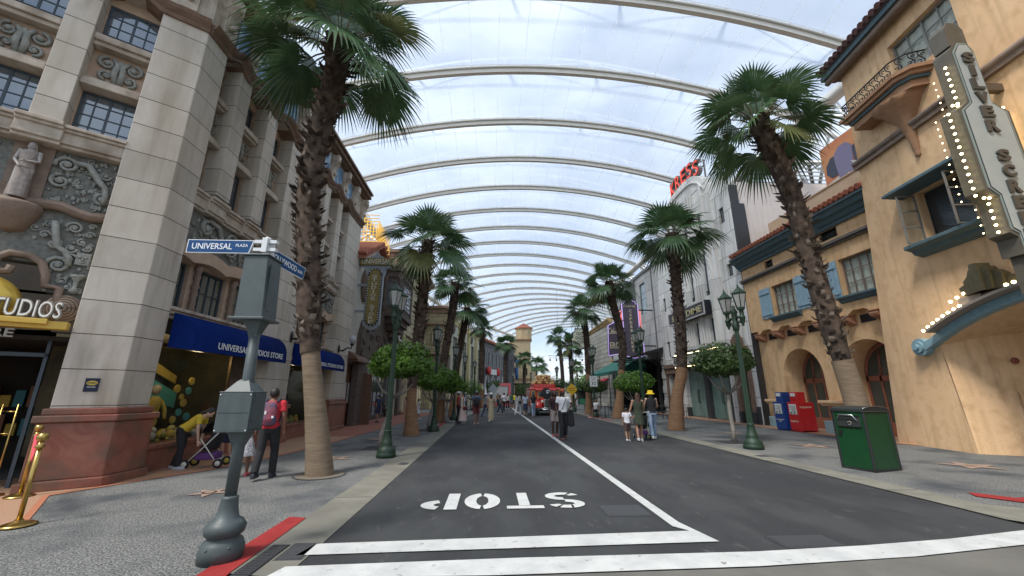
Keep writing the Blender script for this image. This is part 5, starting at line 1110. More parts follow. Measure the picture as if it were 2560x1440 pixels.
mb = MB(FK); mb.prism([(0, 3.4), (1.0, 2.8), (1.0, 2.7), (0, 3.3)], 47, 53, 'x'); B(mb, 'red_awning', mat('red canvas', (.35, .015, .02), .7), blk)
t = thing('photo_sign', 'cream hanging sign with black lettering and stepped black edges', 'sign', (11.2, 50, 7)); f = XZ(50)
oc2 = [(10.3, 7.6), (10.7, 7.2), (11.3, 7.0), (11.9, 7.2), (12.3, 7.6), (12.3, 8.3), (12.1, 8.4), (12.1, 9.0), (11.8, 9.2), (11.8, 9.5), (10.8, 9.5), (10.8, 9.2), (10.5, 9.0), (10.5, 8.4), (10.3, 8.3)]
mb = MB(f); mb.prism([(11.3+(a-11.3)*1.15, 8.25+(b-8.25)*1.12) for a, b in oc2], -.1, .1); B(mb, 'backing', BLACK, t); mb = MB(f); mb.prism(oc2, .1, .13); B(mb, 'face', mat('cream face', (.50, .50, .38), .5), t)
for s_, b in (('OLD', (10.9, 11.7, 8.75, 9.15)), ('DAZE', (10.8, 11.8, 8.2, 8.6)), ('PHOTO', (10.5, 12.1, 7.6, 8.05))): text(s_, f, b, .13, BLACK, 'lettering', t, ext=.02, off=.01)
mb = MB(f); mb.box(12.3, 12.9, -.03, .03, 8.9, 8.98); mb.box(12.3, 12.9, -.03, .03, 7.5, 7.58); B(mb, 'bracket', BLACK, t)
t = thing('pale_wall_house', 'plain pale wall closing the street beyond the yellow diamond sign', 'building', (14, 80, 0)); mb = MB(); mb.box(11.0, 17, 80, 86, 0, 3.4); mb.box(10.9, 17.1, 79.9, 86.1, 3.4, 3.6); B(mb, 'wall', mat('pale cream wall', (.55, .52, .44), .85, (.6, .57, .49), 2), t)
t = thing('ride_tower', 'distant dark steel ride tower rising behind the beige block house', 'tower', (27, 100, 0)); mb = MB()
for k in (0, 1.6): mb.tube([(27+k, 100, 0), (25.6+k*.6, 100, 27)], .22, 6)
for i in range(13): mb.tube([(27-i*.107, 100, i*2.1), (28.5-i*.17, 100, (i+1)*2.1)], .1, 5); mb.tube([(28.5-i*.16, 100, i*2.1), (27-i*.107, 100, i*2.1)], .1, 5)
B(mb, 'lattice', mat('grey steel', (.16, .18, .20), .6), t)
# ================================================================ left side beyond the stone store
WPL = mat('cream white plaster', (.50, .47, .41), .9, (.56, .53, .47), 2, .16, .08, 20)
DKST = mat('dark brown carved stone', (.085, .062, .05), .85, (.14, .105, .085), 6, .16, .5, 25)
ms = thing('mission_house', 'white plaster mission house with tiled gables and a dark carved oriel', 'building', (-7.5, 25, 0))
mb = MB(FL); wallh(mb, 19.9, 31, 0, 8.4, [(22.0, 30.2, 0, 3.6), (19.95, 21.6, 0, 3.1)], 0, .4)
mb.add([(19.9, 0, 8.4), (31, 0, 8.4), (28.5, 0, 10.2), (25.8, 0, 9.0), (23.2, 0, 10.3), (19.9, 0, 8.6)], [tuple(range(6))]); B(mb, 'wall', WPL, ms)
mb = MB(); mb.box(-13, -7.05, 30.8, 31, 0, 8.4); mb.box(-13, -7.5, 20, 30.8, 4.2, 8.3); B(mb, 'inner_wall', DARKIN, ms)
for (a, za), (b, zb) in (((19.9, 8.6), (23.2, 10.4)), ((25.8, 9.0), (23.2, 10.4)), ((25.8, 9.0), (28.5, 10.3)), ((31, 8.4), (28.5, 10.3))):
    mb = MB(FL); n = max(3, int(abs(b-a)/.3))
    for i in range(n):
        f0 = i/n; x = a+(b-a)*f0; z = za+(zb-za)*f0; mb.tube([(x, .45, z+.12), (x, -3, z+.12)], .12, 8)
    mb.hexa([(a, -3, za-.15), (b, -3, zb-.15), (b, .38, zb-.15), (a, .38, za-.15)], [(a, -3, za+.05), (b, -3, zb+.05), (b, .38, zb+.05), (a, .38, za+.05)]); B(mb, 'tile_roof', TILE, ms, fix=False)
mb = MB(FL)
for r, dd in ((.85, .1), (.65, .16), (.45, .1)): mb.tube([(21.3 + r*.55*math.cos(q), dd, 7.3 + r*math.sin(q)) for q in [k*math.pi/12 for k in range(25)]], .1, 6)
mb.prism([(21.3 + .22*math.cos(q), 7.3 + .4*math.sin(q)) for q in [k*math.pi/8 for k in range(16)]], 0, .05); B(mb, 'round_window', BROWNST, ms)
# carved portal
r = random.Random(12)
mb = MB(FL); pf = [(21.0, 0), (21.0, 4.6), (21.4, 5.4), (22.2, 5.6), (22.8, 5.0), (23.4, 5.2), (24, 6.3), (26, 6.6), (28.5, 6.3), (29.4, 5.3), (30.2, 5.4), (30.8, 4.8), (31, 4.2), (31, 0), (30.5, 0), (30.4, 3.4), (29.5, 3.9), (28.9, 3.7), (28.3, 4.2), (27.6, 4.0), (26.5, 4.9), (25.4, 4.0), (24.7, 4.2), (24.1, 3.7), (23.5, 3.9), (22.6, 3.4), (22.2, 0)]
mb.prism(pf, -.1, .22)
for i in range(60):
    a = r.uniform(21.1, 30.8); z = r.uniform(3.9, 5.6) if 22.4 < a < 30.2 else r.uniform(.8, 5); mb.scroll(a, z, r.uniform(.1, .26), 1.3, .24, .05, r.uniform(0, 360), r.choice((-1, 1)))
B(mb, 'carved_portal', DKST, ms)
mb = MB(FL); mb.box(22.1, 30.4, -.35, -.28, 3.2, 3.35)
for i in range(10): mb.box(22.1+i*.9, 22.2+i*.9, -.35, -.28, 0.25, 4.4)
mb.box(22.1, 30.4, -.35, -.2, 0, .3); o = B(mb, 'shop_front', mat('black shop frame', (.02, .018, .017), .4), ms)
def mirror():
    m = bpy.data.materials.new('reflective shop window'); m.use_nodes = True; b = m.node_tree.nodes['Principled BSDF']; b.inputs['Metallic'].default_value = .9; b.inputs['Base Color'].default_value = (.42, .46, .5, 1); b.inputs['Roughness'].default_value = .04; return m
mb = MB(FL); mb.box(22.1, 30.4, -.33, -.31, .3, 3.2); B(mb, 'pane', mirror(), o); mb = MB(FL); mb.box(22.1, 30.4, -.33, -.31, 3.35, 4.6); B(mb, 'pane', WINGL, o)
mb = MB(FL)
for a in (19.95, 20.8): mb.box(a, a+.8, -.3, -.2, 0, 3.05)
o = B(mb, 'door', BROWNW, ms); mb = MB(FL)
for a in (20.05, 20.9): mb.box(a, a+.6, -.2, -.18, 1.1, 2.1)
B(mb, 'door_panel', mat('grey white panel', (.42, .42, .42), .7, (.5, .5, .5), 3, stretch=(1, 6, .3)), o)
mb = MB(FL); mb.box(21.95, 22.0, -.2, .7, .0, 2.6); mb.box(19.9, 21.7, -.1, .5, 3.1, 3.2); mb.prism([(0, 3.6), (.45, 3.3), (.5, 3.15), (0, 3.15)], 19.9, 21.7, 'x'); B(mb, 'open_door', BROWNW, ms)
# oriel
mb = MB(FL); op = [(25, 0), (25, 1.0), (25.3, 1.15), (28.3, 1.15), (28.6, 1.0), (28.6, 0)]
def slabL(mb, poly, z0, z1): mb.add([(a, b, z0) for a, b in poly] + [(a, b, z1) for a, b in poly], [tuple(range(len(poly))), tuple(range(2*len(poly)-1, len(poly)-1, -1))] + [(i, (i+1) % len(poly), len(poly)+(i+1) % len(poly), len(poly)+i) for i in range(len(poly))])
slabL(mb, op, 6.6, 9.3)
for z0, z1, k in ((6.3, 6.6, 1.08), (9.3, 9.45, 1.08), (5.9, 6.3, .9), (5.5, 5.9, .7), (5.1, 5.5, .45), (8.9, 9.0, 1.05)): slabL(mb, [(26.8+(a-26.8)*k, b*k) for a, b in op], z0, z1)
for i in range(9): mb.ell((25.1+i*.42, 1.0, 9.5+.2*(i % 2)), (.2, .15, .22 + .1*(i % 2)), 8, 6)
for i in range(3): mb.ell((25, .2+i*.35, 9.55), (.15, .18, .25), 8, 6)
for a, b in ((25, 1.05), (28.6, 1.05), (25, .15)): mb.lathe([(.14, 6.6), (.12, 6.9), (.12, 8.7), (.16, 8.9)], a, b, 0, 10)
for i in range(26): mb.scroll(r.uniform(25.2, 28.4), r.choice([r.uniform(6.6, 6.9), r.uniform(8.75, 9.2)]), .14, 1.2, 1.17, .035, r.uniform(0, 360), 1)
o = B(mb, 'oriel', DKST, ms)
FN = XZ(25)
mb = MB(FN); pts = [(-6.8, 7.0), (-6.2, 7.0), (-6.2, 8.2)] + [(-6.5 + .3*math.cos(q), 8.2+.4*math.sin(q)) for q in [k*math.pi/8 for k in range(9)]]; mb.prism(pts, 0, .03); w_ = B(mb, 'arched_window', glassmat('leaded glass', (.10, .13, .15), .1, .95), o)
mb = MB(FN)
for k in range(5): mb.box(-6.8+k*.15-.01, -6.8+k*.15+.01, .03, .05, 7.0, 8.5)
for k in range(8): mb.box(-6.8, -6.2, .03, .045, 7.0+k*.2, 7.02+k*.2)
mb.tube([(-6.82, .03, 7.0), (-6.82, .03, 8.2)] + [(-6.5 - .32*math.cos(q), .03, 8.2+.42*math.sin(q)) for q in [k*math.pi/8 for k in range(9)]] + [(-6.18, .03, 7.0)], .04, 6); B(mb, 'lead_bars', DKST, w_)
window(o, FL, 25.6, 28.0, 6.9, 8.6, 1.2, 6, 6, DKST, fw=.08, mw=.03, back=False)
# gold lattice on the roof
t = thing('gold_roof_lattice', 'glowing gold lattice crown on the roof behind the stone store', 'roof ornament', (-8.5, 22, 10.4)); mb = MB()
for i in range(16): mb.tube([(-10.2+i*.2, 23.2, 10.2), (-10.2+i*.2, 23.2, 12.6-abs(i-8)*.12)], .03, 5); 
for i in range(11): mb.tube([(-10.3, 23.2, 10.2+i*.22), (-7.1, 23.2, 10.2+i*.22)], .03, 5)
for i in range(12): mb.tube([(-7.1, 23.2+i*.25, 10.2), (-7.1, 23.2+i*.25, 12-i*.08)], .03, 5); mb.tube([(-7.1, 23.2, 10.2+i*.16), (-7.1, 26, 10.2+i*.15)], .03, 5)
B(mb, 'lattice', mat('gold lattice', (.75, .45, .08), .35, metal=.3, emit=.35, ecol=(1, .6, .1)), t)
# hanging store sign
sf = XZ(20.3); t = thing('store_blade_sign', 'olive blade sign with pale letters and bulbs beside the last stone pier', 'sign', (-6.2, 20.3, 5))
GREYP = mat('grey blue sign paint', (.22, .25, .28), .5, (.27, .30, .33), 3); OLV = mat('olive gold paint', (.20, .155, .04), .5, (.25, .20, .06), 4); LTU = mat('pale letter', (.62, .60, .52), .4)
mb = MB(sf); mb.prism([(-6.85, 8.15), (-5.35, 8.15), (-5.4, 8.0), (-5.6, 7.9), (-5.72, 7.5), (-5.72, 4.95), (-5.85, 4.75), (-6.1, 4.65), (-6.35, 4.75), (-6.55, 4.95), (-6.5, 7.5), (-6.65, 7.9), (-6.8, 8.0)], -.12, .12); mb.prism([(-6.5, 8.5), (-5.7, 8.5), (-5.8, 8.62), (-5.95, 8.65), (-6.1, 8.85), (-6.25, 8.65), (-6.4, 8.62)], -.1, .1); B(mb, 'backing', GREYP, t)
mb = MB(sf); mb.box(-6.95, -5.25, -.2, .2, 8.12, 8.5); B(mb, 'head_box', OLV, t)
def pill(x, w, z0, z1): return [(x-w, z0+w)] + [(x+w*math.cos(q), z0+w+w*math.sin(q)) for q in [math.pi + k*math.pi/8 for k in range(1, 8)]] + [(x+w, z0+w), (x+w, z1-w)] + [(x+w*math.cos(q), z1-w+w*math.sin(q)) for q in [k*math.pi/8 for k in range(1, 8)]] + [(x-w, z1-w)]
mb = MB(sf); mb.prism(pill(-6.12, .36, 4.85, 7.95), .12, .16); B(mb, 'bulb_band', mat('dark band', (.04, .035, .03), .6), t); mb = MB(sf); mb.prism(pill(-6.12, .27, 4.98, 7.85), .16, .2); B(mb, 'panel', OLV, t)
bulbs(sf, [(-6.12 + (x), .17, z) for x in (-.315, .315) for z in [5.2+.125*i for i in range(19)]] + [(-6.12+.315*math.cos(q), .17, (5.2 if q < 0 else 7.6)+.315*math.sin(q)) for q in (-2.6, -2.1, -1.57, -1.0, -.5, .5, 1.0, 1.57, 2.1, 2.6)], .03, t, m=mat('dull bulb', (.7, .68, .55), .4))
text('UNIVERSAL', sf, (-6.85, -5.35, 8.17, 8.43), .2, LTU, 'lettering', t, ext=.03, off=.0)
for i, c in enumerate('STUDIOS STORE'):
    if c != ' ': text(c, sf, (-6.12-(.03 if c == 'I' else .12), -6.12+(.03 if c == 'I' else .12), 7.4-i*.2, 7.56-i*.2), .2, LTU, 'letter', t, ext=.02, off=.0)
mb = MB(sf)
for z in (7.0, 5.6): mb.box(-7.0, -6.5, -.05, .05, z, z+.12)
B(mb, 'bracket', GREYP, t)
# yellow stone palazzo with its low front wing
YST = mat('yellow stone blocks', (.40, .34, .205), .85, (.47, .405, .255), 2, .16, .06, 30, brick=(1.1, .5, .025, (.50, .45, .38), .5))
YSP = mat('plain yellow stone', (.42, .36, .225), .85, (.48, .42, .27), 2, .16, .06, 30)
pz = thing('yellow_stone_palace', 'yellow stone palace with bracketed eaves, balcony and dark columns at street level', 'building', (-7, 36, 0))
mb = MB(FL); yh = [(33+i*2.6, 34.1+i*2.6, 7.2, 9.4) for i in range(3)]; wallh(mb, 31, 42, 0, 12.4, yh + [(31.6, 41.5, 0, 3.7)], .05, .3)
mb.box(31, 31.05, -4, .05, 8.4, 12.4); B(mb, 'wall', YST, pz)
for h in yh: window(pz, FL, *h, -.1, 2, 3, BROWNW, fw=.1)
mb = MB(FL)
for z, d_ in ((6.1, .22), (10.6, .2), (11.6, .15)): mb.box(30.95, 42, 0, d_, z, z+.25)
mb.box(31, 31.7, .05, .2, 3.7, 12.4); B(mb, 'string_course', YSP, pz)
mb = MB(FL); mb.box(30.7, 42.3, -3, .8, 12.7, 12.95); mb.box(30.9, 42, -3, .4, 12.4, 12.7)
for i in range(28): mb.box(31+i*.4, 31.15+i*.4, .3, .7, 12.5, 12.7)
B(mb, 'eave', mat('brown eave', (.26, .16, .11), .7, (.32, .21, .15), 4), pz)
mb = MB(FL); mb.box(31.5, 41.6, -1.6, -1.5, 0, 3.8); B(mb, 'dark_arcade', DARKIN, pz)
for i in range(9):
    mb = MB(FL); mb.lathe([(.3, 0), (.3, .3), (.2, .45), (.17, 2.9), (.26, 3.3), (.32, 3.7)], 31.9+i*1.15, -.1, 0, 12); B(mb, 'column', YSP if i % 3 else BROWNST, pz)
mb = MB(); wing = [(-7, 42), (-4.55, 42), (-4.55, 45.5), (-7, 45.5)]; mb.prism(wing, 0, 9.9, 'z'); B(mb, 'wing', YST, pz)
FW = XZ(42)
mb = MB(); mb.box(-7.3, -4.1, 41.5, 46, 10.35, 10.6); mb.box(-7.1, -4.4, 41.8, 45.8, 9.9, 10.35); mb.box(-7.3, -4.2, 41.6, 45.8, 8.6, 8.75); B(mb, 'eave', mat('brown eave', (.2, .1, .1), .7), pz)
mb = MB(FW); a_ = [(-6.15, 6.3), (-5.5, 6.3), (-5.5, 7.6)] + [(-5.825+.325*math.cos(q), 7.6+.33*math.sin(q)) for q in [k*math.pi/8 for k in range(9)]]; mb.prism(a_, 0, .03); B(mb, 'arched_window', mat('dim glass', (.12, .115, .085), .3), pz)
mb = MB(FW); mb.tube([(-6.25, .05, 6.3), (-6.25, .05, 7.6)] + [(-5.825-.43*math.cos(q), .05, 7.6+.43*math.sin(q)) for q in [k*math.pi/8 for k in range(9)]] + [(-5.4, .05, 6.3)], .1, 6); mb.box(-6.9, -4.6, 0, .6, 5.5, 5.65); mb.box(-6.9, -4.6, .5, .6, 6.15, 6.25)
for i in range(12): mb.lathe([(.05, 5.65), (.075, 5.8), (.04, 6.0), (.05, 6.15)], -6.8+i*.19, .55, 0, 6)
B(mb, 'balcony', YSP, pz)
mb = MB(FW); mb.prism([(-6.9, 3.6), (-4.2, 3.6), (-4.2, 5.2), (-4.9, 5.4), (-5.5, 4.9), (-6.9, 4.9)], 0, 1.4); mb.prism([(-5.5, 4.85), (-4.9, 5.35), (-4.9, 5.5), (-5.6, 5.0)], 0, 1.5); B(mb, 'stone_porch', mat('grey brown porch', (.20, .165, .13), .85, (.27, .225, .18), 3, .16, .2, 20), pz)
# cream and yellow pilastered hall
FY = Fr(-4.6, 45, 9.3, 1)
hl = thing('cream_hall', 'cream and pale yellow hall with tall dark windows between pilasters', 'building', (-4.5, 50, 0))
mb = MB(FY); hh = [(1.2+i*5.0, 3.1+i*5.0, 1.0, 8.0) for i in range(4)]; wallh(mb, 0, 20, 0, 9.6, hh, 0, .3); B(mb, 'wall', mat('cream wall', (.52, .52, .40), .85, (.58, .58, .46), 2), hl)
mb = MB(FY)
for i in range(5): mb.box(3.5+(i-1)*5.0, 4.3+(i-1)*5, 0, .3, 0, 10.0)
mb.box(0, 20, -.2, .15, 9.4, 9.9); B(mb, 'pilaster', mat('yellow pilaster', (.55, .46, .22), .85, (.60, .51, .27), 2), hl)
for h in hh: window(hl, FY, *h, -.1, 2, 5, mat('dark brown joinery', (.06, .035, .025), .6), fw=.18, mw=.1, curtain=CURT)
for i in range(3): mb = MB(FY); mb.tube([(1.0+i*5+.45*math.cos(q), .08, 8.75+.45*math.sin(q)) for q in [k*math.pi/8 for k in range(17)]], .1, 6); mb.prism([(1.0+i*5+.4*math.cos(q), 8.75+.4*math.sin(q)) for q in [k*math.pi/8 for k in range(16)]], 0, .03); B(mb, 'round_window', mat('dim glass', (.12, .115, .085), .3), hl)
# grey castle-like hall
FG = Fr(-2.5, 64.5, 17, 1)
gc = thing('grey_castle_hall', 'grey rubble castle hall with pointed white arches and a tiled roof', 'building', (-1, 68, 0))
GRB = mat('grey rubble', (.115, .115, .12), .9, (.185, .185, .19), 3, .16, .3, 12, brick=(.9, .4, .05, (.55, .55, .55), .5))
GRL = mat('pale arch stone', (.36, .36, .35), .85, (.42, .42, .41), 3)
mb = MB(FG); ah = [(1.2+i*3.6, 3.7+i*3.6, 0, 4.6) for i in range(6)]; uh = [(1.8+i*2.4, 2.7+i*2.4, 6.3, 8.6) for i in range(8)]
wallh(mb, 0, 24, 0, 10.2, ah + uh, 0, .4)
for h in ah: archfill(mb, h[0], h[1], 1.8, 4.6, 0, .4, pointed=True)
B(mb, 'wall', GRB, gc)
for h in ah:
    c = (h[0]+h[1])/2; rr = (h[1]-h[0])/2; mb = MB(FG); mb.tube([(h[0]-.15, .05, 0)] + [(c-(rr+.15)*math.cos(q), .05, 1.8+2.95*(1-abs(math.cos(q))**1.6)) for q in [k*math.pi/16 for k in range(17)]] + [(h[1]+.15, .05, 0)], .2, 6); B(mb, 'pointed_arch', GRL, gc)
    mb = MB(FG); mb.box(h[0], h[1], -.6, -.5, 0, 4.6); B(mb, 'dark_window', DARKIN, gc)
for h in uh:
    window(gc, FG, *h, -.2, 1, 1, BLACK, fw=.05); mb = MB(FG); mb.box(h[0]-.22, h[0]-.05, 0, .12, 5.9, 9.2); mb.box(h[1]+.05, h[1]+.22, 0, .12, 5.9, 9.2); B(mb, 'pale_jamb', GRL, gc)
mb = MB(FG); mb.box(-.3, 24.3, -3, .3, 10.2, 10.35); B(mb, 'eave', mat('dark eave', (.07, .06, .06), .7), gc); tiles(FG, -.3, 24.3, .4, 10.4, gc, slope=.4, run=3.5, step=.6, r=.26)
mb = MB(FG); mb.box(0, 2.2, -.5, .5, 0, 12.0); mb.box(19.5, 24, -.3, .6, 0, 11.3); B(mb, 'rubble_buttress', GRB, gc)
t = thing('festival_sign', 'white scroll sign with red ends above the pointed arches', 'sign', FG((9.5, .5, 5))); mb = MB(FG); mb.box(6.2, 11.5, .3, .45, 4.75, 5.7); B(mb, 'board', mat('white board', (.6, .6, .58), .6), t)
mb = MB(FG); mb.ell((6.0, .45, 5.3), (.75, .4, .75), 12, 8); mb.ell((11.7, .45, 5.3), (.75, .4, .75), 12, 8); B(mb, 'red_rosette', mat('red rosette', (.5, .03, .02), .6), t)
t = thing('roof_script_board', 'white rooftop board with faded script above the grey castle hall', 'sign', FG((10, -5, 10.8))); mb = MB(FG); mb.box(5.0, 15.5, -5.2, -5, 11.2, 14.5); B(mb, 'board', mat('pale board', (.6, .56, .53), .8), t)
text('BISTRO', FG, (5.6, 14.6, 12.0, 13.6), -5, mat('faded letter', (.35, .22, .2), .7), 'lettering', t, ext=.03, off=0)
mb = MB(FG); [mb.box(s_, s_+.15, -5.6, -5.3, 10, 12.5) for s_ in (6, 10, 14.5)]; B(mb, 'strut', BLACK, t)
# ochre tower at the end
tw = thing('ochre_tower_house', 'ochre house with an octagonal tiled tower closing the left side of the street', 'building', (8, 94, 0))
OC2 = mat('ochre plaster', (.50, .38, .22), .9, (.56, .44, .27), 1.5, .16, .05, 20)
mb = MB(); mb.prism([(4.6, 90), (9.0, 90), (9.4, 99), (3.5, 99)], 0, 13.2, 'z'); mb.prism([(9.0, 91), (10.2, 91.5), (10.2, 99), (9.2, 99)], 0, 6.3, 'z'); B(mb, 'wall', OC2, tw)
mb = MB(); mb.lathe([(1.95, 13.2), (1.95, 16.1), (2.15, 16.25)], 7.7, 93, 0, 8, sm=False, rot=.39); B(mb, 'tower', OC2, tw); mb = MB(); mb.lathe([(2.3, 16.25), (2.3, 16.4), (0, 17.7)], 7.7, 93, 0, 8, sm=False, rot=.39); B(mb, 'tile_roof', TILE, tw)
mb = MB(); mb.box(4.3, 9.3, 89.7, 99, 13.2, 13.5); mb.box(4.4, 9.2, 89.8, 99, 4.4, 4.7); B(mb, 'string_course', mat('ochre brown trim', (.3, .17, .09), .8), tw)
mb = MB(); mb.box(5.2, 6.0, 89.9, 90.02, 8.2, 9.8); mb.box(7.3, 8.2, 89.9, 90.02, 5.4, 7.0); mb.box(5.0, 8.8, 88.0, 90.0, 3.3, 3.6); mb.box(5.4, 8.0, 89.9, 90.02, .1, 3.0); B(mb, 'dark_window', DARKIN, tw)
t = thing('balloon_figures', 'red and blue balloon decoration on the ochre house', 'decoration', (5.3, 88.5, 6.5)); mb = MB(); mb.ell((4.6, 88, 7.4), (.6, .5, .8)); mb.ell((4.9, 88, 6.2), (.5, .4, .5)); B(mb, 'red_balloon', mat('red balloon', (.6, .04, .03), .4), t); mb = MB(); mb.ell((5.9, 88, 7.8), (.5, .3, 1.0)); mb.tube([(5.6, 88, 7), (5.7, 88, 4.4)], [.5, .3], 8); B(mb, 'blue_balloon', mat('blue balloon', (.04, .16, .38), .4), t)
# ================================================================ palms, clipped trees, far planting
TRLOW = mat('orange brown palm bark', (.19, .10, .05), .9, (.27, .155, .085), 2.2, .16, .5, 40, stretch=(1, 1, 9), obj=True)
TRLOW2 = mat('grey brown palm bark', (.14, .10, .065), .9, (.22, .165, .11), 3, .16, .5, 40, stretch=(1, 1, 9), obj=True)
BOOT = mat('dead leaf bases', (.022, .014, .010), .95, (.10, .068, .048), 5, .16, .2, 40, obj=True)
BOOT2 = mat('grey leaf bases', (.11, .085, .065), .95, (.23, .185, .145), 6, .16, .2, 40, obj=True)
FROND = mat('palm frond green', (.038, .092, .032), .38, (.095, .165, .068), 2.5, trans=.22, obj=True, spec=.5)
FRONDY = mat('yellowing frond', (.08, .105, .03), .5, (.16, .16, .055), 3, trans=.28, obj=True)
PET = mat('frond stalk', (.09, .09, .035), .6)
SOIL = mat('resin bound pit fill', (.10, .085, .065), .95, (.20, .17, .13), 30, .16, .6, 60)
def interp(path, z):
    for (x0, y0, z0), (x1, y1, z1) in zip(path[:-1], path[1:]):
        if z <= z1: f = max(0, (z-z0)/(z1-z0)); return Vector((x0+(x1-x0)*f, y0+(y1-y0)*f, z))
    return Vector(path[-1])
def catmull(path, n=6):
    P_ = [Vector(p) for p in path]; P_ = [2*P_[0]-P_[1]] + P_ + [2*P_[-1]-P_[-2]]; out = []
    for i in range(1, len(P_)-2):
        for k in range(n):
            t = k/n; a, b, c, d = P_[i-1:i+3]; out.append(.5*((2*b)+(c-a)*t+(2*a-5*b+4*c-d)*t*t+(-a+3*b-3*c+d)*t**3))
    out.append(P_[-2]); return [tuple(p) for p in out]
def palm(lab, path, r0, r1, zb, seed, crown=1.0, nf=42, nl=30, boots=1.0, light=False, rs=None, group='fan palms lining the street'):
    r = random.Random(seed); base = Vector(path[0]); t = thing('fan_palm', lab, 'palm tree', tuple(base), 0, group)
    loc = catmull([tuple(Vector(p) - base) for p in path]); H = loc[-1][2]
    rs = rs or r1*.78
    def rad(z):
        return rs + (r0-rs)*max(0, 1-z/(.22*H))**1.7
    def ru(z):
        return r1*(1 + .16*max(0, (z-H*.72)/(H*.28)))*min(1, .8 + .2*(z-zb)/.6 if z > zb else .8)
    mb = MB(); low = [p for p in loc if p[2] <= zb+.2]
    mb.tube([(p[0], p[1], p[2]-.03 if i == 0 else p[2]) for i, p in enumerate(low)], [rad(p[2]) for p in low], 20, 0); up = [p for p in loc if p[2] >= zb-.35]
    mb.tube(up, [ru(p[2])*.86 for p in up], 14, 1)
    n = int((H-zb)/.045*1.0*boots); vs = None
    for i in range(n):
        z = zb - .1 + (H-zb+.05)*(i+r.random())/n; a = i*2.399 + r.uniform(-.9, .9); c = interp(loc, z); rr = ru(z)*.84
        out = Vector((math.cos(a), math.sin(a), 0)); sd = Vector((-math.sin(a), math.cos(a), 0)); f = (z-zb)/(H-zb)
        w_ = r.uniform(.04, .105); l = r.uniform(.10, .24)*(1.2 if f > .4 else .95); tilt = r.uniform(.35, 1.1) + .3*f
        tip = c + out*(rr + l*tilt*.8) + Vector((0, 0, l*(1.1-tilt*.6))) + sd*r.uniform(-.09, .09); b0 = c + out*(rr*.8) - Vector((0, 0, .05))
        m = 3 if (f < (.8 if seed == 2 else .34) and r.random() < (.8 if seed == 2 else .7)) or r.random() < .10 else 2
        b1, b2 = b0+sd*w_, b0-sd*w_; m1 = (b0+tip)*.5 + out*.045
        q_ = w_*r.uniform(.3, .6); mb.add([b1, b2, tip+sd*q_+Vector((0, 0, r.uniform(-.03, .03))), tip-sd*q_, m1+sd*w_*.7, m1-sd*w_*.7], [(0, 1, 5, 4), (4, 5, 3, 2)], m)
        mb.add([b1-out*.02, b2-out*.02, tip-sd*q_-out*.025-Vector((0, 0, .02)), tip+sd*q_-out*.025-Vector((0, 0, .02))], [(0, 1, 2, 3)], m)
    gp = MB(); gp.add([(base.x + .50*math.cos(q), base.y + .50*math.sin(q), .006) for q in [k*math.pi/12 for k in range(24)]], [tuple(range(24))]); gp.add([(base.x + .46*math.cos(q), base.y + .46*math.sin(q), .010) for q in [k*math.pi/12 for k in range(24)]], [tuple(range(24))], 1); struct(gp, 'planting_pit', [IRON, SOIL])
    B(mb, 'trunk', [TRLOW if not light else TRLOW2, BOOT, BOOT, BOOT2], t, local=True, fix=False)
    mb = MB(); top = Vector(loc[-1])
    for i in range(nf):
        f = i/nf; az = i*2.39996 + r.uniform(-.35, .35); el = R(82 - 112*f**.95 + r.uniform(-9, 9)); pl = crown*r.uniform(.75, 1.1)*(.55 + .45*min(1, f*2)); bl = crown*r.uniform(1.0, 1.25)
        h = Vector((math.cos(az), math.sin(az), 0)); d0 = h*math.cos(el) + Vector((0, 0, math.sin(el)))
        p0 = top + h*.12 - Vector((0, 0, .35*f)); p1 = p0 + d0*pl*.55; d1 = (d0 + Vector((0, 0, -.22 - .15*f))).normalized(); p2 = p1 + d1*pl*.5
        mb.tube([p0, p1, p2], [.028, .02, .016], 4, 1, False); D = (d1 + Vector((0, 0, -.10 - .25*f))).normalized(); S_ = D.cross(Vector((0, 0, 1))); S_ = S_.normalized() if S_.length > .05 else Vector((1, 0, 0)); Nn = S_.cross(D).normalized()
        mm = 2 if (f > .88 and r.random() < .3) or r.random() < .03 else 0; roll = r.uniform(-.5, .5); S_, Nn = S_*math.cos(roll)+Nn*math.sin(roll), Nn*math.cos(roll)-S_*math.sin(roll)
        dr = r.uniform(.10, .30) + .22*f; st = [.05, .35, .62, .82, 1.0]
        for k in range(nl):
            a0 = R(-118 + 236*k/nl); a1 = R(-118 + 236*(k+1)/nl); ac = (a0+a1)/2; ll = bl*(.72 + .28*math.cos(ac))*r.uniform(.93, 1.05); rows = []
            kd = r.uniform(.8, 1.35)
            for j, s in enumerate(st):
                if s <= .63: ww = 1.0
                else: ww = max(0.06, (1-s)/.42)
                pr = []
                for sgn_, aa in ((-1, a0), (1, a1)):
                    a = ac + (aa-ac)*ww*(.985 if s < .64 else .64/s); z = -dr*kd*ll*(max(0, s-.3)**2)*1.7
                    q = p2 + (D*math.cos(a) + S_*math.sin(a))*(s*ll) + Nn*(.10*ll*s*(abs(ac)/2.0)**1.5 + .018*((k + (sgn_ > 0)) % 2)*min(1, (1.05-s)*3)*s) + Vector((0, 0, z))
                    pr.append(q)
                rows.append(pr)
            vs = [p for rw in rows for p in rw]; mb.add(vs, [(2*j, 2*j+1, 2*j+3, 2*j+2) for j in range(4)], mm)
    B(mb, 'crown', [FROND, PET, FRONDY], t, local=True, fix=False); return t
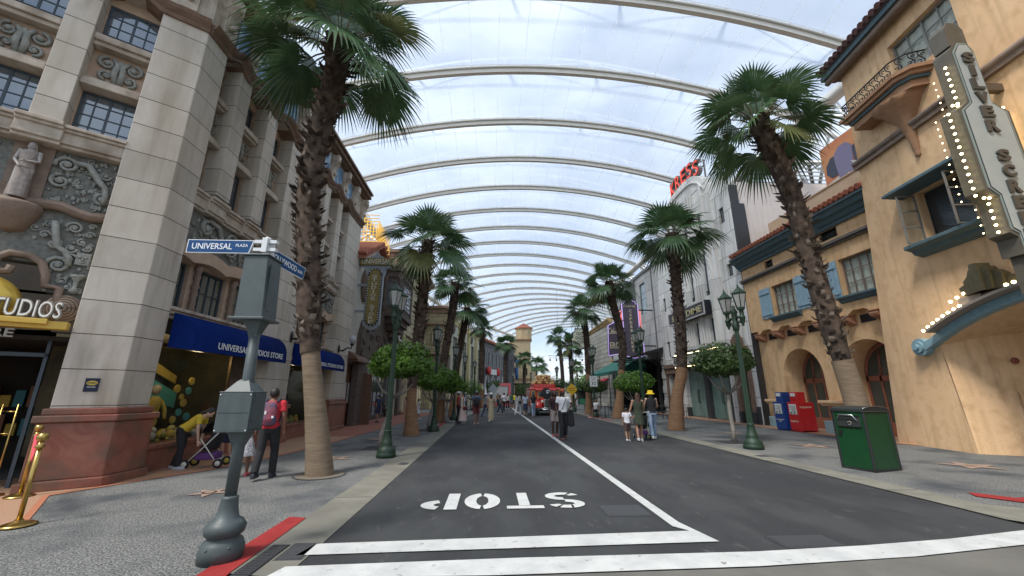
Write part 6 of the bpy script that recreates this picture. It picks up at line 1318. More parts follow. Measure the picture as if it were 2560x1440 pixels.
palm('tallest nearest palm, smooth grey brown base, before the stone store awnings', [(-3.4, 8.81, 0), (-3.6, 8.81, 1.05), (-3.94, 8.81, 2.7), (-4.14, 8.81, 4.07), (-4.42, 8.81, 6.06), (-4.42, 8.85, 7.7), (-4.28, 8.95, 9.5), (-4.25, 9.0, 11.0)], .27, .30, 2.75, 1, 1.2, 27, 42, 1.9, True, .185)
palm('leaning near palm on the right with grey lower trunk rising behind the green bin', [(9.66, 10.3, 0), (9.6, 10.3, 1.47), (9.4, 10.3, 3.0), (9.2, 10.3, 4.94), (8.98, 10.3, 7.4), (8.55, 10.3, 9.2), (8.38, 10.3, 10.0)], .31, .30, 2.5, 2, .98, 25, 38, 1.4, True, .25)
palm('palm with an orange brown flared base in front of the green glass doors', [(8.27, 18.16, 0), (8.5, 18.16, 1.5), (8.9, 18.16, 3.1), (9.03, 18.16, 6.9), (9.1, 18.16, 9.4)], .37, .29, 2.75, 3, 1.14, 25, 32, 1.2, False, .25)
palm('palm with orange brown base beside the round clipped tree by the cafe', [(8.27, 26.4, 0), (8.6, 26.4, 2.2), (8.9, 26.4, 5.0), (8.4, 26.4, 7.8), (8.25, 26.4, 9.2)], .42, .30, 3.1, 4, 1.0, 23, 26, 1.0, False, .23)
palm('palm standing right behind the speed limit sign', [(7.6, 31.5, 0), (7.7, 31.5, 3), (7.7, 31.5, 6), (7.45, 31.5, 8.3)], .32, .28, 3.0, 5, .9, 22, 22, .8, False, .22)
palm('tall slim palm at the far right, nearer one of the last pair', [(10.4, 51, 0), (10.3, 51, 4), (10.2, 51, 7.6)], .36, .3, 2.4, 6, 1.05, 22, 18, .5)
palm('tall slim palm at the far right, farther one of the last pair', [(10.6, 60.2, 0), (10.8, 60.2, 4), (10.4, 60.2, 10.0)], .4, .33, 2.4, 7, 1.15, 22, 18, .5)
palm('second palm on the left with orange brown base beside the green lamp post', [(-3.06, 16.5, 0), (-3.16, 16.5, 2.1), (-3.02, 16.5, 3.7), (-2.9, 16.5, 6.3), (-2.86, 16.5, 8.1)], .32, .27, 2.1, 8, 1.0, 24, 30, 1.1, False, .175)
palm('third palm on the left with dark shaggy trunk', [(-2.83, 23.7, 0), (-2.8, 23.7, 3), (-2.4, 23.7, 6.2), (-2.25, 23.7, 8.2)], .32, .27, 2.2, 9, .85, 22, 22, .8, False, .19)
palm('fourth palm on the left standing just behind the third', [(-2.6, 28.4, 0), (-2.5, 28.4, 2.5), (-2.1, 28.4, 5.4), (-1.75, 28.4, 7.6)], .32, .27, 2.2, 10, .88, 22, 22, .8, False, .19)
palm('palm on the left before the cream hall', [(-.9, 44.9, 0), (-1.0, 44.9, 4), (-1.05, 44.9, 8.8)], .4, .34, 2.4, 11, .85, 22, 18, .5)
palm('palm on the left before the grey castle hall', [(2.15, 60.7, 0), (2.2, 60.7, 4), (2.3, 60.7, 9.0)], .45, .36, 2.4, 12, 1.0, 22, 18, .5)
palm('palm before the ochre tower at the far left end', [(7.0, 84, 0), (7.0, 84, 4), (7.1, 84, 8.6)], .45, .4, 2.4, 13, 1.25, 22, 16, .4)
for i, (x, y, h, s_, lb) in enumerate([(13.5, 118, 9.5, 2.0, 'distant palm behind the red truck, left one'), (25.5, 118, 9.2, 1.3, 'distant small palm behind the red truck, right one')]):
    palm(lb, [(x, y, 0), (x, y, h*.5), (x, y, h)], .3, .26, 1, 20+i, s_, 30, 14, .2, group='distant palms beyond the street')
LEAFG = mat('clipped tree leaves', (.035, .095, .012), .5, (.11, .22, .022), 3.5, trans=.25, obj=True, col3=(.16, .30, .03), s3=2.6)
LEAFD = mat('darker tree leaves', (.030, .062, .014), .5, (.065, .115, .024), 3.5, trans=.25, obj=True)
TRW = mat('pale grey bark', (.19, .17, .145), .9, (.30, .275, .24), 12, .16, .3, 40, obj=True)
def tree(lab, x, y, cz, rx, rz_, ch, seed, lm=LEAFG, n=5200, lean=0, name='clipped_tree', ls=.055, trunk=True, off=(0, 0), group='clipped round street trees'):
    r = random.Random(seed); t = thing(name, lab, 'tree', (x, y, 0), 0, group)
    if trunk and name == 'clipped_tree':
        gp = MB(); gp.box(x-.45, x+.45, y-.45, y+.45, 0, .006); [gp.box(x-.43, x+.43, y-.42+k*.085, y-.37+k*.085, 0, .010, 1) for k in range(10)]; struct(gp, 'tree_grate', [BLACK, IRON])
    if trunk:
        mb = MB(); top = Vector((off[0], off[1], cz-rz_*.35)); fork = Vector((off[0]*.6, off[1]*.5, (cz-rz_)*.82))
        mb.tube([(0, 0, -.03), (.02, 0, .4), (off[0]*.35-.03, 0, fork.z*.6), fork], [.085, .065, .06, .06], 10)
        for k in range(7):
            a = k*.9+.3; e = fork + Vector((math.cos(a)*rx*.62, math.sin(a)*rx*.62, rz_*.75 + r.uniform(0, .2))); m_ = (fork+e)*.5 + Vector((math.cos(a)*.06, math.sin(a)*.06, -.06)); mb.tube([fork, m_, e], [.045, .03, .012], 6)
        B(mb, 'trunk', TRW, t, local=True)
    mb = MB(); lob = [(r.uniform(-1, 1), r.uniform(-1, 1), r.uniform(-1, 1), r.uniform(.4, 1)) for _ in range(26)]
    def shape(d): # radius multiplier by direction
        q = 1 + .10*sum(math.sin(4*(d.x*a + d.y*b + d.z*c)+a*9)*w for a, b, c, w in lob[:6])
        return q
    for i in range(n):
        d = Vector((r.gauss(0, 1), r.gauss(0, 1), r.gauss(0, 1))).normalized()
        if d.z < 0: d.z *= .55
        f = 1.02 - abs(r.gauss(0, .2)) + (.16*r.random() if r.random() < .05 else 0) if r.random() < .8 else r.random()**.5
        if d.z < -.1 and f > .9 and r.random() < .35: continue
        if f > .72 and math.sin(9*d.x+seed)*math.sin(8*d.y+2*seed)*math.sin(7*d.z+seed*3) > .42: continue
        p = Vector((d.x*rx, d.y*rx, d.z*rz_))*f*shape(d) + Vector((off[0], off[1], cz)); a = r.uniform(.7, 1.5)*ls
        nn = (d + Vector((r.gauss(0, .5), r.gauss(0, .5), r.gauss(0, .5)))).normalized(); u = nn.cross(Vector((r.gauss(0, 1), r.gauss(0, 1), r.gauss(0, 1)))).normalized(); v = nn.cross(u)
        mb.add([p-u*a, p-v*a*.5, p+u*a*1.1, p+v*a*.5], [(0, 1, 2, 3)])
    B(mb, 'crown', lm, t, local=True, fix=False); return t
tree('round clipped bright green tree behind the near left lamp post', -3.3, 12.85, 2.42, .98, .66, 0, 31, off=(.55, -.3), n=6500)
tree('round clipped tree beside the second left lamp post', -2.75, 18.7, 2.12, 1.05, .72, 0, 32, off=(.3, 0))
tree('third clipped tree on the left pavement', -2.5, 23.2, 1.95, 1.0, .62, 0, 33, n=3500, off=(.2, 0)); tree('low clipped tree far along the left pavement', -1.9, 40, 1.9, 1.1, .8, 0, 34, n=2500); tree('clipped tree before the grey castle hall', .6, 54, 2.2, 1.25, 1.1, 0, 35, LEAFD, n=2500, ls=.08); tree('dark clipped tree by the ochre house', 5.2, 62, 1.9, 1.5, 1.1, 0, 36, LEAFD, n=2500, ls=.08)
tree('darker loose clipped tree in front of the cream store', 8.2, 13.7, 2.55, 1.02, .66, 0, 37, LEAFD, n=6500, off=(.05, .1))
tree('bright round clipped tree behind the woman in the yellow hat', 7.6, 21.0, 2.0, 1.05, .62, 0, 38, off=(-.05, 0))
tree('clipped tree beside the speed limit sign', 7.6, 29.6, 1.95, 1.05, .6, 0, 39, LEAFD, n=3500); tree('dark clipped tree behind the red truck', 6.0, 38, 2.3, 1.25, .65, 0, 40, LEAFD, n=3000); tree('dark clipped tree left of the speed limit sign', 8.4, 40, 2.0, 1.2, .9, 0, 44, LEAFD, n=2500)
LEAFB = mat('bright far foliage', (.09, .20, .03), .6, (.20, .34, .07), .8, trans=.25, obj=True)  # brighter green for the distant trees
for i, (x, y, cz, rx, rz_) in enumerate([(17, 125, 2.6, 6.5, 2.9), (23.5, 122, 2.2, 5, 2.2), (29, 120, 3.2, 5, 3.4), (12, 122, 2.2, 5, 3.2), (35, 124, 3, 6, 4), (6, 128, 3, 6, 3)]):
    tree('broad leafy %s beyond the end of the street' % ['tree behind the truck load', 'low tree right of the truck', 'tall tree near the diamond sign', 'tree left of the truck', 'tree behind the beige block house', 'tree behind the ochre house'][i], x, y, cz, rx, rz_, 0, 50+i, LEAFB, n=3000, name='broad_tree', ls=.3, trunk=True, group='leafy trees beyond the street')
# ================================================================ lamps, signs, bins
DGR = mat('dark green paint', (.012, .032, .018), .55, (.018, .044, .025), 9, .16, .05, 40); LGL = mat('frosted lantern glass', (.42, .43, .41), .35, (.50, .50, .48), 8, trans=.3)
def lamp(lab, x, y, h=4.6):
    t = thing('street_lamp', lab, 'street lamp', (x, y, 0), 0, 'green twin street lamps'); k = h/4.6
    mb = MB(); mb.lathe([(.25, 0), (.25, .10), (.22, .13), (.24, .17), (.17, .24), (.13, .3), (.15, .34), (.12, .38), (.11, .5), (.085, .62), (.10, .64), (.08, .67)], 0, 0, 0, 16); B(mb, 'base', DGR, t, local=True)
    mb = MB(); n = 24; vs = []
    for z, q in ((.66, .075), (3.3*k, .058)):
        for j in range(n): a = 2*math.pi*j/n; rr = q*(1 if j % 2 else .86); vs.append((rr*math.cos(a), rr*math.sin(a), z))
    mb.add(vs, [(j, (j+1) % n, n+(j+1) % n, n+j) for j in range(n)]); mb.lathe([(.06, 3.28*k), (.085, 3.31*k), (.08, 3.36*k), (.11, 3.42*k), (.07, 3.5*k), (.075, 3.8*k), (.1, 3.84*k), (.04, 3.95*k), (.05, 4.02*k), (0, 4.06*k)], 0, 0, 0, 12); B(mb, 'post', DGR, t, local=True)
    for sg in (-1, 1):
        yy = sg*.34; b = 3.62*k; mb = MB(); mb.tube([(0, 0, b-.02), (0, yy*.5, b+.05), (0, yy, b-.03)], [.035, .035, .045], 8); mb.tube([(0, yy*.2, b-.2), (0, yy*.55, b-.08), (0, yy*.8, b-.16)], .02, 6)
        mb.lathe([(0, -.26), (.035, -.24), (.03, -.2), (.06, -.14), (.07, -.02), (.085, .0), (.07, .03), (.05, .08), (.055, .2), (.1, .24), (.105, .27)], 0, yy, b, 10); B(mb, 'arm', DGR, t, local=True)
        z0 = b+.27; z1 = z0+.42; mb = MB(); mb.lathe([(.10, z0), (.185, z1), (.2, z1+.03), (.19, z1+.05), (.06, z1+.18), (.05, z1+.21), (.02, z1+.24), (.03, z1+.27), (.008, z1+.3), (0, z1+.4)], 0, yy, 0, 6, sm=False)
        cg = MB(); cg.lathe([(.185, z1-.01), (.2, z1+.03), (.19, z1+.05), (.06, z1+.18), (.05, z1+.21), (.02, z1+.24), (.03, z1+.27), (.008, z1+.3), (0, z1+.4)], 0, yy, 0, 6, sm=False); cg.lathe([(.06, z0-.02), (.11, z0), (.11, z0+.03), (.09, z0+.03)], 0, yy, 0, 6, sm=False)
        for j in range(6): a = 2*math.pi*j/6; cg.tube([(.102*math.cos(a), yy+.102*math.sin(a), z0), (.188*math.cos(a), yy+.188*math.sin(a), z1), (.235*math.cos(a), yy+.235*math.sin(a), z1+.1)], [.01, .01, .004], 4)
        o = B(cg, 'lantern', DGR, t, local=True); g = MB(); g.lathe([(.094, z0+.02), (.176, z1)], 0, yy, 0, 6, sm=False); B(g, 'lamp_glass', LGL, o, local=True)
    return t
L0 = lamp('nearest twin lantern post on the left, in front of the bright clipped tree', -2.66, 11.06)
LL = [(-2.42, 18.1, 'second twin lantern post on the left'), (-2.22, 25.3, 'third twin lantern post on the left'), (-2.0, 31.5, 'fourth twin lantern post on the left'), (-1.5, 38, 'fifth twin lantern post on the left, farthest on its side'),
      (7.8, 12.08, 'nearest twin lantern post on the right, before the cream store'), (7.6, 20.0, 'twin lantern post rising from the clipped tree by the yellow hat'), (7.25, 28.2, 'twin lantern post carrying the speed limit sign'), (7.2, 35.2, 'twin lantern post carrying the yellow diamond sign'), (7.6, 46.0, 'far twin lantern post beside the dark clipped tree'), (6.0, 60, 'far twin lantern post left of the red truck'), (3.2, 58, 'far twin lantern post before the ochre house')]
for x, y, lb in LL:
    o = dup(L0, (x, y, 0), 0, lb)
    if x > 5 and y < 30: o.scale = (1.12, 1.12, 1.07)
# signal post with street names
PG = mat('grey green painted metal', (.052, .068, .070), .5, (.066, .085, .087), 6, .16, .08, 60, wear=((.13, .14, .135), 8, .66), streak=.25); WS = mat('white aluminium', (.60, .62, .62), .4, metal=.2)
sp = thing('signal_post', 'grey green post with two metal cabinets and street name signs at the kerb', 'signal post', (-2.66, 4.62, 0))
mb = MB(); mb.lathe([(.195, 0), (.20, .1), (.185, .14), (.175, .17), (.14, .2), (.145, .215), (.175, .24), (.185, .30), (.15, .35), (.11, .375), (.09, .45), (.075, .55), (.08, .565), (.055, .58)], 0, 0, 0, 28); B(mb, 'base', PG, sp, local=True)
mb = MB(); mb.tube([(0, 0, .56), (-.0, 0, 1.14), (-.015, 0, 1.72), (-.03, 0, 2.36)], [.055, .058, .06, .05], 16); mb.lathe([(.06, 1.05), (.13, 1.2), (.2, 1.22)], 0, 0, 0, 4, sm=False, rot=.785); mb.lathe([(.19, 1.615), (.09, 1.72), (.065, 1.74)], -.03, 0, 0, 4, sm=False, rot=.785); mb.lathe([(.055, 2.2), (.09, 2.3), (.14, 2.4)], -.03, 0, 0, 4, sm=False, rot=.785); B(mb, 'post', PG, sp, local=True)
mb = MB(); mb.box(-.205, .135, -.14, .14, 1.2, 1.60); mb.box(-.21, .14, -.145, .145, 1.60, 1.615)
o = B(mb, 'lower_cabinet', PG, sp, local=True, bevel=.008)
for bx, bz in ((-.19, 1.22), (.12, 1.22), (-.19, 1.58), (.12, 1.58)): mb = MB(); mb.ell((bx, -.142, bz), (.008, .006, .008), 8, 6); B(mb, 'bolt', WS, o, local=True)
mb = MB(); mb.box(-.195, .125, -.1425, -.14, 1.395, 1.398); B(mb, 'seam', BLACK, o, local=True)
for q_ in range(6): mb = MB(); mb.ell((.185*math.cos(q_*1.05+.3), .185*math.sin(q_*1.05+.3), .135), (.014, .014, .012), 8, 6); B(mb, 'bolt', PG, sp, local=True); mb = MB(); mb.box(.135, .14, -.12, .12, 1.23, 1.58)
for z in (1.3, 1.5, 1.56): mb.box(.14, .15, -.1, -.08, z, z+.03)
B(mb, 'hatch', PG, o, local=True, bevel=.003)
mb = MB(); mb.hexa([(-.2, -.15, 2.42), (.1, -.15, 2.42), (.1, .15, 2.42), (-.2, .15, 2.42)], [(-.2, -.15, 3.14), (.06, -.15, 3.14), (.06, .15, 3.14), (-.2, .15, 3.14)]); mb.box(-.25, .13, -.18, .18, 2.39, 2.42); mb.box(-.22, .08, -.17, .17, 3.14, 3.16); mb.box(.08, .1, -.1, -.02, 2.5, 3.05); B(mb, 'upper_cabinet', PG, sp, local=True, bevel=.006)
mb = MB(); mb.tube([(-.06, 0, 3.16), (-.06, 0, 3.42)], .03, 10); mb.box(-.2, .06, -.03, .03, 3.24, 3.28); mb.box(-.2, .06, -.03, .03, 3.34, 3.38); mb.box(-.09, -.03, -.06, .12, 3.22, 3.4); B(mb, 'sign_clamp', WS, sp, local=True)
SB = mat('street sign blue', (.008, .055, .16), .6, (.010, .062, .175), 5, spec=.2); SW = mat('sign white', (.72, .74, .76), .4)
def streetsign(p0, p1, z0, z1, words, par):
    p0, p1 = Vector(p0), Vector(p1); u = (p1-p0); Lg = u.length; u.normalize(); nn = Vector((u.y, -u.x))
    f = lambda p: (p0.x + u.x*p[0] + nn.x*p[1], p0.y + u.y*p[0] + nn.y*p[1], p[2])
    mb = MB(f); mb.prism([(0, z0), (Lg-.04, z0), (Lg, z1), (0, z1)], -.012, .012); o = B(mb, 'name_plate', SW, par); mb = MB(f); mb.prism([(.008, z0+.008), (Lg-.047, z0+.008), (Lg-.012, z1-.008), (.010, z1-.008)], -.014, .014); B(mb, 'blue_face', SB, o)
    for w_, a, b, c, e in words: text(w_, f, (a, b, c, e), .014, SW, 'lettering', o, ext=.003, off=.006)
    return o
streetsign((-3.62, 4.6), (-2.86, 4.6), 3.205, 3.37, [('UNIVERSAL', .06, .52, 3.25, 3.325), ('PLAZA', .56, .70, 3.285, 3.32)], sp)
streetsign((-2.76, 4.72), (-2.72, 5.62), 3.17, 3.35, [('HOLLYWOOD', .06, .66, 3.22, 3.30), ('BLVD', .70, .82, 3.23, 3.27)], sp)
# stanchions and rope at the entrance
def stanchion(x, y, lb):
    t = thing('brass_stanchion', lb, 'stanchion', (x, y, 0), 0, 'brass rope stanchions'); mb = MB(); mb.lathe([(.17, .008), (.175, .02), (.14, .035), (.05, .06), (.035, .08)], 0, 0, 0, 28); mb.tube([(0, 0, .07), (0, 0, .93)], .026, 14); mb.lathe([(.03, .9), (.055, .92), (.03, .95), (.025, .99)], 0, 0, 0, 16); mb.ell((0, 0, 1.04), .058, 18, 12); B(mb, 'post', BRASS, t, local=True); return t
stanchion(-5.84, 5.8, 'nearer brass stanchion on the tan paving'); stanchion(-7.45, 7.3, 'farther brass stanchion close to the red marble base')
mb = MB(); mb.tube([(-5.84-1.61*f, 5.8+1.5*f, .93 - .26*math.sin(math.pi*f)) for f in [i/16 for i in range(17)]], .028, 10)
tag(B(mb, 'barrier_rope', mat('pink red velvet rope', (.50, .05, .07), .8, (.58, .08, .10), 30, .16, .2, 80)), 'pink red rope hanging between the two brass stanchions', 'rope')
t = thing('brass_sign_stand', 'thin empty brass sign stand by the dark shop entrance', 'stand', (-8.0, 7.3, 0)); mb = MB()
for a in (-.12, .12): mb.tube([(a, 0, .04), (a, 0, 1.42)], .012, 6)
for z in (.95, 1.3): mb.tube([(-.12, 0, z), (.12, 0, z)], .01, 6)
mb.box(-.2, .2, -.12, .12, .008, .04); B(mb, 'frame', BRASS, t, local=True)
# green bin
bn = thing('compactor_bin', 'tall dark green compactor bin with black edges and a steel handle', 'bin', (7.98, 8.43, 0), 16); GB = mat('bin green', (.003, .042, .012), .4, (.004, .054, .016), 3, .16, .03, 20, coat=.15, wear=((.03, .06, .035), 9, .68), streak=.3); GB2 = mat('bin black', (.018, .022, .021), .5)
W_, D_ = .86, .66                                # x along the broad side, y away from the camera
mb = MB(); mb.box(0, W_, 0, D_, .0, .05); mb.box(0, .05, 0, .05, .05, 1.2); mb.box(W_-.06, W_, 0, .05, .05, 1.2); mb.box(0, .05, D_-.05, D_, .05, 1.2); mb.box(W_-.05, W_, D_-.05, D_, .05, 1.2); mb.prism([(0, 1.2), (W_, 1.2), (W_, 1.24), (W_*.8, 1.29), (W_*.5, 1.315), (W_*.2, 1.30), (0, 1.27)], 0, D_); B(mb, 'frame', GB2, bn, local=True, bevel=.01)
mb = MB(); mb.box(.05, W_-.06, .012, .04, .05, 1.2); mb.box(.05, W_-.05, D_-.04, D_-.012, .05, 1.2); mb.box(W_-.04, W_-.012, .05, D_-.05, .05, 1.2); mb.box(.012, .04, .05, D_-.05, .05, .86); mb.box(.012, .04, .05, D_-.05, 1.12, 1.2); mb.box(.012, .04, .05, .10, .86, 1.12); mb.box(.012, .04, D_-.10, D_-.05, .86, 1.12); B(mb, 'panel', GB, bn, local=True)
mb = MB(); mb.box(.03, .06, .10, D_-.10, .86, 1.12); mb.prism([(-.02, .88), (.03, .88), (.03, 1.04), (.0, 1.04)], .1, D_-.1); B(mb, 'hatch', GB2, bn, local=True, bevel=.006)
mb = MB(); mb.tube([(.02, .13, .99), (-.03, .16, 1.04), (-.06, .2, 1.13), (-.06, D_-.2, 1.13), (-.03, D_-.14, 1.06), (.02, D_-.11, 1.02)], .014, 8); mb.prism([(0, 1.205), (W_, 1.205), (W_, 1.212), (0, 1.212)], -.003, .0); B(mb, 'handle', mat('steel', (.5, .5, .5), .3, metal=1), bn, local=True)
mb = MB(); mb.box(.0, .012, D_-.17, D_-.09, .74, .8); mb.box(.0, .012, D_-.14, D_-.08, .66, .72); B(mb, 'lock', BLACK, bn, local=True)
mb = MB(); mb.tube([(-.025, .3 + .035*math.cos(q), .96+.035*math.sin(q)) for q in [i*.6 for i in range(10)]], .007, 5); B(mb, 'recycle_mark', LET, bn, local=True)
mb = MB(); mb.add([(0.005, .01, 1.283), (W_-.005, .01, 1.245), (W_-.005, D_-.01, 1.245), (0.005, D_-.01, 1.283)], [(0, 1, 2, 3)]) if False else mb.tube([(0, 0, 1.275), (W_*.2, 0, 1.305), (W_*.5, 0, 1.32), (W_*.8, 0, 1.295), (W_, 0, 1.245)], .008, 5); B(mb, 'lid_trim', mat('steel', (.5, .5, .5), .3), bn, local=True)
# newspaper boxes
def newsbox(x, y, col, nm, lb, words):
    t = thing('newspaper_box', lb, 'newspaper box', (x, y, 0), 0, 'newspaper boxes'); m = mat(nm, col, .4, tuple(c*1.15+.005 for c in col), 5)
    t.scale = (1.2, 1.2, 1.15); mb = MB(); mb.box(0, .6, 0, .5, .05, 1.05); mb.box(.02, .1, .02, .48, 0, .05); mb.box(.5, .58, .02, .48, 0, .05); mb.box(.08, .4, .08, .42, 1.05, 1.42); o = B(mb, 'cabinet', m, t, local=True, bevel=.012)
    mb = MB(); mb.box(-.012, 0, .08, .42, .62, .98); mb.box(.065, .08, .14, .36, 1.26, 1.38); B(mb, 'paper', mat('newsprint', (.62, .62, .58), .8), t, local=True)
    mb = MB()
    for i in range(7): mb.box(-.015, -.012, .11, .39 - .1*(i % 3 == 2), .9-.035*i, .912-.035*i)
    mb.box(-.016, -.012, .14, .22, .64, .7); mb.box(-.016, -.012, .3, .38, .64, .69); B(mb, 'print', mat('ink', (.08, .08, .08), .8), t, local=True)
    fF = lambda p: (x - p[1]-.0, y + .6 - p[0]*1.2, p[2]*1.15); fS = lambda p: (x + p[0]*1.2, y - p[1], p[2]*1.15)
    text(words, fF, (.06, .44, .32, .42), .0, mat('pale print', (.62, .55, .42), .6), 'lettering', t, ext=.004, off=.004)
    if 'I' in words[:1]: text(words, fS, (.08, .52, .82, .93), .0, mat('pale print', (.62, .55, .42), .6), 'lettering', t, ext=.004, off=.004); 
    return t
newsbox(13.0, 16.75, (.42, .012, .015), 'red enamel box', 'red newspaper box with pale lettering on its side', 'Inquirer'); newsbox(12.9, 17.5, (.01, .04, .17), 'blue enamel box', 'blue newspaper box beside the red one', 'HOLLYWOOD\nSTAR')
# road signs on the lamp posts
t = thing('speed_sign', 'white speed limit 30 sign on a lamp post', 'road sign', (7.2, 28.0, 2.0)); f = XZ(28.0)
mb = MB(f); mb.box(6.93, 7.47, -.02, .0, 2.02, 2.75); B(mb, 'plate', SW, t); mb = MB(f)
for a in ((6.95, 7.45, 2.04, 2.05), (6.95, 7.45, 2.72, 2.73), (6.95, 6.96, 2.04, 2.73), (7.44, 7.45, 2.04, 2.73)): mb.box(a[0], a[1], 0, .004, a[2], a[3])
B(mb, 'border', BLACK, t); text('SPEED', f, (7.0, 7.4, 2.58, 2.68), 0, BLACK, 'lettering', t, ext=.004, off=.003); text('LIMIT', f, (7.03, 7.37, 2.44, 2.54), 0, BLACK, 'lettering', t, ext=.004, off=.003); text('30', f, (7.02, 7.38, 2.1, 2.38), 0, BLACK, 'lettering', t, ext=.004, off=.01)
t = thing('diamond_sign', 'yellow diamond warning sign on a lamp post', 'road sign', (7.05, 35, 1.4)); f = XZ(35.0); mb = MB(f); mb.prism([(7.05, 1.35), (7.55, 1.88), (7.05, 2.42), (6.55, 1.88)], -.02, 0); B(mb, 'plate', mat('sign yellow', (.62, .38, .02), .5), t); text('PEDESTRIAN', f, (6.78, 7.32, 1.92, 2.0), 0, BLACK, 'lettering', t, ext=.004, off=.006); text('CROSSING', f, (6.8, 7.3, 1.76, 1.84), 0, BLACK, 'lettering', t, ext=.004, off=.006)
t = thing('grey_diamond_sign', 'back of a grey diamond sign on a post before the pointed arches', 'road sign', (.3, 48, 0)); mb = MB(); mb.prism([(0, 1.3), (.6, 2.0), (0, 2.7), (-.6, 2.0)], -.02, .02); mb.tube([(0, .06, 0), (0, .06, 2.6)], .05, 6); B(mb, 'plate', mat('grey sign back', (.38, .40, .42), .5), t, local=True)
t = thing('map_kiosk', 'dark green kiosk with a bright green panel beside a palm trunk', 'kiosk', (7.6, 32.6, 0)); mb = MB(); mb.box(-.05, .05, -.05, .05, 0, 1.0); mb.box(-.55, .55, -.08, .08, .7, 1.75); mb.lathe([(.6, 1.75), (.3, 1.95), (0, 2.05)], 0, 0, 0, 8); B(mb, 'frame', DGR, t, local=True); mb = MB(); mb.box(-.45, .45, -.1, -.08, .75, 1.15); B(mb, 'panel', mat('bright green panel', (.04, .22, .12), .5), t, local=True); mb = MB(); mb.box(-.45, .45, -.1, -.08, 1.2, 1.7); B(mb, 'map', GREYG, t, local=True)
t = thing('pink_frame', 'pink and white standing photo frame before the grey castle hall', 'frame', (1.6, 52, 0)); mb = MB(); mb.box(.7, 1.0, -.1, .1, 0, 2.8); mb.box(-.4, .7, -.1, .1, 2.45, 2.8); mb.box(-3.0, .7, -.4, .4, 0, .35); B(mb, 'frame', mat('pink paint', (.62, .14, .16), .6), t, local=True); mb = MB(); mb.prism([(-2.8, .6), (.6, .6), (.6, 2.6), (-.4, 2.5), (-1.2, 1.8), (-2.8, 1.4)], -.05, .05); B(mb, 'panel', mat('grey white panel', (.42, .42, .42), .7), t, local=True)
t = thing('hanging_light_rig', 'thin black rig of hanging lamps strung across the far street', 'light rig', (9, 55, 6)); mb = MB(); mb.tube([(8.0, 55, 6.6), (13, 55, 6.4)], .035, 4); mb.tube([(8.0, 55, 6.3), (13, 55, 6.1)], .025, 4); mb.tube([(2.0, 55, 5.8), (5, 55, 6.1), (8, 55, 6.6)], .02, 4)
for i in range(6): mb.ell((8.2+i*.9, 55, 6.0), (.12, .12, .16), 6, 5); mb.tube([(8.2+i*.9, 55, 6.6), (8.2+i*.9, 55, 6.0)], .02, 4)
mb.tube([(9.4, 55, 16), (9.4, 55, 6.6)], .018, 4); mb.tube([(11.4, 55, 16), (11.4, 55, 6.4)], .018, 4); mb.ell((9.4, 55, 6.75), (.2, .15, .2), 6, 5); B(mb, 'rig', BLACK, t)
# cafe chairs and tables
CHM = mat('black painted chair', (.014, .014, .015), .4)
def chair(lb):
    t = thing('cafe_chair', lb, 'chair', (0, 0, 0), 0, 'black cafe chairs'); mb = MB(); mb.box(-.2, .2, -.2, .2, .43, .455); B(mb, 'seat', CHM, t, local=True, bevel=.01)
    for a, b in ((-1, -1), (1, -1), (-1, 1), (1, 1)): mb = MB(); mb.tube([(a*.18, b*.18, .44), (a*.21, b*.23, 0)], .012, 6); B(mb, 'leg', CHM, t, local=True)
    mb = MB(); mb.tube([(-.19, .19, .44), (-.2, .25, .88), (.2, .25, .88), (.19, .19, .44)], .012, 6)
    for i in range(5): mb.tube([(-.13+i*.065, .2, .5), (-.13+i*.065, .25, .87)], .008, 5)
    B(mb, 'backrest', CHM, t, local=True); return t
def table(lb):
    t = thing('cafe_table', lb, 'table', (0, 0, 0), 0, 'black cafe tables'); mb = MB(); mb.lathe([(.35, .72), (.36, .735), (.35, .75)], 0, 0, 0, 20); B(mb, 'tabletop', CHM, t, local=True); mb = MB(); mb.tube([(0, 0, .72), (0, 0, .05)], .025, 8); mb.lathe([(.24, .0), (.2, .03), (.03, .08)], 0, 0, 0, 16); B(mb, 'stem', CHM, t, local=True); return t
c0 = chair('black cafe chair on the kerb side under the man in the white shirt'); c0.location = (7.0, 26.9, 0); c0.rotation_euler = (0, 0, R(200))
for i, (x, y, a, lb) in enumerate([(8.4, 27.9, 40, 'black cafe chair just right of the speed sign post'), (9.0, 28.6, 120, 'black cafe chair near the kerb tree, back to the cafe'), (9.3, 27.2, 200, 'black cafe chair between kerb tree and leaning palm'), (9.9, 27.8, 300, 'black cafe chair behind the leaning palm'),
    (10.9, 25.6, 20, 'black terrace chair nearest the brown portal, facing the street'), (11.6, 26.4, 100, 'black terrace chair beside the brown portal'), (12.3, 25.5, 180, 'black terrace chair closest to the store wall'), (11.0, 23.6, 250, 'black terrace chair left of the glass doors'), (12.0, 30.6, 60, 'black terrace chair inside the dark terrace, near end'), (12.6, 33.8, 150, 'black terrace chair deep in the dark terrace')]): dup(c0, (x, y, 0), a, lb)
t0 = table('round black cafe table by the seated man'); t0.location = (7.7, 27.3, 0)
for x, y, lb in ((9.1, 27.9, 'round black cafe table between tree and palm'), (11.6, 25.8, 'round black terrace table beside the brown portal'), (12.4, 31.6, 'round black table in the dark terrace')): dup(t0, (x, y, 0), 0, lb)
